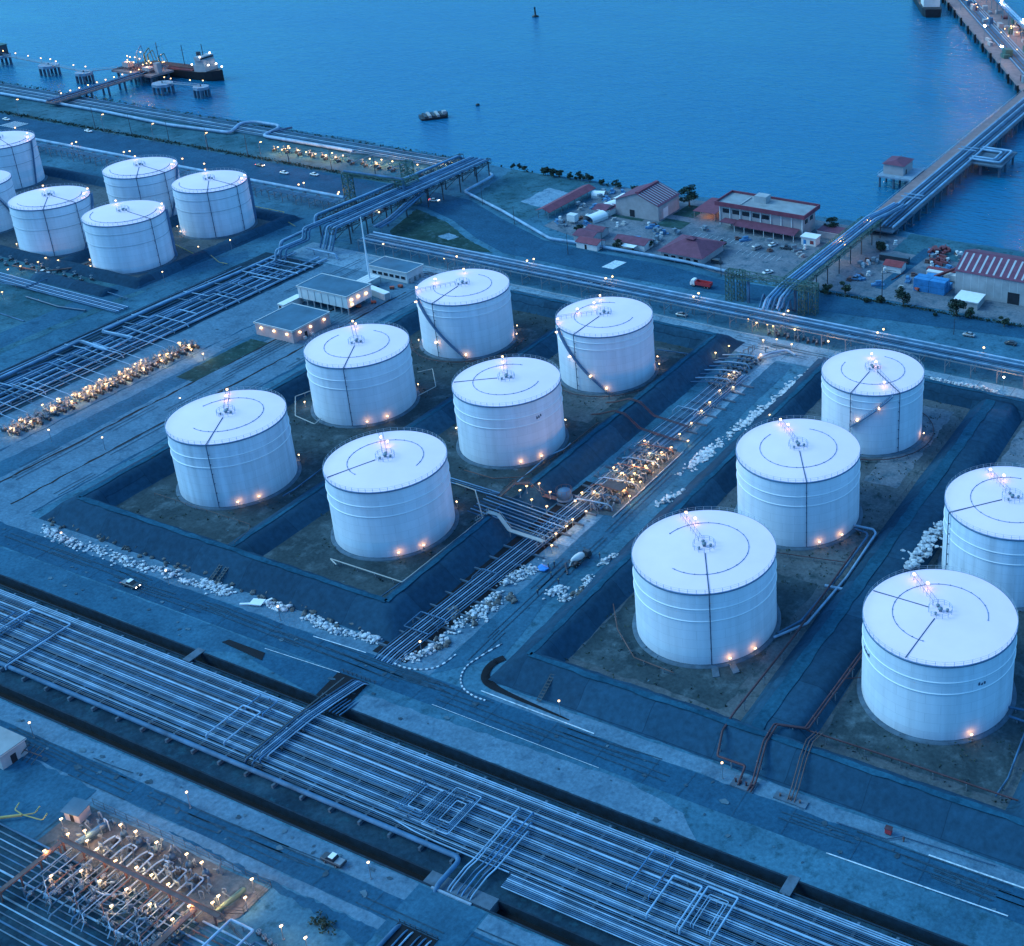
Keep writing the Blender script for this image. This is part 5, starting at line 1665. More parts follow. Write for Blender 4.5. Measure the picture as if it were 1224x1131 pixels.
# ---- eastern bund pipes
for q in range(2):
    pipe('red fire pipe, %s of a pair from the near right tank to the verge' % ('left', 'right')[q], [(-90.5 + q * .7, 250, 2.6), (-92.0 + q * .7, 222, 2.9), (-92.8 + q * .7, 195.4, 3.2), (-98.6 + q * .7, 192.4, 4.6), (-98.4 + q * .7, 187, 4.5), (-97 + q * .7, 179.2, 1.0), (-97 + q * .7, 176.9, .3)], .22, 'pipe_red', 'red fire pipes of the eastern bund', .5, posts=(8, 0.05))
pipe('red brown fire pipe along the dividing bund, left of the red pair', [(-109.6, 262, 2.2), (-108.6, 221, 2.4), (-108.6, 193, 3.4), (-107.6, 186, 4.5), (-106.4, 181.4, 2.0), (-99.8, 181.4, 2.0), (-99.4, 177.4, .5)], .26, 'pipe_red', None, .5, posts=(8, .05))
pipe('long red fire pipe before the near right tank', [(-92.5, 195.6, 2.6), (-75, 196.4, 2.0), (-46, 196, 2.2)], .18, 'pipe_red', None, .5, posts=(6, .05))
for q in range(3):
    pipe('slim pinkish pipe, %s of three stepping down the bund' % ordn[q], [(-90.6 + q * .75, 196.4, 2.4), (-90.4 + q * .75, 191, 4.6), (-89.7 + q * .75, 186.6, 4.3), (-88.9 + q * .75, 181, 1.4), (-88.6 + q * .75, 178.2, .3)], .12, 'pipe_rust', 'slim pipes stepping down the bund', .4)
pipe('thin red pipe running from the red pair towards the near right tank', [(-94, 214, 1.6), (-86, 219, 1.4)], .1, 'pipe_red', None)
pipe('thin pinkish pipe between red pipes and the near right tank, upper one', [(-93, 237, 1.6), (-89.5, 233, 1.4)], .1, 'pipe_red', None)
pipe('red ring pipe before the corner tank of the eastern bund', gp((733, 722), (738, 752), (758, 786), (805, 804), zs=[1.2] * 4), .13, 'pipe_rust', None, .4, posts=(5, .05))
pipe('thin red pipe crossing between the two left tanks of the eastern bund', gp((925, 660), (960, 665), (1010, 672), zs=[1.2] * 3), .11, 'pipe_red', None, .4, posts=(5, .05))
pipe('dark red ring pipe round the stair tank of the eastern bund', [(-131.1 + 19 * cos(a * .25 - 2.2), 323.5 + 19 * sin(a * .25 - 2.2), .9) for a in range(14)], .14, 'pipe_red', None, 0, posts=(7, .05), name='fire_pipe', cat='pipe')
pipe('white pipe from the half hidden tank, outer of the pair', gp((1021, 628), (1044, 633), (1047, 638), (1012, 690), (965, 745), (925, 762), zs=[1.2] * 6), .33, 'pipe_bright', None, .6, 10, posts=(7, .05))
pipe('white pipe from the half hidden tank, inner of the pair', gp((1021, 632), (1036, 637), (1037, 641), (1005, 686), (958, 742), (930, 757), zs=[1.2] * 6), .3, 'pipe_mid', None, .6, 10, posts=(7, .05))
pipe('short white pipe stub crossing towards the dividing bund', gp((986, 700), (1010, 705), zs=[1.2] * 2), .4, 'pipe_bright', None)
pipe('pale square pipe loop at the foot of the near right tank', gp((1205, 845), (1224, 849), (1240, 852), (1226, 863), (1206, 856), zs=[1.2] * 5), .28, 'pipe_mid', None, .5, 10, posts=(4, .05))
pipe('grey pipe running out of frame right of the near right tank', gp((1228, 868), (1205, 930), (1190, 952), zs=[1.0] * 3), .22, 'pipe_mid', None, .4, posts=(6, .05))
railing('thin rail along the inner foot of the dividing bund', [(-108.8, 262, .05), (-108.8, 300, .05), (-108.8, 345, .05)], 'steel_dark', 1.1, 4, .06)
t = thing('valve_pit', 'rusty valve pit with upright stubs where red pipes reach the verge', 'valve pit', (-98.5, 178.5, .03))
MB().box(-2.6, -1.6, 0, 2.6, 1.4, .35).build('slab', 'dark_concrete', t)
for k in range(4):
    MB().tube([(-1.8 + k * 1.2, -.4, .3), (-1.8 + k * 1.2, -.4, 1.2)], .2, 8).tube([(-2.1 + k * 1.2, -.4, 1.25), (-1.5 + k * 1.2, -.4, 1.25)], .1, 6).build('stub', 'pipe_red', t)
t = thing('valve_pit', 'low dark valve pit below the three slim pinkish pipes', 'valve pit', (-88, 178.6, .03))
MB().box(-3.6, -.9, 0, 3.6, .9, .3).build('slab', 'dark_concrete', t)
for k in range(3):
    MB().tube([(-2.4 + k * 2.2, 0, .3), (-2.4 + k * 2.2, 0, .9)], .22, 8).build('stub', 'pipe_rust', t)
t = thing('hose_box', 'small red hose box on the verge before the near right tank', 'hose box', (*G(1062, 997), .03))
MB().cbox((0, 0, .35), 1.3, .9, 1.2).build('cabinet', 'red_paint', t)
MB().cbox((0, 0, 0), 1.0, .6, .35).build('stand', 'steel_dark', t)
MB().cbox((0, 0, 1.55), 1.5, 1.1, .1).build('lid', 'pipe_red', t)
pipe('thin dark pipe lying along the verge by the red hose box', gp((1000, 983), (1060, 1003), (1078, 1000), (1190, 1035), zs=[.4] * 4), .1, 'pipe_dark', None, .3)
t = thing('hydrant', 'rusty hydrant stub right of the red hose box', 'hydrant', (*G(1080, 1006), .03))
MB().tube([(0, 0, 0), (0, 0, 1.0)], .16, 8).tube([(-.3, 0, .7), (.3, 0, .7)], .11, 8).build('barrel', 'pipe_rust', t)
MB().lathe([(.2, 1.0), (.16, 1.15), (.02, 1.25)], n=8).build('cap', 'pipe_red', t)
mb = MB()
for s in (-.5, .5):
    mb.bar((s, -4, .3), (s, 3.2, 3.9), .12)
for k in range(10):
    mb.bar((-.5, -4 + .72 * k, .3 + .36 * k), (.5, -4 + .72 * k, .3 + .36 * k), .5, .08)
tag(mb.build('steps', 'steel_dark', None, (*G(657, 826), 0.2)), 'short steel steps up the front of the eastern bund', 'steps')
for k in range(2):
    mb = MB()
    for s in (-.45, .45):
        mb.bar((s, -5, .3), (s, 2.5, 4.2), .14)
    for q in range(10):
        mb.bar((-.45, -5 + .75 * q, .3 + .39 * q), (.45, -5 + .75 * q, .3 + .39 * q), .5, .08)
    tag(mb.build('steps', 'steel_dark', None, (-252.5 + k * 2.2, 187.0, .1)), 'steel steps up the western bund beside the pale bags, %s one' % ('left', 'right')[k], 'steps')
# bare spoil heap, tarp, debris at the empty cell
mb = MB()
for k in range(230):
    t_ = random.random()
    x, y = G(1083 + 46 * t_, 684 - 52 * t_, 1.5)
    e = random.uniform(.25, .8)
    mb.blob((x + random.gauss(0, 1.0), y + random.gauss(0, .6), 2.9 + random.uniform(-.6, .9)), e * 1.3, e, e * .7, 1, .35)
stuff(mb.build('spoil_heap', 'bag_white'), 'long pale heap of rubble and bags on the dividing bund by the far right tank', 'rubble heap')
mb = MB()
for k in range(9):
    x, y = G(1185 + (k % 3) * 2.0, 541 - k * 3.2)
    mb.blob((x, y, .5), 1.2, 1.2, .6, 1, .3)
tag(mb.build('tarpaulin', 'tarp_blue'), 'crumpled blue tarpaulin on the bare dirt of the empty cell', 'tarpaulin')

# ================================================================== BAGS AND RUBBLE
bag_meshes = []
for k in range(6):
    r_ = random.Random(k)
    bag_meshes.append(MB().blob((0, 0, .42), .78 + .1 * r_.random(), .62 + .1 * r_.random(), .5, 1, .16, r_).mesh('sandbag', 'bag_white'))
NB = 0
RUB = MB()


def bags(label, group, pts, n, w, h=1):
    """white sacks heaped along a line"""
    global NB
    P = [Vector(p) for p in pts]
    L = [(b - a).length for a, b in zip(P[:-1], P[1:])]
    tot = sum(L)
    for k in range(n):
        s = random.uniform(0, tot)
        i = 0
        while i < len(L) - 1 and s > L[i]:
            s -= L[i]
            i += 1
        p = P[i].lerp(P[i + 1], min(1, s / L[i]))
        d = (P[i + 1] - P[i]).normalized()
        off = random.gauss(0, .42) * w
        off = max(-w, min(w, off))
        q = p + Vector((-d.y, d.x)) * off
        o = bpy.data.objects.new('sandbag', random.choice(bag_meshes))
        COL.objects.link(o)
        o.location = (q.x, q.y, .03 + max(0, random.uniform(0, h) * (1 - abs(off) / w)) - .05)
        sc = random.choice((.4, .55, .6, .7, .85, 1.0))
        o.scale = (sc, sc * random.uniform(.8, 1.1), sc * random.uniform(.8, 1.05))
        o.rotation_euler = (random.uniform(-.25, .25), random.uniform(-.25, .25), random.uniform(0, pi))
        tag(o, label, 'sandbag', group)
        NB += 1
    for k in range(n * 5):
        s = random.random() * (len(P) - 1)
        i = min(int(s), len(P) - 2)
        q = P[i].lerp(P[i + 1], s - i) + Vector((random.gauss(0, .55) * w, random.gauss(0, .55) * w))
        e = random.uniform(.14, .42)
        RUB.blob((q.x, q.y, .12 + random.uniform(0, .25)), e * 1.3, e, e * .6, 1, .35)


def gl(*pts):
    return [G(*p) for p in pts]


for (pts, n, w, lab) in (
        (gl((52, 632), (80, 648), (128, 662)), 27, 1.9, 'white sack in the left end of the long row below the western bund'),
        (gl((134, 666), (165, 676), (215, 690)), 27, 1.9, 'white sack in the row below the western bund, behind the pickup'),
        (gl((218, 694), (232, 698)), 9, 1.1, 'white sack in the small heap beside the left bund steps'),
        (gl((240, 698), (258, 702), (272, 710)), 26, 1.8, 'white sack in the thick heap beside the left bund steps'),
        (gl((318, 722), (345, 730)), 14, 1.3, 'white sack in the heap right of the pale board'),
        (gl((366, 739), (390, 749), (405, 756)), 22, 1.3, 'white sack in the heap below the corner of the western bund'),
        (gl((412, 757), (432, 761), (452, 768)), 20, 1.3, 'white sack in the last heap before the pipe trench')):
    bags(lab, lab.replace('white sack in', 'sacks of'), pts, n, w)
for (pts, n, w, lab) in (
        (gl((484, 788), (500, 786), (520, 775), (533, 758)), 26, 1.3, 'white sack at the near end of the rubble beside the cross road pipes'),
        (gl((545, 750), (575, 733), (598, 712)), 34, 2.8, 'white sack in the broad spread beside the cross road pipes'),
        (gl((603, 700), (625, 685), (640, 680)), 26, 2.2, 'white sack in the spread beside the blue sheet'),
        (gl((655, 712), (672, 705)), 13, 1.4, 'white sack in the heap left of the mixer truck on the eastern kerb'),
        (gl((672, 720), (700, 705), (708, 690)), 22, 1.5, 'white sack in the heap near the mixer truck'),
        (gl((720, 674), (738, 664)), 12, 1.2, 'white sack in the heap above the mixer truck'),
        (gl((784, 604), (800, 598), (818, 588)), 14, 1.4, 'white sack behind the corner tank of the eastern bund'),
        (gl((1112, 454), (1150, 461), (1192, 469)), 26, 1.2, 'white sack on the verge below the service road, right of the stair tank')):
    bags(lab, lab.replace('white sack', 'sacks'), pts, n, w)
stuff(RUB.build('rubble', 'bag_white'), 'fine white rubble scattered among the sacks', 'rubble')
mb = MB()
for k in range(640):
    t_ = random.choice((random.random(), random.gauss(.2, .06), random.gauss(.55, .07), random.gauss(.85, .05)))
    x, y = G(820 + 160 * t_, 572 - 126 * t_)
    s = random.choice((.15, .2, .28, .38, .5, .62))
    wq = .5 + .7 * abs(sin(t_ * 23))
    mb.blob((x + random.gauss(0, 1.0) * wq - 3.0, y + random.gauss(0, .9), .12), s * random.uniform(1, 1.7), s, s * .5, 1, .4)
stuff(mb.build('rubble_strip', 'bag_white'), 'narrow strip of pale rubble along the eastern side of the cross road', 'rubble')
mb = MB()
for k in range(70):
    t_ = random.random()
    x, y = G(60 + 390 * t_, 622 + 140 * t_)
    mb.blob((x, y + random.uniform(-1.5, 1.5), .3), random.uniform(.3, .9), random.uniform(.3, .9), .5, 1, .35)
for (px, py) in ((560, 742), (588, 722), (528, 770), (612, 715), (545, 735), (1010, 520), (690, 712)):
    x, y = G(px, py)
    for k in range(6):
        mb.blob((x + random.gauss(0, .9), y + random.gauss(0, .9), .4), random.uniform(.5, 1.1), random.uniform(.5, 1.1), .7, 1, .3)
stuff(mb.build('debris', 'rubble'), 'dark lumps of debris lying between the white sacks', 'debris')
mb = MB().cbox((0, 0, .5), 3.2, 2.4, .15, .3)
mb.cbox((-1.9, -1.4, .1), 3.6, .5, .4, .5).cbox((1.6, 1.6, .1), 2.6, .5, .4, 1.2).cbox((0, 0, 0), 2.4, 1.6, .5, .3)
tag(mb.build('board_pile', 'tent_white', None, (*G(308, 722), .05)), 'pale boards stacked between the heaps below the western bund', 'boards')
mb = MB().blob((0, 0, .5), 1.6, 1.2, .6, 2, .2)
tag(mb.build('tarpaulin', 'tarp_blue', None, (*G(650, 681), .05)), 'small blue sheet at the end of the sacks beside the cross road', 'tarpaulin')
mb = MB().bar((-2.5, 0, .2), (2.5, 0, .2), .35)
tag(mb.build('beam', 'steel_dark', None, (*G(677, 681), .05), radians(-48)), 'dark beam lying on the cross road beside the mixer truck', 'beam')


# ================================================================== VEHICLES
def wheel(parent, x, y, r=.36, w=.24):
    o = MB().tube([(0, -w / 2, 0), (0, w / 2, 0)], r, 12).build('wheel', 'tyre', parent, (x, y, r))
    MB().tube([(0, -w / 2 - .01, 0), (0, w / 2 + .01, 0)], r * .55, 8).build('rim', 'steel_grey', o)
    return o


def loft(mb, secs):
    """secs: x, half width, z low, z high: rounded body lofted along x"""
    vs = []
    for (x, hw, z0, z1) in secs:
        k = min(.16, hw * .3, (z1 - z0) * .3)
        vs += [(x, -hw, z0), (x, -hw, z1 - k), (x, -hw + k, z1), (x, hw - k, z1), (x, hw, z1 - k), (x, hw, z0)]
    fs = []
    for i in range(len(secs) - 1):
        for j in range(6):
            a, b = i * 6 + j, i * 6 + (j + 1) % 6
            fs.append((a, b, b + 6, a + 6))
    n = len(secs)
    fs += [tuple(range(5, -1, -1)), tuple(range((n - 1) * 6, n * 6))]
    return mb.add(vs, fs)


def car(label, px, py, heading, m='car_white', kind='saloon', group=None, lights=False, z=.05, xy=None, roof=None):
    x, y = xy or G(px, py)
    t = thing('parked_car' if not lights else 'moving_car', label, {'pickup': 'pickup truck'}.get(kind, 'car'), (x, y, z), heading, group)
    if kind == 'pickup':
        loft(MB(), [(-2.6, .82, .45, 1.0), (-2.55, .88, .42, 1.05), (1.1, .9, .42, 1.08), (2.3, .86, .42, 1.02), (2.6, .74, .5, .85)]).build('body', m, t)
        loft(MB(), [(-.75, .8, 1.0, 1.1), (-.6, .76, 1.0, 1.72), (.6, .74, 1.0, 1.76), (1.35, .78, 1.0, 1.1)]).build('cabin', 'glass_dark', t)
        MB().cbox((-.02, 0, 1.74), 1.15, 1.36, .06).build('roof', roof or m, t)
        MB().box(-2.45, -.72, 1.06, -.9, .72, 1.09).build('load_bed', 'car_dark' if m != 'car_dark' else 'steel_grey', t)
    elif kind == 'van':
        loft(MB(), [(-2.3, .8, .4, 1.75), (-2.2, .88, .38, 1.85), (1.2, .88, .38, 1.85), (2.0, .86, .38, 1.15), (2.3, .74, .45, .95)]).build('body', m, t)
        loft(MB(), [(-2.0, .895, 1.15, 1.6), (1.1, .895, 1.15, 1.6), (1.75, .85, 1.15, 1.3)]).build('cabin', 'glass_dark', t)
        MB().cbox((-.5, 0, 1.84), 2.6, 1.5, .05).build('roof', roof or m, t)
    else:
        loft(MB(), [(-2.2, .74, .45, .85), (-2.1, .84, .38, .95), (-1.2, .86, .36, 1.0), (1.0, .86, .36, .98), (2.0, .82, .38, .85), (2.2, .7, .45, .7)]).build('body', m, t)
        loft(MB(), [(-1.55, .74, .95, 1.02), (-1.0, .7, .95, 1.42), (.4, .68, .95, 1.44), (1.15, .74, .95, 1.02)]).build('cabin', 'glass_dark', t)
        MB().cbox((-.3, 0, 1.42), 1.25, 1.22, .05).build('roof', roof or m, t)
    for wx in (-1.4, 1.4):
        for wy in (-.8, .8):
            wheel(t, wx, wy)
    if lights:
        for s in (-1, 1):
            MB().cbox((0, 0, 0), .12, .35, .18).build('headlight', 'lamp_white', t, (2.28 if kind == 'saloon' else 2.6, s * .55, .68))
            MB().cbox((0, 0, 0), .12, .3, .16).build('tail_light', 'tail_red', t, (-2.24 if kind != 'pickup' else -2.6, s * .6, .75))
    return t


car('white topped pickup driving left on the lower road', 399, 1031, pi, 'car_dark', 'pickup', roof='car_white', lights=False)
car('pickup with lit tail driving on the front road below the sacks', 157, 701, 0, 'car_dark', 'pickup', roof='car_white', lights=True)
car('silver saloon driving on the service road behind the four lamp tank', 815, 378, .02, 'car_silver')
car('silver saloon on the coast road, left of the far right one', 1020, 404, pi, 'car_silver')
car('dark saloon on the coast road nearest the right photo edge', 1208, 412, pi, 'car_dark')
car('saloon on the coast road passing the right hand trees', 1158, 402, pi, 'car_silver')
car('car with glowing headlights on the coast road behind the angular tank group', 311, 199, 0, 'car_dark', lights=True)
car('white saloon in the middle of the coast road beyond the far western tanks', 340, 208, 0, 'car_white')
car('white saloon on the coast road just left of the green portal', 376, 210, 0, 'car_white')
car('white car with lit lamps in the bend of the coast road', 519, 241, radians(15), 'car_white', lights=True)
car('pale car far along the coast road near the striped crossing', 8, 144, 0, 'car_white')
car('small pale car on the coast road near the left lamp', 106, 158, 0, 'car_white')
car('grey van parked left in the office yard', 905, 298, radians(72), 'car_silver', 'van')
car('white saloon parked in the middle of the office yard', 924, 294, radians(72), 'car_white')
car('dark pickup parked right in the office yard', 940, 298, radians(10), 'car_dark', 'pickup')
car('white saloon parked by the fence below the jetty trestle', 918, 327, radians(60), 'car_white')
car('dark van parked behind the hip roofed house', 857, 315, 0, 'car_dark', 'van')
car('blue pickup parked beside the red hut east of the trestle', 1022, 335, radians(8), 'car_blue', 'pickup')
car('white pickup parked in the west field', 52, 328, radians(20), 'car_white', 'pickup')
for k, (px, py) in enumerate(((668, 333), (682, 336), (697, 338))):
    car('pale van under the long rack, %s of three' % ordn[k], px, py, 0, 'car_white', 'van', xy=(-273 + k * 4.9, 380.9))
# red tipper truck
t = thing('tipper_truck', 'red tipper truck with a white cab driving on the coast road', 'truck', (*G(838, 343), .06), pi + .03)
loft(MB(), [(2.2, 1.15, .7, 2.6), (2.3, 1.2, .6, 2.9), (3.6, 1.2, .6, 2.8), (4.2, 1.1, .6, 1.7)]).build('cab', 'car_white', t)
MB().box(3.5, -1.05, 1.7, 4.05, 1.05, 2.4).build('windscreen', 'glass_dark', t)
mb = MB().box(-4.4, -1.25, 1.0, 1.9, 1.25, 1.15).box(-4.4, -1.25, 1.15, 1.9, -1.13, 2.3).box(-4.4, 1.13, 1.15, 1.9, 1.25, 2.3).box(1.78, -1.13, 1.15, 1.9, 1.13, 2.5).box(-4.4, -1.13, 1.15, -4.28, 1.13, 2.3)
mb.build('tipper_body', 'red_paint', t)
MB().box(-4.4, -.5, .65, 3.8, .5, .98).build('chassis', 'steel_dark', t)
for wx in (-3.4, -2.1, 3.0):
    for wy in (-1.0, 1.0):
        wheel(t, wx, wy, .52, .4)
# mixer truck
x, y = G(694, 672)
t = thing('mixer_truck', 'concrete mixer truck with a pale drum on the cross road', 'truck', (x, y, .06), radians(82))
loft(MB(), [(2.4, 1.1, .7, 2.4), (2.5, 1.2, .6, 2.8), (3.8, 1.2, .6, 2.7), (4.3, 1.1, .6, 1.6)]).build('cab', 'car_dark', t)
MB().box(3.7, -1.0, 1.65, 4.15, 1.0, 2.3).build('windscreen', 'glass_dark', t)
dr = MB().tube([(-4.0, 0, 3.0), (-3.2, 0, 2.9), (-1.6, 0, 2.55), (0, 0, 2.3), (1.2, 0, 2.15), (1.7, 0, 2.1)], [.4, .7, 1.15, 1.25, .9, .4], 16)
dr.build('drum', 'wall_white', t)
t.scale = (.8, .8, .8)
MB().box(-4.2, -.55, .65, 4.0, .55, 1.0).bar((-3.9, -.9, 1), (-3.9, -.5, 2.6), .2).bar((-3.9, .9, 1), (-3.9, .5, 2.6), .2).build('chassis', 'steel_dark', t)
MB().bar((-4.1, 0, 2.6), (-5.0, 0, 1.4), .5, .12).build('chute', 'steel_grey', t)
for wx in (-3.2, -1.9, 3.1):
    for wy in (-1.0, 1.0):
        wheel(t, wx, wy, .52, .4)


# ================================================================== BUILDINGS
def windows(parent, x0, x1, y, z0, z1, n, face='-y', w=.7, lit=None):
    for k in range(n):
        cx = x0 + (x1 - x0) * (k + .5) / n
        ww = (x1 - x0) / n * w
        if face in '-y+y':
            s = -1 if face == '-y' else 1
            f = MB().box(cx - ww / 2 - .08, -.06, z0 - .08, cx + ww / 2 + .08, .06, z1 + .08).build('window', 'wall_white', parent, (0, y + s * .03, 0))
            MB().box(cx - ww / 2, -.03, z0, cx + ww / 2, .03, z1).build('pane', lit or 'glass_dark', f, (0, s * .06, 0))
        else:
            s = -1 if face == '-x' else 1
            f = MB().box(-.06, cx - ww / 2 - .08, z0 - .08, .06, cx + ww / 2 + .08, z1 + .08).build('window', 'wall_white', parent, (y + s * .03, 0, 0))
            MB().box(-.03, cx - ww / 2, z0, .03, cx + ww / 2, z1).build('pane', lit or 'glass_dark', f, (s * .06, 0, 0))


def flat_house(name, label, cat, u0, v0, u1, v1, h, wall='wall_white', roof='roof_blue_grey', over=.3, parapet=.35, trim='wall_white', z0=0.0, rz=0.0):
    t = thing(name, label, cat, (u0, v0, 0.02))
    w, d = u1 - u0, v1 - v0
    MB().box(0, 0, z0, w, d, h - .02).build('wall', wall, t)
    MB().box(-over, -over, h, w + over, d + over, h + .15).build('roof', roof, t)
    mb = MB()
    for (a, b, c, e) in ((-over, -over, w + over, -over + .25), (-over, d + over - .25, w + over, d + over), (-over, -over + .26, -over + .25, d + over - .26), (w + over - .25, -over + .26, w + over, d + over - .26)):
        mb.box(a, b, h - .25, c, e, h + parapet)
    mb.build('parapet', trim, t)
    return t


def gable(name, label, cat, u0, v0, u1, v1, h, ridge, axis='v', wall='wall_grey', roof='roof_red', over=.4, open_sides=False, stripes=None):
    t = thing(name, label, cat, (u0, v0, 0.02))
    w, d = u1 - u0, v1 - v0
    if not open_sides:
        mb = MB().box(0, 0, 0, w, d, h)
        if axis == 'v':
            mb.add([(0, 0, h), (w, 0, h), (w / 2, 0, ridge), (0, d, h), (w, d, h), (w / 2, d, ridge)], [(0, 1, 2), (5, 4, 3)])
        else:
            mb.add([(0, 0, h), (0, d, h), (0, d / 2, ridge), (w, 0, h), (w, d, h), (w, d / 2, ridge)], [(2, 1, 0), (3, 4, 5)])
        mb.build('wall', wall, t)
    else:
        mb = MB()
        n = max(2, int(max(w, d) / 5))
        for k in range(n + 1):
            for s in (0.1, .9):
                p = (w * s, d * k / n) if axis == 'v' else (w * k / n, d * s)
                mb.bar((*p, 0), (*p, h), .2)
        mb.build('post', 'steel_grey', t)
    th = .14
    for s in (0, 1):
        mb = MB()
        if axis == 'v':
            e = w + over if s else -over
            dz = (ridge - h) / (w / 2) * over
            q = [(w / 2, -over, ridge + .05), (w / 2, d + over, ridge + .05), (e, d + over, h - dz + .05), (e, -over, h - dz + .05)]
        else:
            e = d + over if s else -over
            dz = (ridge - h) / (d / 2) * over
            q = [(-over, d / 2, ridge + .05), (w + over, d / 2, ridge + .05), (w + over, e, h - dz + .05), (-over, e, h - dz + .05)]
        mb.add(q + [(a, b, c + th) for a, b, c in q], [(0, 1, 2, 3), (7, 6, 5, 4), (0, 4, 5, 1), (1, 5, 6, 2), (2, 6, 7, 3), (3, 7, 4, 0)])
        r = mb.build('roof', roof, t)
        if stripes and s == stripes[0]:
            n = stripes[1]
            for k in range(n):
                f0 = (k + .35) / n
                f1 = (k + .62) / n
                A, B = Vector(q[0]), Vector(q[1])
                Dn = Vector(q[3]) - A
                p = [A + (B - A) * f0 + Dn * .1, A + (B - A) * f1 + Dn * .1, A + (B - A) * f1 + Dn * .92, A + (B - A) * f0 + Dn * .92]
                up = Vector((0, 0, th + .03))
                MB().add([tuple(x + up) for x in p] + [tuple(x + up + Vector((0, 0, .04))) for x in p], [(4, 5, 6, 7), (3, 2, 1, 0), (0, 1, 5, 4), (2, 3, 7, 6), (1, 2, 6, 5), (3, 0, 4, 7)]).build('skylight', 'skylight', r)
    return t


# control buildings by the western tanks
t = flat_house('control_building', 'low flat roofed building with lit wall lamps, left of the pair by the western tanks', 'building', -353, 293.5, -335.5, 311, 4.6, 'wall_tan', 'roof_blue_grey')
for (x, y) in ((3, -.3), (9, -.3), (15, -.3), (17.8, 3), (17.8, 8), (17.8, 14.5)):
    o = MB().cbox((0, 0, 0), .7, .5, .5).build('wall_lamp', 'lamp_pale', t, (x, y, 3.0))
    point_light(o, (0 if y < 0 else .5, -.5 if y < 0 else 0, -.3), 14)
MB().box(17.5, 5.2, 0, 17.56, 6.4, 2.3).build('door', 'door_dark', t)
for k in range(2):
    MB().box(17.6, 4.0 + k * 3.4, .1, 18.5, 5.0 + k * 3.4, 1.0).build('cooling_unit', 'wall_white', t)
t = flat_house('control_building', 'taller flat roofed building on open posts with white walls beside the mast', 'building', -358.5, 319.5, -335, 332, 7.2, 'wall_white', 'roof_blue_grey', z0=2.6)
for k in range(8):
    for yy in (.4, 12.1):
        MB().bar((.3 + k * 3.27, yy, 0), (.3 + k * 3.27, yy, 2.6), .35).build('post', 'wall_grey', t)
for k in range(7):
    MB().box(1.5 + k * 3.27, -.1, 2.7, 1.65 + k * 3.27, 0, 7).build('wall_rib', 'wall_grey', t)
for (y, z) in ((2, 5.2), (5.5, 5.2), (2, 3.4), (9.5, 4.8)):
    o = MB().cbox((0, 0, 0), .5, .9, .6).build('wall_lamp', 'lamp_warm', t, (23.85, y, z))
    point_light(o, (.6, 0, -.2), 16)
MB().box(-1.5, 1, 2.4, 0, 11.5, 2.6).build('landing', 'concrete', t)
t = flat_house('control_building', 'white walled building with a green grey flat roof behind the mast', 'building', -354, 351.5, -335.5, 360.5, 4.3, 'wall_white', 'roof_blue_grey', .5)
windows(t, 1, 18, 0, 1.4, 2.6, 6)
for k in range(3):
    MB().box(18.55, 1 + k * 2.8, 0, 19.6, 2.6 + k * 2.8, 1.6).build('cooling_unit', 'wall_grey', t)
t = thing('awning', 'striped pale awning between mast and white walled building', 'awning', (-350, 338, .02))
for k in range(4):
    MB().box(.6 * 0 + k * 1.4, 0, 3.0 - k * .02, k * 1.4 + 1.2, 9.5, 3.15 - k * .02).build('roof_panel', 'wall_white', t)
for (x, y) in ((0, .3), (5.2, .3), (0, 9.2), (5.2, 9.2)):
    MB().bar((x, y, 0), (x, y, 2.95), .15).build('post', 'steel_grey', t)
t = thing('container', 'long white box container at the foot of the mast', 'container', (-343.5, 338.8, .02), radians(-12))
MB().box(0, -1.3, .15, 12, 1.3, 2.75).build('body', 'tent_white', t)
mb = MB()
for k in range(24):
    mb.box(.2 + k * .49, -1.36, .3, .42 + k * .49, -1.3, 2.6)
mb.build('rib', 'wall_white', t)
MB().box(11.99, -1.1, .3, 12.05, 1.1, 2.6).build('door', 'wall_grey', t)
t = flat_house('kiosk', 'small white flat roofed kiosk left of the control buildings', 'building', -361.5, 312, -358.6, 321.5, 2.5, 'wall_white', 'tent_white', .15, .1)
MB().box(.5, -.05, 0, 1.6, 0, 2.0).build('door', 'door_dark', t)
t = thing('mast', 'tall slim white mast standing beside the control buildings', 'mast', (-346.8, 343.8, .02))
MB().tube([(0, 0, 0), (0, 0, 14), (0, 0, 28)], [.38, .30, .18], 10).build('pole', 'girder_white', t)
MB().cbox((0, 0, 0), 1.4, 1.4, .3).build('base', 'concrete', t)
for (px, py) in ((468, 340), (478, 338), (428, 362), (446, 357)):
    x, y = G(px, py, 2)
    t = thing('utility_cart', 'small orange and dark service trolley beside the control buildings', 'trolley', (x, y, .03), random.random(), 'service trolleys by the control buildings')
    MB().cbox((0, 0, .4), 1.7, 1.0, .7).build('body', 'orange_paint', t)
    for wx in (-.6, .6):
        MB().tube([(wx, -.5, .25), (wx, .5, .25)], .25, 8).build('wheel', 'tyre', t)

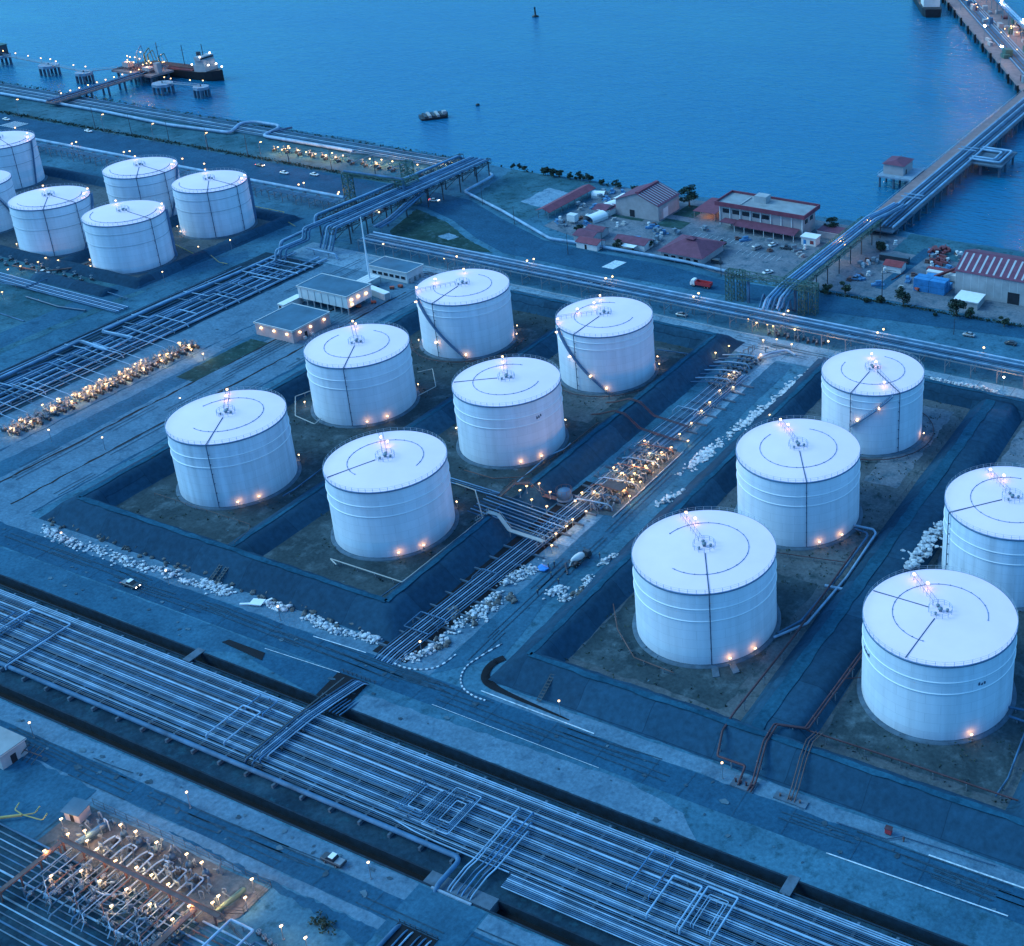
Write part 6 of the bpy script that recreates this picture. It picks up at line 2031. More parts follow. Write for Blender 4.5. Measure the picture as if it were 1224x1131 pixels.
# yard by the shore
t = gable('hall', 'large hall with a red striped gable roof and tan walls on the shore yard', 'building', -305, 450.5, -283.5, 468, 6.8, 11, 'v', 'wall_tan', 'roof_dull_red', .5, stripes=(1, 10))
MB().box(21.46, 4, 0, 21.53, 8, 4.4).build('door', 'wall_white', t)
MB().box(7, -.06, 0, 9.4, 0, 3.2).build('door', 'door_dark', t)
MB().box(10, .5, 10.9, 11.5, 17.5, 11.55).build('ridge_vent', 'roof_red', t)
t = thing('office', 'long two storey office with dark red fascia and flat grey roof by the jetty', 'building', (-258, 459, .02))
MB().box(0, 0, 0, 39, 12.5, 9.4).build('wall', 'wall_tan', t)
MB().box(-1.2, -1.2, 9.42, 40.2, 13.7, 9.7).build('roof', 'roof_grey', t)
mb = MB()
for (a, b, c, e) in ((-1.6, -1.6, 40.6, -1.2), (-1.6, 13.7, 40.6, 14.1), (-1.6, -1.19, -1.2, 13.69), (40.2, -1.19, 40.6, 13.69)):
    mb.box(a, b, 8.9, c, e, 10.7)
mb.build('fascia', 'roof_red', t)
for k in range(9):
    MB().box(-.1 + k * 4.85, -.35, 0, .3 + k * 4.85, 0, 8.9).build('pilaster', 'wall_white', t)
windows(t, 1, 15, 0, 5.6, 7.6, 3, '-y', .86)
windows(t, 15.2, 24, 0, 5.6, 7.6, 2, '-y', .8)
windows(t, 1, 11, 39, 5.4, 7.4, 2, '+x', .6)
MB().box(13, 7, 9.7, 18.5, 11.5, 12.6).build('plant_room', 'wall_grey', t)
MB().box(9, 1.5, 9.72, 9.6, 11, 10.1).build('roof_duct', 'wall_grey', t)
MB().box(2.5, -5.4, 3.2, 9.5, -.4, 3.5).build('porch', 'roof_dull_red', t)
MB().add([(9.6, -6.2, 2.9), (38, -6.2, 2.9), (38, -.4, 3.9), (9.6, -.4, 3.9), (9.6, -6.2, 3.05), (38, -6.2, 3.05), (38, -.4, 4.05), (9.6, -.4, 4.05)], [(3, 2, 1, 0), (4, 5, 6, 7), (0, 1, 5, 4), (1, 2, 6, 5), (3, 0, 4, 7)]).build('canopy', 'roof_dull_red', t)
for k in range(7):
    MB().bar((10 + k * 4.6, -5.9, 0), (10 + k * 4.6, -5.9, 2.9), .2).build('post', 'wall_white', t)
t = thing('carport', 'orange lit carport with a red sheet roof left of the long office', 'carport', (-272, 460, .02))
MB().add([(0, 0, 3.4), (11, 0, 3.6), (11, 17, 4.2), (0, 17, 4.0), (0, 0, 3.55), (11, 0, 3.75), (11, 17, 4.35), (0, 17, 4.15)], [(3, 2, 1, 0), (4, 5, 6, 7), (0, 1, 5, 4), (1, 2, 6, 5), (2, 3, 7, 6), (3, 0, 4, 7)]).build('roof', 'roof_red', t)
for x in (.4, 10.6):
    for k in range(4):
        MB().bar((x, .5 + k * 5.3, 0), (x, .5 + k * 5.3, 3.5), .2).build('post', 'steel_grey', t)
for (x, y) in ((5, 4), (5, 12)):
    o = MB().cbox((0, 0, 0), 1.2, .4, .15).build('lamp', 'lamp_warm', t, (x, y, 3.2))
    point_light(o, (0, 0, -.4), 320, (1, .30, .07))
x, y = G(868, 268, 0)
lamp(x, y, .02, 7.0, 'tall bright orange lamp between carport and office', None, 200, 'big', 'lamp_warm')
x, y = G(966, 268, 4)
lamp(x, y, .02, 3.6, 'pale lamp at the right end of the office', None, 90, 'globe', 'lamp_white')
# hip roof house
t = thing('house', 'house with a dull red hip roof and small roof cap beside the coast road', 'house', (-262, 413.5, .02))
MB().box(1.2, 1.2, 0, 19.8, 19.3, 3.5).build('wall', 'wall_grey', t)
MB().add([(0, 0, 3.5), (21, 0, 3.5), (21, 20.5, 3.5), (0, 20.5, 3.5), (8.5, 10, 7.2), (12.5, 10, 7.2)], [(0, 1, 5, 4), (1, 2, 5), (2, 3, 4, 5), (3, 0, 4), (3, 2, 1, 0)]).build('roof', 'roof_dull_red', t)
MB().box(9, 8.6, 6.9, 12.2, 11.4, 7.5).add([(8.6, 8.2, 7.5), (12.6, 8.2, 7.5), (12.6, 11.8, 7.5), (8.6, 11.8, 7.5), (10.6, 10, 8.3)], [(0, 1, 4), (1, 2, 4), (2, 3, 4), (3, 0, 4)]).build('roof_cap', 'roof_dull_red', t)
windows(t, 2, 19, 1.2, 1.0, 2.4, 5, '-y', .6)
t = gable('shed', 'long narrow open shed with a red roof on the scrub field', 'shed', -333.5, 432, -327, 467, 3.4, 4.6, 'v', 'wall_grey', 'roof_red', .4, True)
for k, (px, py, w, d, m_, lab) in enumerate(((706, 290, 10, 6, 'roof_red', 'small red roofed hut with white walls behind the white pipe'), (703, 281, 9, 8, 'roof_dull_red', 'cluttered dull red roofed hut in the middle of the huts'), (763, 290, 10, 7, 'roof_dull_red', 'red roofed hut with a white canopy right of the huts'), (748, 287, 7, 6, 'roof_dull_red', 'low dark red lean-to between the huts'), (714, 275, 8, 5, 'roof_dull_red', 'dull red hut below the white tents'), (722, 250, 6, 8, 'roof_dull_red', 'brown red hut behind the white tents'))):
    x, y = G(px, py, 2)
    t = gable('hut', lab, 'hut', x - w / 2, y - d / 2, x + w / 2, y + d / 2, 2.7, 3.8, 'u', 'wall_white' if k in (0, 2) else 'wall_grey', m_, .4)
    MB().box(w * .4, -.05, 0, w * .4 + 1, 0, 2.0).build('door', 'door_dark', t)
    if k == 2:
        MB().box(1, -3.4, 2.3, 7, -.4, 2.45).build('canopy', 'tent_white', t)
for k, (px, py, L, W, rz) in enumerate(((712, 259, 9, 6, 1.35), (724, 252, 9, 6, 1.35), (733, 244, 11, 6.5, 1.35), (742, 238, 8, 6, 1.5), (716, 232, 6, 4.5, .3))):
    x, y = G(px, py, 1.5)
    t = thing('tent', 'white barrel topped tent, %s from the road in the cluster' % ordn[k], 'tent', (x, y, .03), rz, 'white tents by the red hall')
    mb = MB()
    vs = []
    n = 8
    for xx in (-L / 2, -L / 6, L / 6, L / 2):
        for q in range(n + 1):
            a = pi * q / n
            vs.append((xx, -cos(a) * W / 2, 1.2 + sin(a) * 1.7 + (.12 if abs(xx) > L / 3 else -.05)))
    fs = [(i * (n + 1) + q, i * (n + 1) + q + 1, (i + 1) * (n + 1) + q + 1, (i + 1) * (n + 1) + q) for i in range(3) for q in range(n)]
    mb.add(vs, fs, True)
    mb.build('canopy', 'tent_white', t)
    mb = MB().box(-L / 2, -W / 2, 0, L / 2, -W / 2 + .06, 1.25).box(-L / 2, W / 2 - .06, 0, L / 2, W / 2, 1.25)
    mb.build('side_wall', 'wall_white', t)
t = flat_house('kiosk', 'white cabin with red roof edge left of the red hall', 'building', -309, 447, -305.8, 454, 2.7, 'wall_white', 'roof_dull_red', .3, .1)
windows(t, .5, 6.5, 0, 1.0, 2.0, 2, '-x')
t = thing('water_tank', 'white box tank on legs standing among the huts', 'tank', (*G(685, 267), .03))
MB().cbox((0, 0, 1.2), 4, 3, 3).build('body', 'wall_white', t)
for sx in (-1.6, 1.6):
    for sy in (-1.1, 1.1):
        MB().bar((sx, sy, 0), (sx, sy, 1.2), .2).build('leg', 'steel_grey', t)
t = flat_house('gatehouse', 'small white gatehouse with posters right of the office', 'building', -216.5, 452.5, -210, 457, 3.6, 'wall_white', 'tent_white', .4, .1)
MB().box(1, -.06, .2, 2.2, 0, 2.4).build('door', 'container_blue', t)
MB().box(4.0, -.06, .9, 5.6, 0, 2.4).build('poster', 'container_red', t)
t = flat_house('shed', 'low dark red roofed shed behind the gatehouse', 'shed', -214, 463, -203, 470, 3, 'wall_grey', 'roof_dull_red', .3, .1)
t = gable('warehouse', 'big warehouse with striped red roof and an open dark doorway at the right edge', 'warehouse', -142.5, 432, -70, 455, 9.6, 13.4, 'u', 'wall_grey', 'roof_dull_red', .5, stripes=(0, 27))
MB().box(20.5, -.08, 0, 25, 0, 4.6).build('doorway', 'door_dark', t)
mb = MB()
for k in range(24):
    mb.box(k * 3.0, -.05, 1.2, k * 3.0 + .1, 0, 9.5)
mb.build('wall_seam', 'wall_white', t)
t = flat_house('lean_to', 'white roofed lean-to in front of the warehouse', 'shed', -139, 421, -130, 429.5, 3, 'wall_grey', 'tent_white', .3, .1)
t = gable('hut', 'small bright red roofed hut east of the jetty trestle', 'hut', -175, 441, -168, 446.5, 2.8, 3.8, 'u', 'wall_white', 'container_red', .5)


def container(label, u0, v0, z, L=12.2, m='container_blue', rz=0.0, group='shipping containers by the warehouse'):
    t = thing('container', label, 'container', (u0, v0, z), rz, group)
    MB().box(0, 0, .12, L, 2.44, 2.55).build('body', m, t)
    mb = MB()
    for k in range(int(L / .6)):
        mb.box(.2 + k * .6, -.05, .3, .45 + k * .6, -.001, 2.4).box(.2 + k * .6, 2.441, .3, .45 + k * .6, 2.49, 2.4)
    mb.build('rib', m, t)
    MB().box(L + .001, .1, .2, L + .06, 2.34, 2.5).build('door', m, t)
    return t


k = 0
for r in range(5):
    for c in range(1 if r > 2 else 2):
        for zz in range(2 if r < 2 else 1):
            container('blue shipping container, row %s from the road%s%s' % (ordn[r], ', upper one' if zz else ', lower one', (', left', ', right')[c] if r < 3 else ''), -157.8 + c * 6.3 + r * .25, 428.2 + r * 2.75, .03 + zz * 2.6, 6.1, 'container_blue')
container('white shipping container lying behind the blue ones', -158, 442.6, .03, 12.2, 'wall_white')
container('dark red shipping container between blue and white ones', -159, 445.4, .03, 12.2, 'container_red')
container('dark shipping container alone at the back of the eastern yard', -181, 450.5, .03, 12.2, 'car_dark', .03, None)
t = thing('mobile_crane', 'orange red mobile crane with a long folded boom beside the containers', 'crane', (*G(1104, 345), .03), radians(62))
MB().box(-4.2, -1.25, .6, 4.2, 1.25, 1.5).build('carrier', 'orange_paint', t)
MB().box(-3.0, -1.2, 1.52, 0, .2, 3.2).build('cab', 'orange_paint', t)
MB().box(-2.9, -1.24, 2.2, -.2, -1.2, 3.0).build('windscreen', 'glass_dark', t)
MB().bar((-3.6, .5, 2.6), (22, .5, 4.2), .9).bar((10, .5, 3.5), (27, .5, 4.6), .6).build('boom', 'deck_red', t)
for wx in (-3.2, -1.8, 1.8, 3.2):
    for wy in (-1.05, 1.05):
        wheel(t, wx, wy, .6, .45)
mb = MB()
for k in range(40):
    x, y = G(random.uniform(1112, 1135), random.uniform(298, 318))
    mb.cbox((x, y, .03 + random.uniform(0, 1.2)), random.uniform(1, 4), random.uniform(.5, 1.4), random.uniform(.4, 1.4), random.uniform(0, 3))
stuff(mb.build('scrap_heap', 'deck_red'), 'tangled rusty red scrap heap behind the containers', 'scrap heap')
for k in range(2):
    x, y = G(1070 + k * 6, 333 - k * 4)
    tag(MB().bar((-2.6, 0, .2), (2.6, 0, .2), .3).build('beam', 'pipe_red', None, (x, y, .03), radians(75)), 'red beam lying on the pale eastern yard, %s one' % ('near', 'far')[k], 'beam')


rc = random.Random(21)
CLUT = []
for k, (w, d, h, m_) in enumerate(((2.4, 1.6, 1.2, 'wall_grey'), (3.4, 2.2, 2.2, 'steel_grey'), (2.0, 2.0, 1.0, 'pipe_rust'), (4.5, 1.8, 1.4, 'pipe_blue'), (1.6, 1.2, 1.6, 'wall_white'))):
    mb = MB()
    for q in range(3):
        mb.cbox((rc.uniform(-.3, .3) * w, rc.uniform(-.3, .3) * d, 0 if q < 2 else h * .6), w * rc.uniform(.4, .8), d * rc.uniform(.4, .8), h * rc.uniform(.4, .75), rc.uniform(-.2, .2))
    mb.cbox((0, 0, 0), w * 1.1, d * 1.1, .15)
    CLUT.append(mb.mesh('crate_stack', m_))
for (u0, v0, u1, v1, n, lab, grp) in ((-323, 426, -268, 446, 26, 'stack of crates among the huts of the shore yard', 'crate stacks among the huts'), (-326, 446, -308, 476, 16, 'stack of goods beside the white tents', 'goods beside the tents'), (-262, 438, -210, 452, 9, 'stack of goods in the office yard', 'goods in the office yard'), (-185, 425, -160, 470, 20, 'stack of goods on the eastern yard', 'goods on the eastern yard'), (-166, 450, -145, 474, 16, 'stack of goods behind the containers', 'goods behind the containers')):
    for k in range(n):
        o = bpy.data.objects.new('crate_stack', rc.choice(CLUT))
        COL.objects.link(o)
        o.location = (rc.uniform(u0, u1), rc.uniform(v0, v1), .12)
        o.rotation_euler[2] = rc.uniform(0, 3)
        tag(o, lab, 'crates', grp)


# ================================================================== TREES
def leaf_cluster(mb, c, r, n, s, rnd):
    for _ in range(n):
        while True:
            p = Vector((rnd.uniform(-1, 1), rnd.uniform(-1, 1), rnd.uniform(-1, 1)))
            if p.length <= 1:
                break
        p = Vector(c) + Vector((p.x * r[0], p.y * r[1], p.z * r[2]))
        a = Vector((rnd.uniform(-1, 1), rnd.uniform(-1, 1), rnd.uniform(-.6, .6))).normalized()
        b = a.cross(Vector((rnd.uniform(-1, 1), rnd.uniform(-1, 1), rnd.uniform(-1, 1)))).normalized()
        k = s * rnd.uniform(.6, 1.3)
        mb.add([p - a * k, p + b * k * .6, p + a * k, p - b * k * .6], [(0, 1, 2, 3)])


def tree_proto(seed, h, w, m='foliage_dark', trunk_h=None):
    rnd = random.Random(seed)
    th = trunk_h if trunk_h is not None else h * .35
    t = thing('tree', 'tree', 'tree', (0, 0, 0))
    tr = MB().tube([(0, 0, 0), (rnd.uniform(-.2, .2), rnd.uniform(-.2, .2), th * .6), (rnd.uniform(-.4, .4), rnd.uniform(-.4, .4), th * 1.25)], [.32, .24, .14], 7)
    cr = MB()
    for k in range(9):
        a = rnd.uniform(0, 2 * pi)
        q = sqrt(rnd.random()) * w * .38
        z = th + (h - th) * rnd.uniform(.1, .85)
        c = (q * cos(a), q * sin(a), z)
        tr.tube([(0, 0, th * .8), (c[0] * .6, c[1] * .6, (th + z) / 2), c], [.12, .08, .04], 5)
        leaf_cluster(cr, c, (w * rnd.uniform(.16, .3), w * rnd.uniform(.16, .3), (h - th) * rnd.uniform(.14, .26)), 90, .42, rnd)
    tr.build('trunk', 'bark', t)
    cr.build('crown', m, t)
    return t


def plant(proto, label, group, spots):
    """spots: x, y, scale"""
    for i, (x, y, s) in enumerate(spots):
        c = copy_tree(proto, None, (x, y, .02), random.uniform(0, 6), label, group)
        c.scale = (s, s, s * random.uniform(.9, 1.1))


tp = [tree_proto(11, 6.5, 6.0), tree_proto(12, 7.5, 7.0), tree_proto(13, 5.5, 5.0, 'foliage_mid', 1.4), tree_proto(14, 4.0, 4.5, 'foliage_dark', .5)]
for k, (px, py, s) in enumerate(((615, 201, .6), (626, 204, .75), (651, 209, 1.0), (661, 210, .9), (672, 210, .8), (685, 212, .75), (696, 215, .75), (707, 217, .8), (721, 221, .75), (732, 222, .6), (742, 225, .7), (758, 227, .85), (772, 229, .5), (806, 228, .6), (638, 206, .45))):
    x, y = G(px, py)
    plant(tp[k % 3], 'small dark tree in the row on the shore bank', 'trees along the shore bank', [(x + random.uniform(-3, 3) * q_, min(y, 481.5) + random.uniform(-1, .5), s * random.choice((.4, .55, .7))) for q_ in range(3)])
for (px, py, q, s, lab) in ((824, 247, 1, 1.25, 'big round dark tree between the red hall and the carport'), (1080, 366, 1, .95, 'round tree on the verge before the containers'), (1143, 378, 1, 1.0, 'broad tree before the warehouse lean-to'), (1160, 381, 2, .8, 'small tree right of the broad one at the warehouse'), (989, 352, 2, .8, 'thin tree left on the verge beside the trestle'), (1010, 352, 2, .85, 'low spreading tree right of the thin verge tree'), (1036, 362, 3, .5, 'little bush on the verge below the lamp mast'), (1053, 362, 3, .7, 'bush at the foot of the lamp mast'), (737, 299, 1, .65, 'dark tree at the right end of the white walled hut'), (777, 297, 2, .6, 'small dark tree right of the white canopy hut'), (842, 308, 2, .6, 'small tree behind the hip roofed house'), (865, 295, 2, .5, 'small tree at the right corner of the hip roofed house'), (993, 278, 1, .9, 'dark tree beside the gatehouse'), (1052, 300, 3, 1.0, 'dry brown bush east of the trestle'), (1200, 391, 2, .7, 'bush at the right end of the verge'), (692, 277, 3, .8, 'dark bush among the huts'), (1118, 378, 3, .35, 'tiny shrub between the two verge trees')):
    x, y = G(px, py)
    c = copy_tree(tp[q], None, (x, y, .02), random.uniform(0, 6), lab)
    c.scale = (s, s, s)
for p in tp:
    for ch in list(p.children):
        bpy.data.objects.remove(ch)
    bpy.data.objects.remove(p)
# hedges and scrub as ground cover
mb = MB()
rnd = random.Random(5)
for k in range(1500):
    u_ = rnd.uniform(-760, -425)
    leaf_cluster(mb, (u_, 441.2 + rnd.gauss(0, .7), .5), (1.1, .8, .6), 2, .5, rnd)
for k in range(700):
    u_ = rnd.uniform(-190, -90)
    leaf_cluster(mb, (u_, 411.8 + (u_ + 190) * .035 + rnd.gauss(0, .4), .4), (.8, .5, .5), 2, .4, rnd)
for k in range(500):
    u_ = rnd.uniform(-760, -400)
    leaf_cluster(mb, (u_, 482.5 + rnd.gauss(0, .7), .4), (1.2, .7, .6), 2, .5, rnd)
stuff(mb.build('hedge', 'foliage_dark'), 'dark scrubby hedge along the coast road and shore', 'hedge')
mb = MB()
for k in range(1600):
    a = rnd.random()
    if a < .35:
        x, y = rnd.uniform(-300, -206), rnd.uniform(196, 350)
    elif a < .7:
        x, y = rnd.uniform(-158, -112), rnd.uniform(194, 350)
    else:
        x, y = rnd.uniform(-90, -48), rnd.uniform(195, 345)
    leaf_cluster(mb, (x, y, .25), (1.0, 1.0, .25), 3, .32, rnd)
for k in range(500):
    leaf_cluster(mb, (rnd.uniform(-330, -30), 157.6 + rnd.gauss(0, .25), -.4), (.6, .2, .3), 2, .25, rnd)
stuff(mb.build('weeds', 'foliage_dark'), 'low weeds scattered on the bund floors and beside the channel', 'weeds')


# ================================================================== SEA: JETTIES, SHIPS, BUOY
def piles(parent, pts, z, r=.5):
    for (x, y) in pts:
        MB().tube([(x, y, -4.5), (x, y, z)], r, 8).build('pile', 'dark_concrete', parent)


def at_uv(px, py, z):
    return G(px, py, z)


JET = thing('jetty', 'lit concrete jetty leading from the coast road to the tanker berth', 'jetty', (-680, 460, 0))
a, b = Vector((0, 0, 2.6)), Vector((-9, 84, 2.6))
MB().bar(a, b, 6.5, .8).build('deck', 'deck_pink', JET)
for s in (-2.4, -1.4, 2.0):
    MB().tube([(s, 0, 3.5), (s - 9, 84, 3.5)], .35, 8).build('deck_pipe', 'pipe_mid', JET)
piles(JET, [(-.107 * v + s, v) for v in (26, 38, 50, 62, 74) for s in (-2.4, 2.4)], 2.3, .6)
mb = MB()
for s in (-3.1, 3.1):
    mb.bar((s, 0, 4.1), (s - 9, 84, 4.1), .12)
    for k in range(22):
        mb.bar((s - .107 * k * 4, k * 4, 3), (s - .107 * k * 4, k * 4, 4.1), .1)
mb.build('handrail', 'rail_grey', JET)
for k in range(13):
    v = 6 + k * 6.2
    x = -680 - .107 * v + 2.9
    lamp(x, 460 + v, 3.0, 3.4, 'glowing lamp along the jetty to the tanker berth', 'lamps along the tanker jetty', 22 if k % 2 == 0 else 0, 'globe', 'lamp_warm')
BER = thing('berth_platform', 'lit loading platform at the end of the tanker jetty', 'berth', (-693, 533, 0))
MB().box(-18, -9, 1.8, 16, 7, 3.0).build('deck', 'deck_pink', BER)
piles(BER, [(x, y) for x in (-15, -5, 5, 13) for y in (-7, 5)], 1.8, .7)
for k, (x, y) in enumerate(((-10, 4), (-4, 4.5), (-1, 4.5), (9, 4))):
    mb = MB().bar((x, y, 3), (x, y, 11), .7).bar((x, y, 11), (x + 1.5, y + 3, 15.5 - k), .5).bar((x + 1.5, y + 3, 15.5 - k), (x + 2.5, y + 4, 6), .3)
    mb.build('loading_arm', 'steel_green' if k else 'pipe_blue', BER)
for (x, y, w, d, h) in ((-14, -4, 5, 4, 4), (4, -5, 6, 4, 3), (12, -3, 3, 3, 6)):
    MB().box(x, y, 3.02, x + w, y + d, 3 + h).build('hut', 'wall_tan', BER)
mb = MB()
for k in range(14):
    x = -15 + k * 2.1
    mb.tube([(x, -7, 4), (x, 0, 4.2), (x, 3, 5)], .22, 6)
mb.build('manifold_pipes', 'pipe_red', BER)
for k in range(16):
    x, y = -708 + random.uniform(0, 29), 525 + random.uniform(0, 15)
    lamp(x, y, 3.0, random.choice((3.5, 5.0, 8.5)), 'bright lamp on the tanker loading platform', 'lamps on the loading platform', 55 if k % 2 else 0, 'globe', 'lamp_warm')


def dolphin(label, px, py, w=9, lampy=True):
    x, y = G(px, py, 3)
    t = thing('mooring_dolphin', label, 'mooring dolphin', (x, y, 0))
    MB().prism([(w / 2 * cos(a * pi / 4 + .39), w / 2 * sin(a * pi / 4 + .39)) for a in range(8)], 1.8, 3.4).build('cap', 'concrete', t)
    piles(t, [(sx * w * .3, sy * w * .3) for sx in (-1, 0, 1) for sy in (-1, 1)], 1.8, .75)
    MB().lathe([(.4, 3.4), (.3, 4.0), (.5, 4.3), (.02, 4.4)], n=8).build('bollard', 'steel_dark', t)
    if lampy:
        lamp(x + 1.5, y + 1, 3.4, 3.0, 'lamp on a mooring platform out in the water', 'lamps on the mooring platforms', 35, 'globe', 'lamp_warm')
    return x, y


d1 = dolphin('mooring dolphin, leftmost of three left of the tanker', 58, 78, 12)
d2 = dolphin('mooring dolphin nearest left of the tanker jetty', 100, 87, 10)
d3 = dolphin('mooring dolphin standing alone right of the tanker jetty', 240, 104, 9)
d4 = dolphin('broad mooring dolphin below the loading platform', 194, 100, 12)
d0 = dolphin('dark mooring dolphin cut by the left photo edge', -2, 66, 14)
for k, (p, q) in enumerate(((d0, d1), (d1, d2), (d2, (-708, 530)), (d4, d3))):
    t = thing('walkway', 'thin catwalk, %s from the left between the mooring dolphins' % ordn[k], 'catwalk', (p[0], p[1], 0))
    e = (q[0] - p[0], q[1] - p[1])
    MB().bar((0, 0, 3.5), (*e, 3.5), 1.4, .3).build('deck', 'steel_grey', t)
    mb = MB()
    for s in (-.6, .6):
        mb.bar((s * .4, s, 4.6), (e[0] + s * .4, e[1] + s, 4.6), .12)
    mb.build('handrail', 'rail_grey', t)
    n = max(1, int(hypot(*e) / 12))
    if k != 2:
        for j in range(n):
            f = (j + .5) / n
            lamp(p[0] + e[0] * f, p[1] + e[1] * f, 3.6, 2.6, 'lamp on the catwalks between mooring dolphins', 'lamps on the catwalks', 0, 'globe', 'lamp_warm')
t = thing('hut', 'dark hut on the dolphin at the left photo edge', 'hut', (d0[0] + 1, d0[1] + 1, 3.4))
MB().box(-4, -3, 0, 3.5, 3, 6).build('wall', 'steel_dark', t)
MB().box(-4.4, -3.4, 6.01, 3.9, 3.4, 6.4).build('roof', 'steel_green', t)


def hull(mb, L, W, z0, z1, bow=.22, n=14):
    rows = []
    for z, f in ((z0, .82), (z0 + (z1 - z0) * .4, .96), (z1, 1.0)):
        pts = []
        for k in range(n + 1):
            x = -L / 2 + L * k / n
            t_ = (x + L / 2) / L
            w = W / 2 * f
            if t_ > 1 - bow:
                w *= sqrt(max(0, 1 - ((t_ - (1 - bow)) / bow) ** 2)) * .98 + .02
            if t_ < .08:
                w *= .75 + .25 * t_ / .08
            pts.append((x, w, z + (1.6 * max(0, t_ - .8) / .2 if z == z1 else 0)))
        rows.append([(x, -w, z) for x, w, z in pts] + [(x, w, z) for x, w, z in reversed(pts)])
    m = len(rows[0])
    vs = [v for r in rows for v in r]
    fs = [(i * m + k, i * m + (k + 1) % m, (i + 1) * m + (k + 1) % m, (i + 1) * m + k) for i in range(2) for k in range(m)]
    fs += [(2 * m + k, 2 * m + k + 1, 3 * m - 2 - k, 3 * m - 1 - k) for k in range(n)]
    return mb.add(vs, fs)


t = thing('tanker', 'small red decked tanker with white lit superstructure moored at the berth', 'ship', (-682, 549, -3), radians(4))
hull(MB(), 66, 11.5, -1.5, 5.0).build('hull', 'hull_black', t)
MB().box(-24, -5, 5.02, 14, 5, 5.5).build('deck', 'deck_red', t)
mb = MB().box(16, -5, 5.05, 25, 5, 9).box(17, -4.4, 9.01, 24, 4.4, 12).box(18, -5.6, 12.01, 22.5, 5.6, 14.2)
mb.build('superstructure', 'wall_grey', t)
MB().box(22.52, -5, 12.6, 22.6, 5, 13.6).box(17.98, -5, 12.6, 17.92, 5, 13.6).build('bridge_windows', 'glass_dark', t)
MB().tube([(16.5, 0, 9), (16.5, 0, 16)], 1.3, 10).build('funnel', 'steel_dark', t)
for x in (-16, 4, 20):
    MB().tube([(x, 0, 5.5 if x < 10 else 14.2), (x, 0, 19 if x < 10 else 21)], .22, 6).bar((x, -1.6, 16), (x, 1.6, 16), .15).build('mast', 'steel_dark', t)
mb = MB()
for s in (-3, -1.5, 0, 1.5, 3):
    mb.tube([(-24, s, 6.3), (13, s, 6.3)], .3, 6)
mb.build('deck_pipes', 'pipe_red', t)
for (x, y, z) in ((26, 3, 9), (26, -3, 9.5), (23, -5.5, 14.6), (20, 5.4, 14.6), (14, -4, 9), (33, 0, 8.5)):
    o = MB().blob((0, 0, 0), .5, .5, .5, 1, 0).build('deck_lamp', 'lamp_white', t, (x, y, z))
    point_light(o, (0, -.9, .5), 8, (1, .8, .6))
# barge
x, y = G(519, 139, -2)
t = thing('barge', 'small flat barge with white stacked cargo floating alone on the sea', 'barge', (x, y, -3), radians(52))
hull(MB(), 15, 7, -.6, 1.0, .12).build('hull', 'hull_black', t)
MB().box(-7, 4.2, -.5, 6, 7.5, .9).build('pontoon', 'steel_dark', t)
for k in range(5):
    MB().box(-5.5 + k * 2.2, -2.6, 1.02, -4.0 + k * 2.2, 5.8, 2.0 + .3 * (k % 2)).build('cargo', 'wall_grey' if k % 2 else 'steel_dark', t)
MB().box(4.5, -1.5, 1.02, 6.6, 1.5, 3.4).build('cabin', 'wall_grey', t)
t = thing('buoy', 'tall dark navigation buoy far out on the sea', 'buoy', (*G(640, 20, -3), -3))
MB().lathe([(.2, -.5), (2.4, -.2), (2.4, .7), (.7, 1.2), (.5, 6.0), (.9, 6.2), (.02, 7.4)], n=12).build('float', 'hull_black', t)
t = thing('buoy', 'tiny dark float right of the barge', 'buoy', (*G(571, 126, -3), -3))
MB().lathe([(.2, -.3), (1.2, 0), (1.0, .8), (.02, 1.1)], n=10).build('float', 'hull_black', t)

# eastern trestle jetty
t = thing('jetty', 'long jetty with a pinkish road deck and fat pipes running out to the dock', 'jetty', (-196, 476, 0))
MB().box(-5, -2, 2.2, .4, 240, 3.0).build('road_deck', 'deck_pink', t)
MB().box(.6, -2, 2.4, 11.2, 240, 2.9).build('pipe_deck', 'dark_concrete', t)
mb = MB()
for v in range(4, 240, 9):
    mb.box(-5.2, v, 1.4, 11.4, v + 1, 2.19)
mb.build('cross_beam', 'dark_concrete', t)
piles(t, [(x, v + .5) for v in range(4, 240, 9) for x in (-4.5, 3, 10.6)], 1.4, .5)
mb = MB()
for xx in (-4.9, .3):
    mb.bar((xx, -2, 4.0), (xx, 240, 4.0), .1)
    for v in range(-2, 240, 5):
        mb.bar((xx, v, 3), (xx, v, 4.0), .1)
mb.build('handrail', 'rail_grey', t)
for k in range(6):
    pipe('fat pipe, %s from the road deck on the long jetty' % ordn[k], [(-194.6 + k * 1.75, 477, 3.9 + .2 * (k % 2)), (-194.6 + k * 1.75, 715, 3.9 + .2 * (k % 2))], .5 if k not in (1, 4) else .32, 'pipe_bright' if k in (0, 2, 5) else 'pipe_mid', 'fat pipes on the long jetty', 0, 10)
mb = MB()
for v in (512, 516, 588, 592):
    mb.bar((-196, v, 5.2), (-187, v + .4, 5.2), .4)
tag(mb.build('pipe_hanger', 'pipe_bright'), 'pale cross hangers over the jetty pipes', 'pipe support')
t = thing('jetty_platform', 'side platform with a double pipe loop right of the long jetty', 'platform', (-185, 588, 0))
MB().box(.3, -12, 2.2, 15, 14, 2.9).build('deck', 'dark_concrete', t)
piles(t, [(x, y) for x in (4, 13.5) for y in (-10, 0, 12)], 2.2, .6)
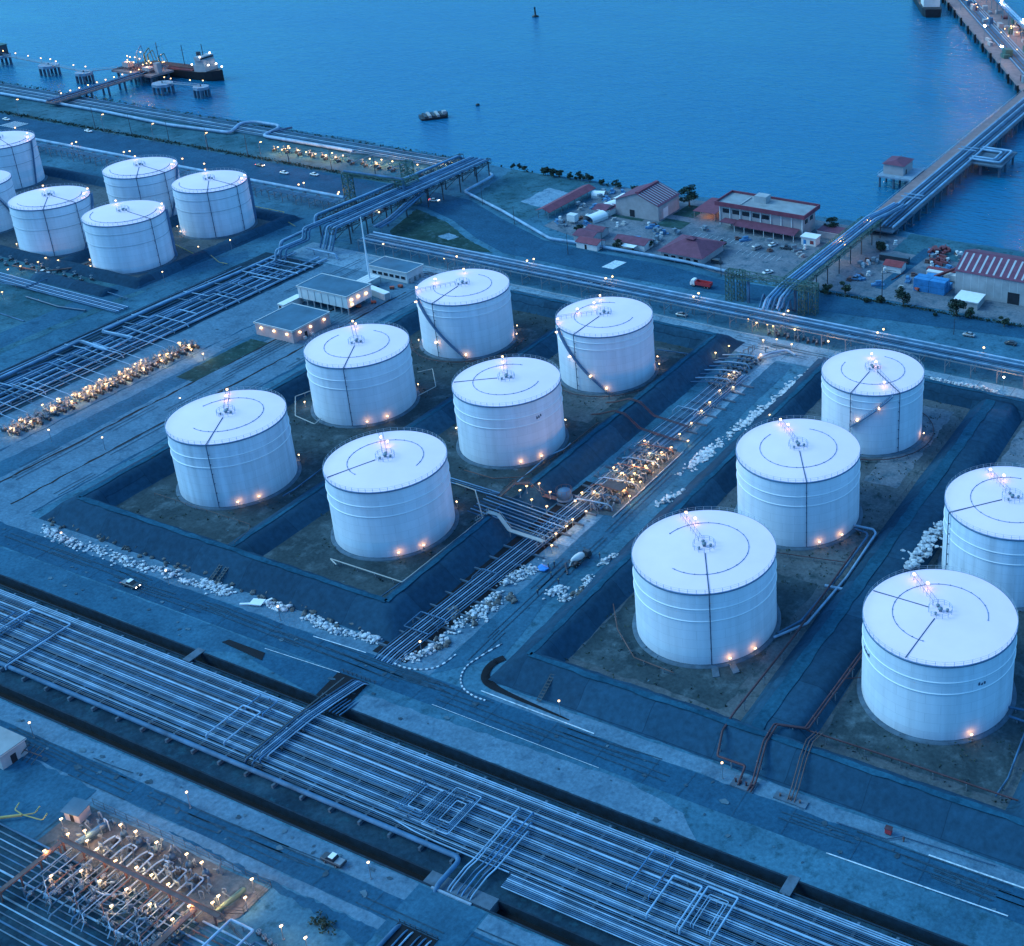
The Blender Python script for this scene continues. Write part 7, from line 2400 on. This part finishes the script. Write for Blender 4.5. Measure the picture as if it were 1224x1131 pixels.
for k in range(3):
    e = k * 1.9
    MB().tube([(-2, -9 + e, 4), (13 - e, -9 + e, 4), (13 - e, 11 - e, 4), (-2, 11 - e, 4)], .55, 10, 1.4).build('pipe_loop', 'pipe_bright' if k != 1 else 'pipe_mid', t)
t = thing('pump_house', 'pale house with a red roof on a piled platform beside the long jetty', 'building', (-214, 548, 0))
MB().box(-5, -8, 2.0, 12, 10, 2.8).build('deck', 'concrete', t)
piles(t, [(x, y) for x in (-4, 3, 10) for y in (-7, 1, 9)], 2.0, .55)
MB().box(-3.5, -4, 2.82, 6.5, 8, 7.6).build('wall', 'wall_tan', t)
MB().add([(-4.2, -4.7, 7.6), (7.2, -4.7, 7.6), (7.2, 8.7, 7.6), (-4.2, 8.7, 7.6), (1.5, -1, 9.2), (1.5, 5, 9.2)], [(0, 1, 4), (1, 2, 5, 4), (2, 3, 5), (3, 0, 4, 5), (3, 2, 1, 0)]).build('roof', 'roof_dull_red', t)
MB().box(6.5, -1, 2.82, 6.56, .4, 5.0).build('door', 'door_dark', t)
mb = MB()
for q in ((-5, -8, 12, -8), (-5, -8, -5, 10), (12, -8, 12, 10)):
    mb.bar((q[0], q[1], 3.8), (q[2], q[3], 3.8), .12)
mb.build('handrail', 'rail_grey', t)
lamp(*G(1040, 262, 8), .02, 7.0, 'bright orange lamp where the trestle meets the long jetty', None, 240, 'globe', 'lamp_warm')
lamp(*G(1010, 292, 6), .02, 5.4, 'lamp beside the trestle over the eastern yard', None, 160, 'globe', 'lamp_warm')
# the lit dock at the top right
A, B = Vector((-345, 970)), Vector((-190, 694))
d = (B - A).normalized()
n_ = Vector((-d.y, d.x))
if n_.x < 0:
    n_ = -n_
t = thing('dock', 'long busy lit dock with pipework at the top right corner', 'dock', (0, 0, 0))
q = [A, B, B + n_ * 42, A + n_ * 42]
MB().prism([(p.x, p.y) for p in q], 1.6, 3.0).build('deck', 'deck_pink', t)
for k in range(24):
    p = A + (B - A) * (k + .5) / 24 + n_ * 1.2
    MB().tube([(p.x, p.y, -4.5), (p.x, p.y, 1.6)], 1.0, 8).build('pile', 'dark_concrete', t)
    if k % 2:
        p -= n_ * 1.6
        MB().bar((p.x, p.y, -2.5), (p.x, p.y, 3.2), 1.0).build('fender', 'tyre', t)
rk = random.Random(3)
for k in range(46):
    f = rk.random()
    g_ = rk.uniform(3, 36)
    p = A + (B - A) * f + n_ * g_
    w, dd, h = rk.uniform(1.5, 7), rk.uniform(1.5, 5), rk.uniform(1.2, 5)
    mb = MB().cbox((p.x, p.y, 3.02), w, dd, h, rk.uniform(0, .2) + PLAN * 0 - 1.06)
    mb.build('equipment', rk.choice(('wall_grey', 'pipe_mid', 'steel_grey', 'deck_red', 'wall_tan', 'steel_green')), t)
for k in range(14):
    g_ = 8 + k * .9
    p, q2 = A + n_ * g_, B + n_ * g_
    MB().tube([(p.x, p.y, 3.6), (q2.x, q2.y, 3.6)], .3, 6).build('deck_pipe', rk.choice(('pipe_mid', 'pipe_rust', 'pipe_bright')), t)
p, q2 = A + n_ * 27, B + n_ * 27
for s in (0, 2, 4):
    MB().tube([(p.x + s, p.y, 12), (q2.x + s, q2.y, 12)], .9, 8).build('raised_pipe', 'pipe_bright' if s else 'pipe_mid', t)
for k in range(16):
    p = A + (B - A) * (k + .5) / 16 + n_ * 27
    MB().bar((p.x, p.y, 3), (p.x, p.y, 11), .6).bar((p.x + 4, p.y, 3), (p.x + 4, p.y, 11), .6).bar((p.x - 1, p.y, 11), (p.x + 5, p.y, 11), .6).build('rack_frame', 'steel_grey', t)
for k in range(34):
    f = rk.random()
    p = A + (B - A) * f + n_ * rk.uniform(9, 36)
    lamp(p.x, p.y, 3.0, rk.choice((3.4, 5.0, 6.5)), 'orange lamp among the dock pipework', 'orange lamps on the dock', 60, 'globe', 'lamp_warm')
for k, (px, py) in enumerate(((1148, 12), (1176, 52), (1196, 78), (1196, 22), (1222, 44))):
    x, y = G(px, py, 3)
    lamp(x, y, 3.0, 11, 'tall white floodlight mast on the dock', 'white floodlight masts on the dock', 60, 'big', 'flood_white')
for k, (x, y, rz, L) in enumerate(((-344, 938, radians(118), 80), (-205, 800, radians(118), 110))):
    t = thing('ship', ('dark hulled ship moored at the outer face of the dock, cut by the top edge', 'lit ship moored behind the dock pipework at the top right')[k], 'ship', (x, y, -3), rz)
    hull(MB(), L, 15, -1.5, 6).build('hull', 'hull_black', t)
    MB().box(-L * .4, -6, 6.02, -L * .2, 6, 13).box(-L * .38, -7, 13.01, -L * .28, 7, 16).build('superstructure', 'wall_white', t)
    MB().box(-L * .18, -5.5, 6.02, L * .3, 5.5, 7.2).build('deck', 'steel_green', t)
    for j in range(3):
        MB().tube([(-L * .1 + j * L * .14, 0, 7), (-L * .1 + j * L * .14, 0, 18)], .4, 6).build('mast', 'steel_grey', t)
    for j in range(4):
        o = MB().blob((0, 0, 0), .9, .9, .9, 1, 0).build('deck_lamp', 'lamp_white', t, (-L * .36 + j * L * .18, 4 * (-1) ** j, 17 if j < 1 else 12))
        point_light(o, (0, 0, 1.6), 90, (1, .85, .65))

# ================================================================== STREET LAMPS
for k, (px, py, h) in enumerate(((120, 138, 9), (180, 149, 9), (244, 160, 9), (309, 171, 9), (18, 120, 9), (342, 176, 7))):
    x, y = G(px, py, h)
    lamp(x, y, .02, h - .2, 'tall slim lamp along the coastal strip', 'lamps along the coastal strip', 45, 'arm', 'lamp_warm', pi / 2)
for k in range(8):
    u0 = -620 + k * 27
    t = thing('light_pole', 'tall dark unlit pole beside the coast road hedge', 'pole', (u0, 440.5, .02), 0, 'unlit poles along the coast road')
    MB().tube([(0, 0, 0), (0, 0, 12)], [.2, .1], 6).build('pole', 'steel_dark', t)
    MB().tube([(0, 0, 11.9), (0, -1.6, 12.2)], .08, 5).build('arm', 'steel_dark', t)
for (px, py) in ((332, 176), (337, 179), (346, 177), (356, 180), (366, 182), (377, 184), (390, 186), (397, 183), (401, 188), (410, 186), (442, 190), (450, 195), (456, 191), (469, 193), (499, 197), (535, 193), (530, 196)):
    x, y = G(px, py, 2.5)
    lamp(x, y, .02, 2.2, 'low glowing lamp over the coastal valves', 'lamps over the coastal valves', 150, 'globe', 'lamp_warm')
vp6 = valve_proto('dark valve of the lit bank on the coastal strip', 'valves on the coastal strip', 1.6)
copies(vp6, [(-508 + k * 4.2, 453.5 + (k % 2) * 2.5, .03, pi / 2) for k in range(24)])
for (px, py, h) in ((18, 156 - 3, 7), (86, 172, 7), (91, 170, 7), (148, 182, 6), (155, 181, 6), (218, 190, 6), (244, 196, 6), (357, 221, 6), (363, 219, 6), (405, 230, 5), (404, 232, 5), (458, 292, 7), (546, 307, 7), (453, 254, 9), (531, 309, 3), (630, 312, 7), (638, 310, 7), (724, 333, 7), (732, 331, 7), (829, 355, 7), (835, 351, 7), (937, 376, 7), (942, 372, 7), (1049, 398, 7), (1056, 394, 7), (1176, 416, 7)):
    x, y = G(px, py, h)
    lamp(x, y, .02, h - .2, 'slim lamp on the long pipe rack', 'lamps along the pipe racks', 22, 'globe', 'lamp_warm')
for (px, py, h, pw, col) in ((990, 408, 5, 120, 'lamp_warm'), (1200, 451, 5, 160, 'lamp_white'), (950, 394, 5, 40, 'lamp_warm')):
    x, y = G(px, py, h)
    lamp(x, y, .02, h - .3, {990: 'bright lamp on the service road left of the stair tank', 1200: 'bright white lamp on the service road at the right edge', 950: 'small lamp on the service road below the valve bank'}[px], None, pw, 'globe', col)
for (px, py, lab) in ((122, 523, 'small lamp post in the western lane, left of the stained tank'), (215, 476, 'lamp post in the western lane near the stained tank'), (58, 514, 'small white lamp in the western lane near the lit valves'), (275, 322 - 35, 'lamp post on the bank right of the far western tanks'), (194, 325, 'lamp post on the bank below the angular piped tank'), (237, 295, 'lamp post on the bank near the yellow steps'), (668, 838, 'lamp post on the front slope of the eastern bund'), (863, 912, 'lamp post on the verge before the valve pit'), (920, 496, 'lamp post at the pale rubble behind the half hidden tank'), (73, 637, 'lamp post at the left end of the sack row'), (198, 682, 'lamp post in the sack row behind the pickup'), (332, 725, 'lamp post in the sack heap right of the pale board'), (502, 767, 'lamp post at the near rubble beside the cross road pipes'), (35, 864, 'lamp post beside the lower road, left one'), (223, 947, 'lamp post beside the lower road, middle one'), (440, 1031, 'lamp post beside the lower road, right of the pickup')):
    x, y = G(px, py, 4.2)
    lamp(x, y, .02, 4.0, lab, None, 9, 'spot', 'lamp_pale')
t = thing('lamp_mast', 'tall unlit lamp mast with a long arm on the verge before the eastern yard', 'lamp mast', (*G(1054, 361), .02))
MB().tube([(0, 0, 0), (0, 0, 14)], [.24, .12], 8).build('pole', 'steel_dark', t)
MB().tube([(0, 0, 12.5), (3, .6, 13), (5, 1, 12.8)], .09, 6).build('arm', 'steel_dark', t)
for (px, py, hh) in ((615, 268, 8), (679, 304, 9), (720, 300, 9), (577, 245, 8), (862, 330, 8), (1140, 400, 6)):
    t = thing('light_pole', 'thin unlit pole beside the bend of the coast road', 'pole', (*G(px, py), .02), 0, 'unlit poles at the road bend')
    MB().tube([(0, 0, 0), (0, 0, hh)], [.16, .08], 6).build('pole', 'steel_dark', t)
    MB().tube([(0, 0, hh - .1), (1.2, 0, hh + .1)], .07, 5).build('arm', 'steel_dark', t)

# ================================================================== PUMP YARD, BOTTOM LEFT
YR = 'pump yard below the lower road'
sheet('yard', [(-216, 96), (-216, 117.5), (-166.5, 117.5), (-166.5, 110.5), (-171, 106), (-171, 96)], .06, 'bund_floor', 'stained concrete floor of the pump yard', 3, .2)
sheet('dirt_patch', rect(-262, 90, -217, 121), .05, 'worn_asphalt', 'dark scrubby soil left of the pump yard', 4, .5)
sheet('pipe_bed', rect(-240, 70, -172, 106.6), .08, 'bed_soil', 'dark bed under the pump yard pipes', 4, .2)
railing('dark mesh fence along the back of the pump yard', [(-214, 118, .05), (-166.2, 118, .05), (-166.2, 111.5, .05), (-171, 109.5, .05)], 'steel_dark', 1.8, 3, .05, 'fence', 'fence', None, 3)
railing('dark fence running down right of the pump yard', [(-171, 109.6, .05), (-158, 106, .05), (-148, 103, .05)], 'steel_dark', 1.6, 3, .05, 'fence', 'fence', None, 3)
t = thing('pipe_rack', 'rusty pipe rack with lamps crossing the pump yard', 'pipe rack', (-190, 107.6, 0))
MB().box(-19.5, -.42, 2.95, 22.5, .42, 3.1).build('top_beam', 'pipe_rust', t)
MB().box(-19.5, .44, 3.0, 22.5, .56, 3.3).build('edge_beam', 'pipe_rust', t)
for k in range(8):
    MB().bar((-18.8 + k * 5.7, 0, 0), (-18.8 + k * 5.7, 0, 2.9), .3).build('post', 'pipe_rust', t)
MB().box(-19, -13, 2.6, -18, -.6, 2.9).build('side_beam', 'pipe_rust', t)
MB().box(16.5, -22, 2.6, 17.6, -.6, 2.9).build('side_beam', 'pipe_rust', t)
for k in range(4):
    MB().bar((-18.5, -1 - k * 4, 0), (-18.5, -1 - k * 4, 2.6), .25).build('post', 'pipe_rust', t)
    MB().bar((17, -1 - k * 5, 0), (17, -1 - k * 5, 2.6), .25).build('post', 'pipe_rust', t)
for k in range(18):
    u0 = -207 + k * 2.0 + random.uniform(-.35, .35)
    pipe('yard pipe, %s from the left fanning down from the rusty rack' % ordn[k], [(u0, 108.4, 1.2), (u0, 98.4 - (k % 3) * 1.4 + (6 if 9 <= k <= 11 else 0), 1.2)] + ([(u0 - 3, 97 + (6 if 9 <= k <= 11 else 0) - (k % 3) * 1.4, 1.2), (u0 - 6, 97 + (6 if 9 <= k <= 11 else 0) - (k % 3) * 1.4, 1.2)] if 9 <= k <= 11 else [(u0, 98 - (k % 3) * 1.4 + (6 if 9 <= k <= 11 else 0), .4)]), .13 + .04 * (k % 2), ('pipe_bright', 'pipe_mid', 'pipe_dull')[k % 3], 'pipes fanning down from the rusty rack', .8)
for k in range(16):
    u0 = -206 + k * 2.05 + random.uniform(-.5, .5)
    pipe('thin upper yard pipe, %s from the left between the fanning ones' % ordn[k], [(u0, 107.2, 1.9), (u0, 101 - (k % 4), 1.9), (u0 + 2, 100 - (k % 4), 1.9), (u0 + 2, 99 - (k % 4), .6)], .09, ('pipe_dull', 'pipe_bright', 'pipe_rust')[k % 3], 'thin upper pipes of the pump yard', .4)
for k in range(14):
    v0 = 106.2 - k * 1.25
    pipe('long yard pipe, %s from the rusty rack running along the yard' % ordn[k], [(-262, v0 + .6, .45), (-172 + (k % 3) * 2, v0, .45)], (.2, .14, .12)[k % 3], ('pipe_mid', 'pipe_dull', 'pipe_bright', 'pipe_dark')[k % 4], 'long pipes along the pump yard')
for k in range(14):
    v0 = 107 - k * 1.1
    pipe('pipe, %s from the top of the bank right of the rusty side beam' % ordn[k], [(-171.5, v0, .45), (-128, v0 - .3, .45)], (.2, .14, .16)[k % 3], ('pipe_bright', 'pipe_mid', 'pipe_rust')[k % 3], 'pipes right of the rusty side beam')
loop('tall pale pipe loop right of the pump yard', -166.3, 101, -160.8, 108.8, 1.6, .24, 'pipe_bright', None)
loop('slim pale pipe loop right of the tall yard loop', -158.8, 100, -154, 107.2, 1.5, .18, 'pipe_mid', None)
pipe('yellow branching pipe left of the pump yard', [(-240, 98, 1.0), (-223.6, 109.6, 1.0)], .28, 'pipe_yellow', None)
for k, (x, y) in enumerate(((-227, 111.5), (-222.5, 112.6), (-219.5, 112.0))):
    pipe('yellow prong, %s at the head of the yellow pipe' % ordn[k], [(-223.4, 109.7, 1.0), (x + .8, y - 1.6, 1.0), (x, y, 1.0)], .13, 'pipe_yellow', 'prongs of the yellow pipe', .5)
riser_set('bent riser pipe in the pump yard', 'riser pipes of the pump yard', [(random.uniform(-212, -172), random.uniform(109.5, 116.5), random.uniform(1.0, 2.6)) for k in range(80)] + [(random.uniform(-206, -172), random.uniform(97, 107), random.uniform(1.4, 2.6)) for k in range(30)], 'pipe_dull')
pp2 = pump('dark pump with a bent pale pipe in the pump yard row', 'pumps of the pump yard')
spots = [(-201.5 + k * 4.4, 113.8, .07, pi / 2) for k in range(6)]
copies(pp2, spots)
for k, (x, y, _, _) in enumerate(spots):
    pipe('pale pipe bend behind the pump, %s from the left in the yard row' % ordn[k], [(x - .9, 108.5, 1.4), (x - .9, 112.2, 1.4), (x - .2, 113.4, 1.6)], .17, 'pipe_bright', 'pipe bends of the yard pumps', .5)
    pipe('pale return pipe beside the pump, %s from the left in the yard row' % ordn[k], [(x + .3, 113.2, 1.7), (x + 1.5, 113.4, 1.5), (x + 1.7, 109, 1.4), (x + 1.7, 108.5, .8)], .17, 'pipe_bright', 'return pipes of the yard pumps', .6)
t = thing('pressure_vessel', 'long pale horizontal vessel at the left end of the pump yard', 'vessel', (-206.6, 112.2, .07), radians(82))
MB().tube([(-3.4, 0, 1.3), (-3.1, 0, 1.3), (2.8, 0, 1.3), (3.2, 0, 1.3)], [.35, .62, .62, .35], 14).build('shell', 'pipe_mid', t)
for x in (-2, 2):
    MB().box(x - .2, -.5, 0, x + .2, .5, .8).build('saddle', 'dark_concrete', t)
MB().tube([(2.6, 0, 1.9), (2.6, 0, 2.9), (2.6, -1.2, 2.9), (2.6, -1.2, .3)], .12, 6, .3).build('vent_pipe', 'pipe_bright', t)
t = thing('pressure_vessel', 'dark green horizontal vessel at the right end of the pump yard', 'vessel', (-170, 112, .07), radians(84))
MB().tube([(-3.2, 0, 1.1), (-2.9, 0, 1.1), (2.9, 0, 1.1), (3.2, 0, 1.1)], [.3, .55, .55, .3], 14).build('shell', 'steel_green', t)
for x in (-2, 2):
    MB().box(x - .2, -.5, 0, x + .2, .5, .7).build('saddle', 'dark_concrete', t)
t = thing('shed', 'small shed with a dark flat roof at the left of the pump yard', 'shed', (-214, 114.6, .03), radians(8))
MB().box(-1.8, -1.4, 0, 1.8, 1.4, 2.4).build('wall', 'wall_grey', t)
MB().add([(-2.2, -1.8, 2.4), (2.2, -1.8, 2.4), (2.2, 1.8, 2.8), (-2.2, 1.8, 2.8), (-2.2, -1.8, 2.52), (2.2, -1.8, 2.52), (2.2, 1.8, 2.92), (-2.2, 1.8, 2.92)], [(3, 2, 1, 0), (4, 5, 6, 7), (0, 1, 5, 4), (1, 2, 6, 5), (2, 3, 7, 6), (3, 0, 4, 7)]).build('roof', 'roof_blue_grey', t)
MB().box(-.5, -1.45, 0, .4, -1.4, 1.9).build('door', 'door_dark', t)
t = flat_house('shed', 'shed with a pale blue flat roof cut by the left photo edge', 'shed', -256, 116.6, -239.2, 122.2, 3.8, 'wall_grey', 'roof_grey', .3, .1)
MB().box(16.8, 2, 0, 16.86, 3.2, 2.2).build('door', 'door_dark', t)
for (px, py) in ((72, 978), (80, 996), (100, 992), (143, 985), (161, 993), (186, 1006), (115, 1014), (137, 1028), (162, 1036), (180, 1045), (200, 1056), (240, 1030), (253, 1078), (260, 1070), (103, 1004), (52, 1016), (225, 1082), (150, 1062), (118, 1052), (96, 1040), (178, 1080), (205, 1098), (60, 1046), (132, 1082), (222, 1020), (292, 1072), (300, 1050)):
    x, y = G(px, py, 3.6)
    lamp(x, y, .06, 3.2, 'slanted strip lamp over the pump yard', 'strip lamps of the pump yard', 44, 'flood', 'lamp_pale', radians(70))
for (px, py) in ((335, 1106), (364, 1120)):
    x, y = G(px, py, 3.6)
    lamp(x, y, .06, 3.2, 'strip lamp on the fence right of the pump yard', 'strip lamps right of the pump yard', 30, 'flood', 'lamp_pale', radians(70))
vp7 = valve_proto('dark valve at the bottom edge right of the pump yard', 'valves right of the pump yard', .9)
copies(vp7, [(-160 + k * 1.7, 109.2 - k * .35, .08, 0) for k in range(9)])
mb = MB()
rnd = random.Random(9)
for k in range(16):
    leaf_cluster(mb, (rnd.gauss(0, 1.2), rnd.gauss(0, .8), .6), (.8, .8, .5), 14, .3, rnd)
tag(mb.build('bush', 'foliage_dark', None, (*G(388, 1106), .02)), 'dark bush on the pale soil right of the pump yard', 'bush')
t = thing('junk_frame', 'dark tilted steel frame left by the shed at the photo edge', 'frame', (*G(35, 905), .05))
for k in range(5):
    MB().bar((-3 + k * 1.4, -1.5, .2), (-2 + k * 1.4, 1.5, 2.4), .14).build('bar', 'steel_dark', t)
MB().bar((-3.4, 0, 1.3), (4, .3, 1.5), .16).build('rail', 'pipe_rust', t)

# ================================================================== WORKERS ON THE CROSS ROAD
def person_mesh(seed):
    """one continuous skinned figure, 1.72 m, mid stride; returns an evaluated mesh"""
    r_ = random.Random(seed)
    st = .18 + .1 * r_.random()
    sw = r_.uniform(.05, .2)
    J = [((0, 0, .95), .15), ((0, 0, 1.15), .14), ((.02, 0, 1.38), .17), ((.03, 0, 1.50), .065), ((.05, 0, 1.62), .10), ((.05, 0, 1.72), .07),
         ((0, .19, 1.40), .075), ((-sw, .25, 1.12), .055), ((sw * .3, .26, .88), .045),
         ((0, -.19, 1.40), .075), ((sw, -.25, 1.12), .055), ((sw * 1.6, -.24, .90), .045),
         ((0, .10, .88), .105), ((st * .7, .11, .50), .075), ((st, .11, .08), .05), ((st + .16, .12, .05), .045),
         ((0, -.10, .88), .105), ((-st * .3, -.11, .50), .075), ((-st, -.11, .10), .05), ((-st + .14, -.12, .05), .045)]
    E_ = [(0, 1), (1, 2), (2, 3), (3, 4), (4, 5), (2, 6), (6, 7), (7, 8), (2, 9), (9, 10), (10, 11), (0, 12), (12, 13), (13, 14), (14, 15), (0, 16), (16, 17), (17, 18), (18, 19)]
    me = bpy.data.meshes.new('person')
    me.from_pydata([j[0] for j in J], E_, [])
    o = bpy.data.objects.new('person', me)
    COL.objects.link(o)
    md = o.modifiers.new('skin', 'SKIN')
    me.skin_vertices.new() if not me.skin_vertices else None
    for i, j in enumerate(J):
        me.skin_vertices[0].data[i].radius = (j[1], j[1])
    me.skin_vertices[0].data[0].use_root = True
    sb = o.modifiers.new('sub', 'SUBSURF')
    sb.levels = sb.render_levels = 1
    dg = bpy.context.evaluated_depsgraph_get()
    m2 = bpy.data.meshes.new_from_object(o.evaluated_get(dg))
    bpy.data.objects.remove(o)
    m2.name = 'person'
    m2.materials.clear()
    m2.materials.append(M['work_clothes'])
    m2.materials.append(M['skin_tone'])
    for p in m2.polygons:
        p.use_smooth = True
        z = p.center.z
        p.material_index = 1 if (1.5 < z < 1.68 or (z < 1.0 and abs(p.center.y) > .22)) else 0
    return m2


pmesh = [person_mesh(k) for k in range(3)]
for k, (px, py, lab) in enumerate(((656, 680, 'worker in dark clothes standing beside the blue sheet'), (663, 678, 'worker in dark clothes right of the blue sheet'), (659, 691, 'worker in dark clothes walking near the dark beam'), (643, 712, 'worker in dark clothes alone in the middle of the cross road'), (668, 699, 'worker in dark clothes beside the heap left of the mixer truck'), (717, 668, 'worker in dark clothes just right of the mixer truck'))):
    o = bpy.data.objects.new('person', pmesh[k % 3])
    COL.objects.link(o)
    o.location = (*G(px, py), .09)
    o.rotation_euler[2] = random.uniform(0, 6)
    tag(o, lab, 'person')
    hm = MB().lathe([(.135, 0), (.13, .07), (.08, .13), (.01, .15)], (.05, 0, 1.66), 10).build('helmet', 'pipe_yellow', o)
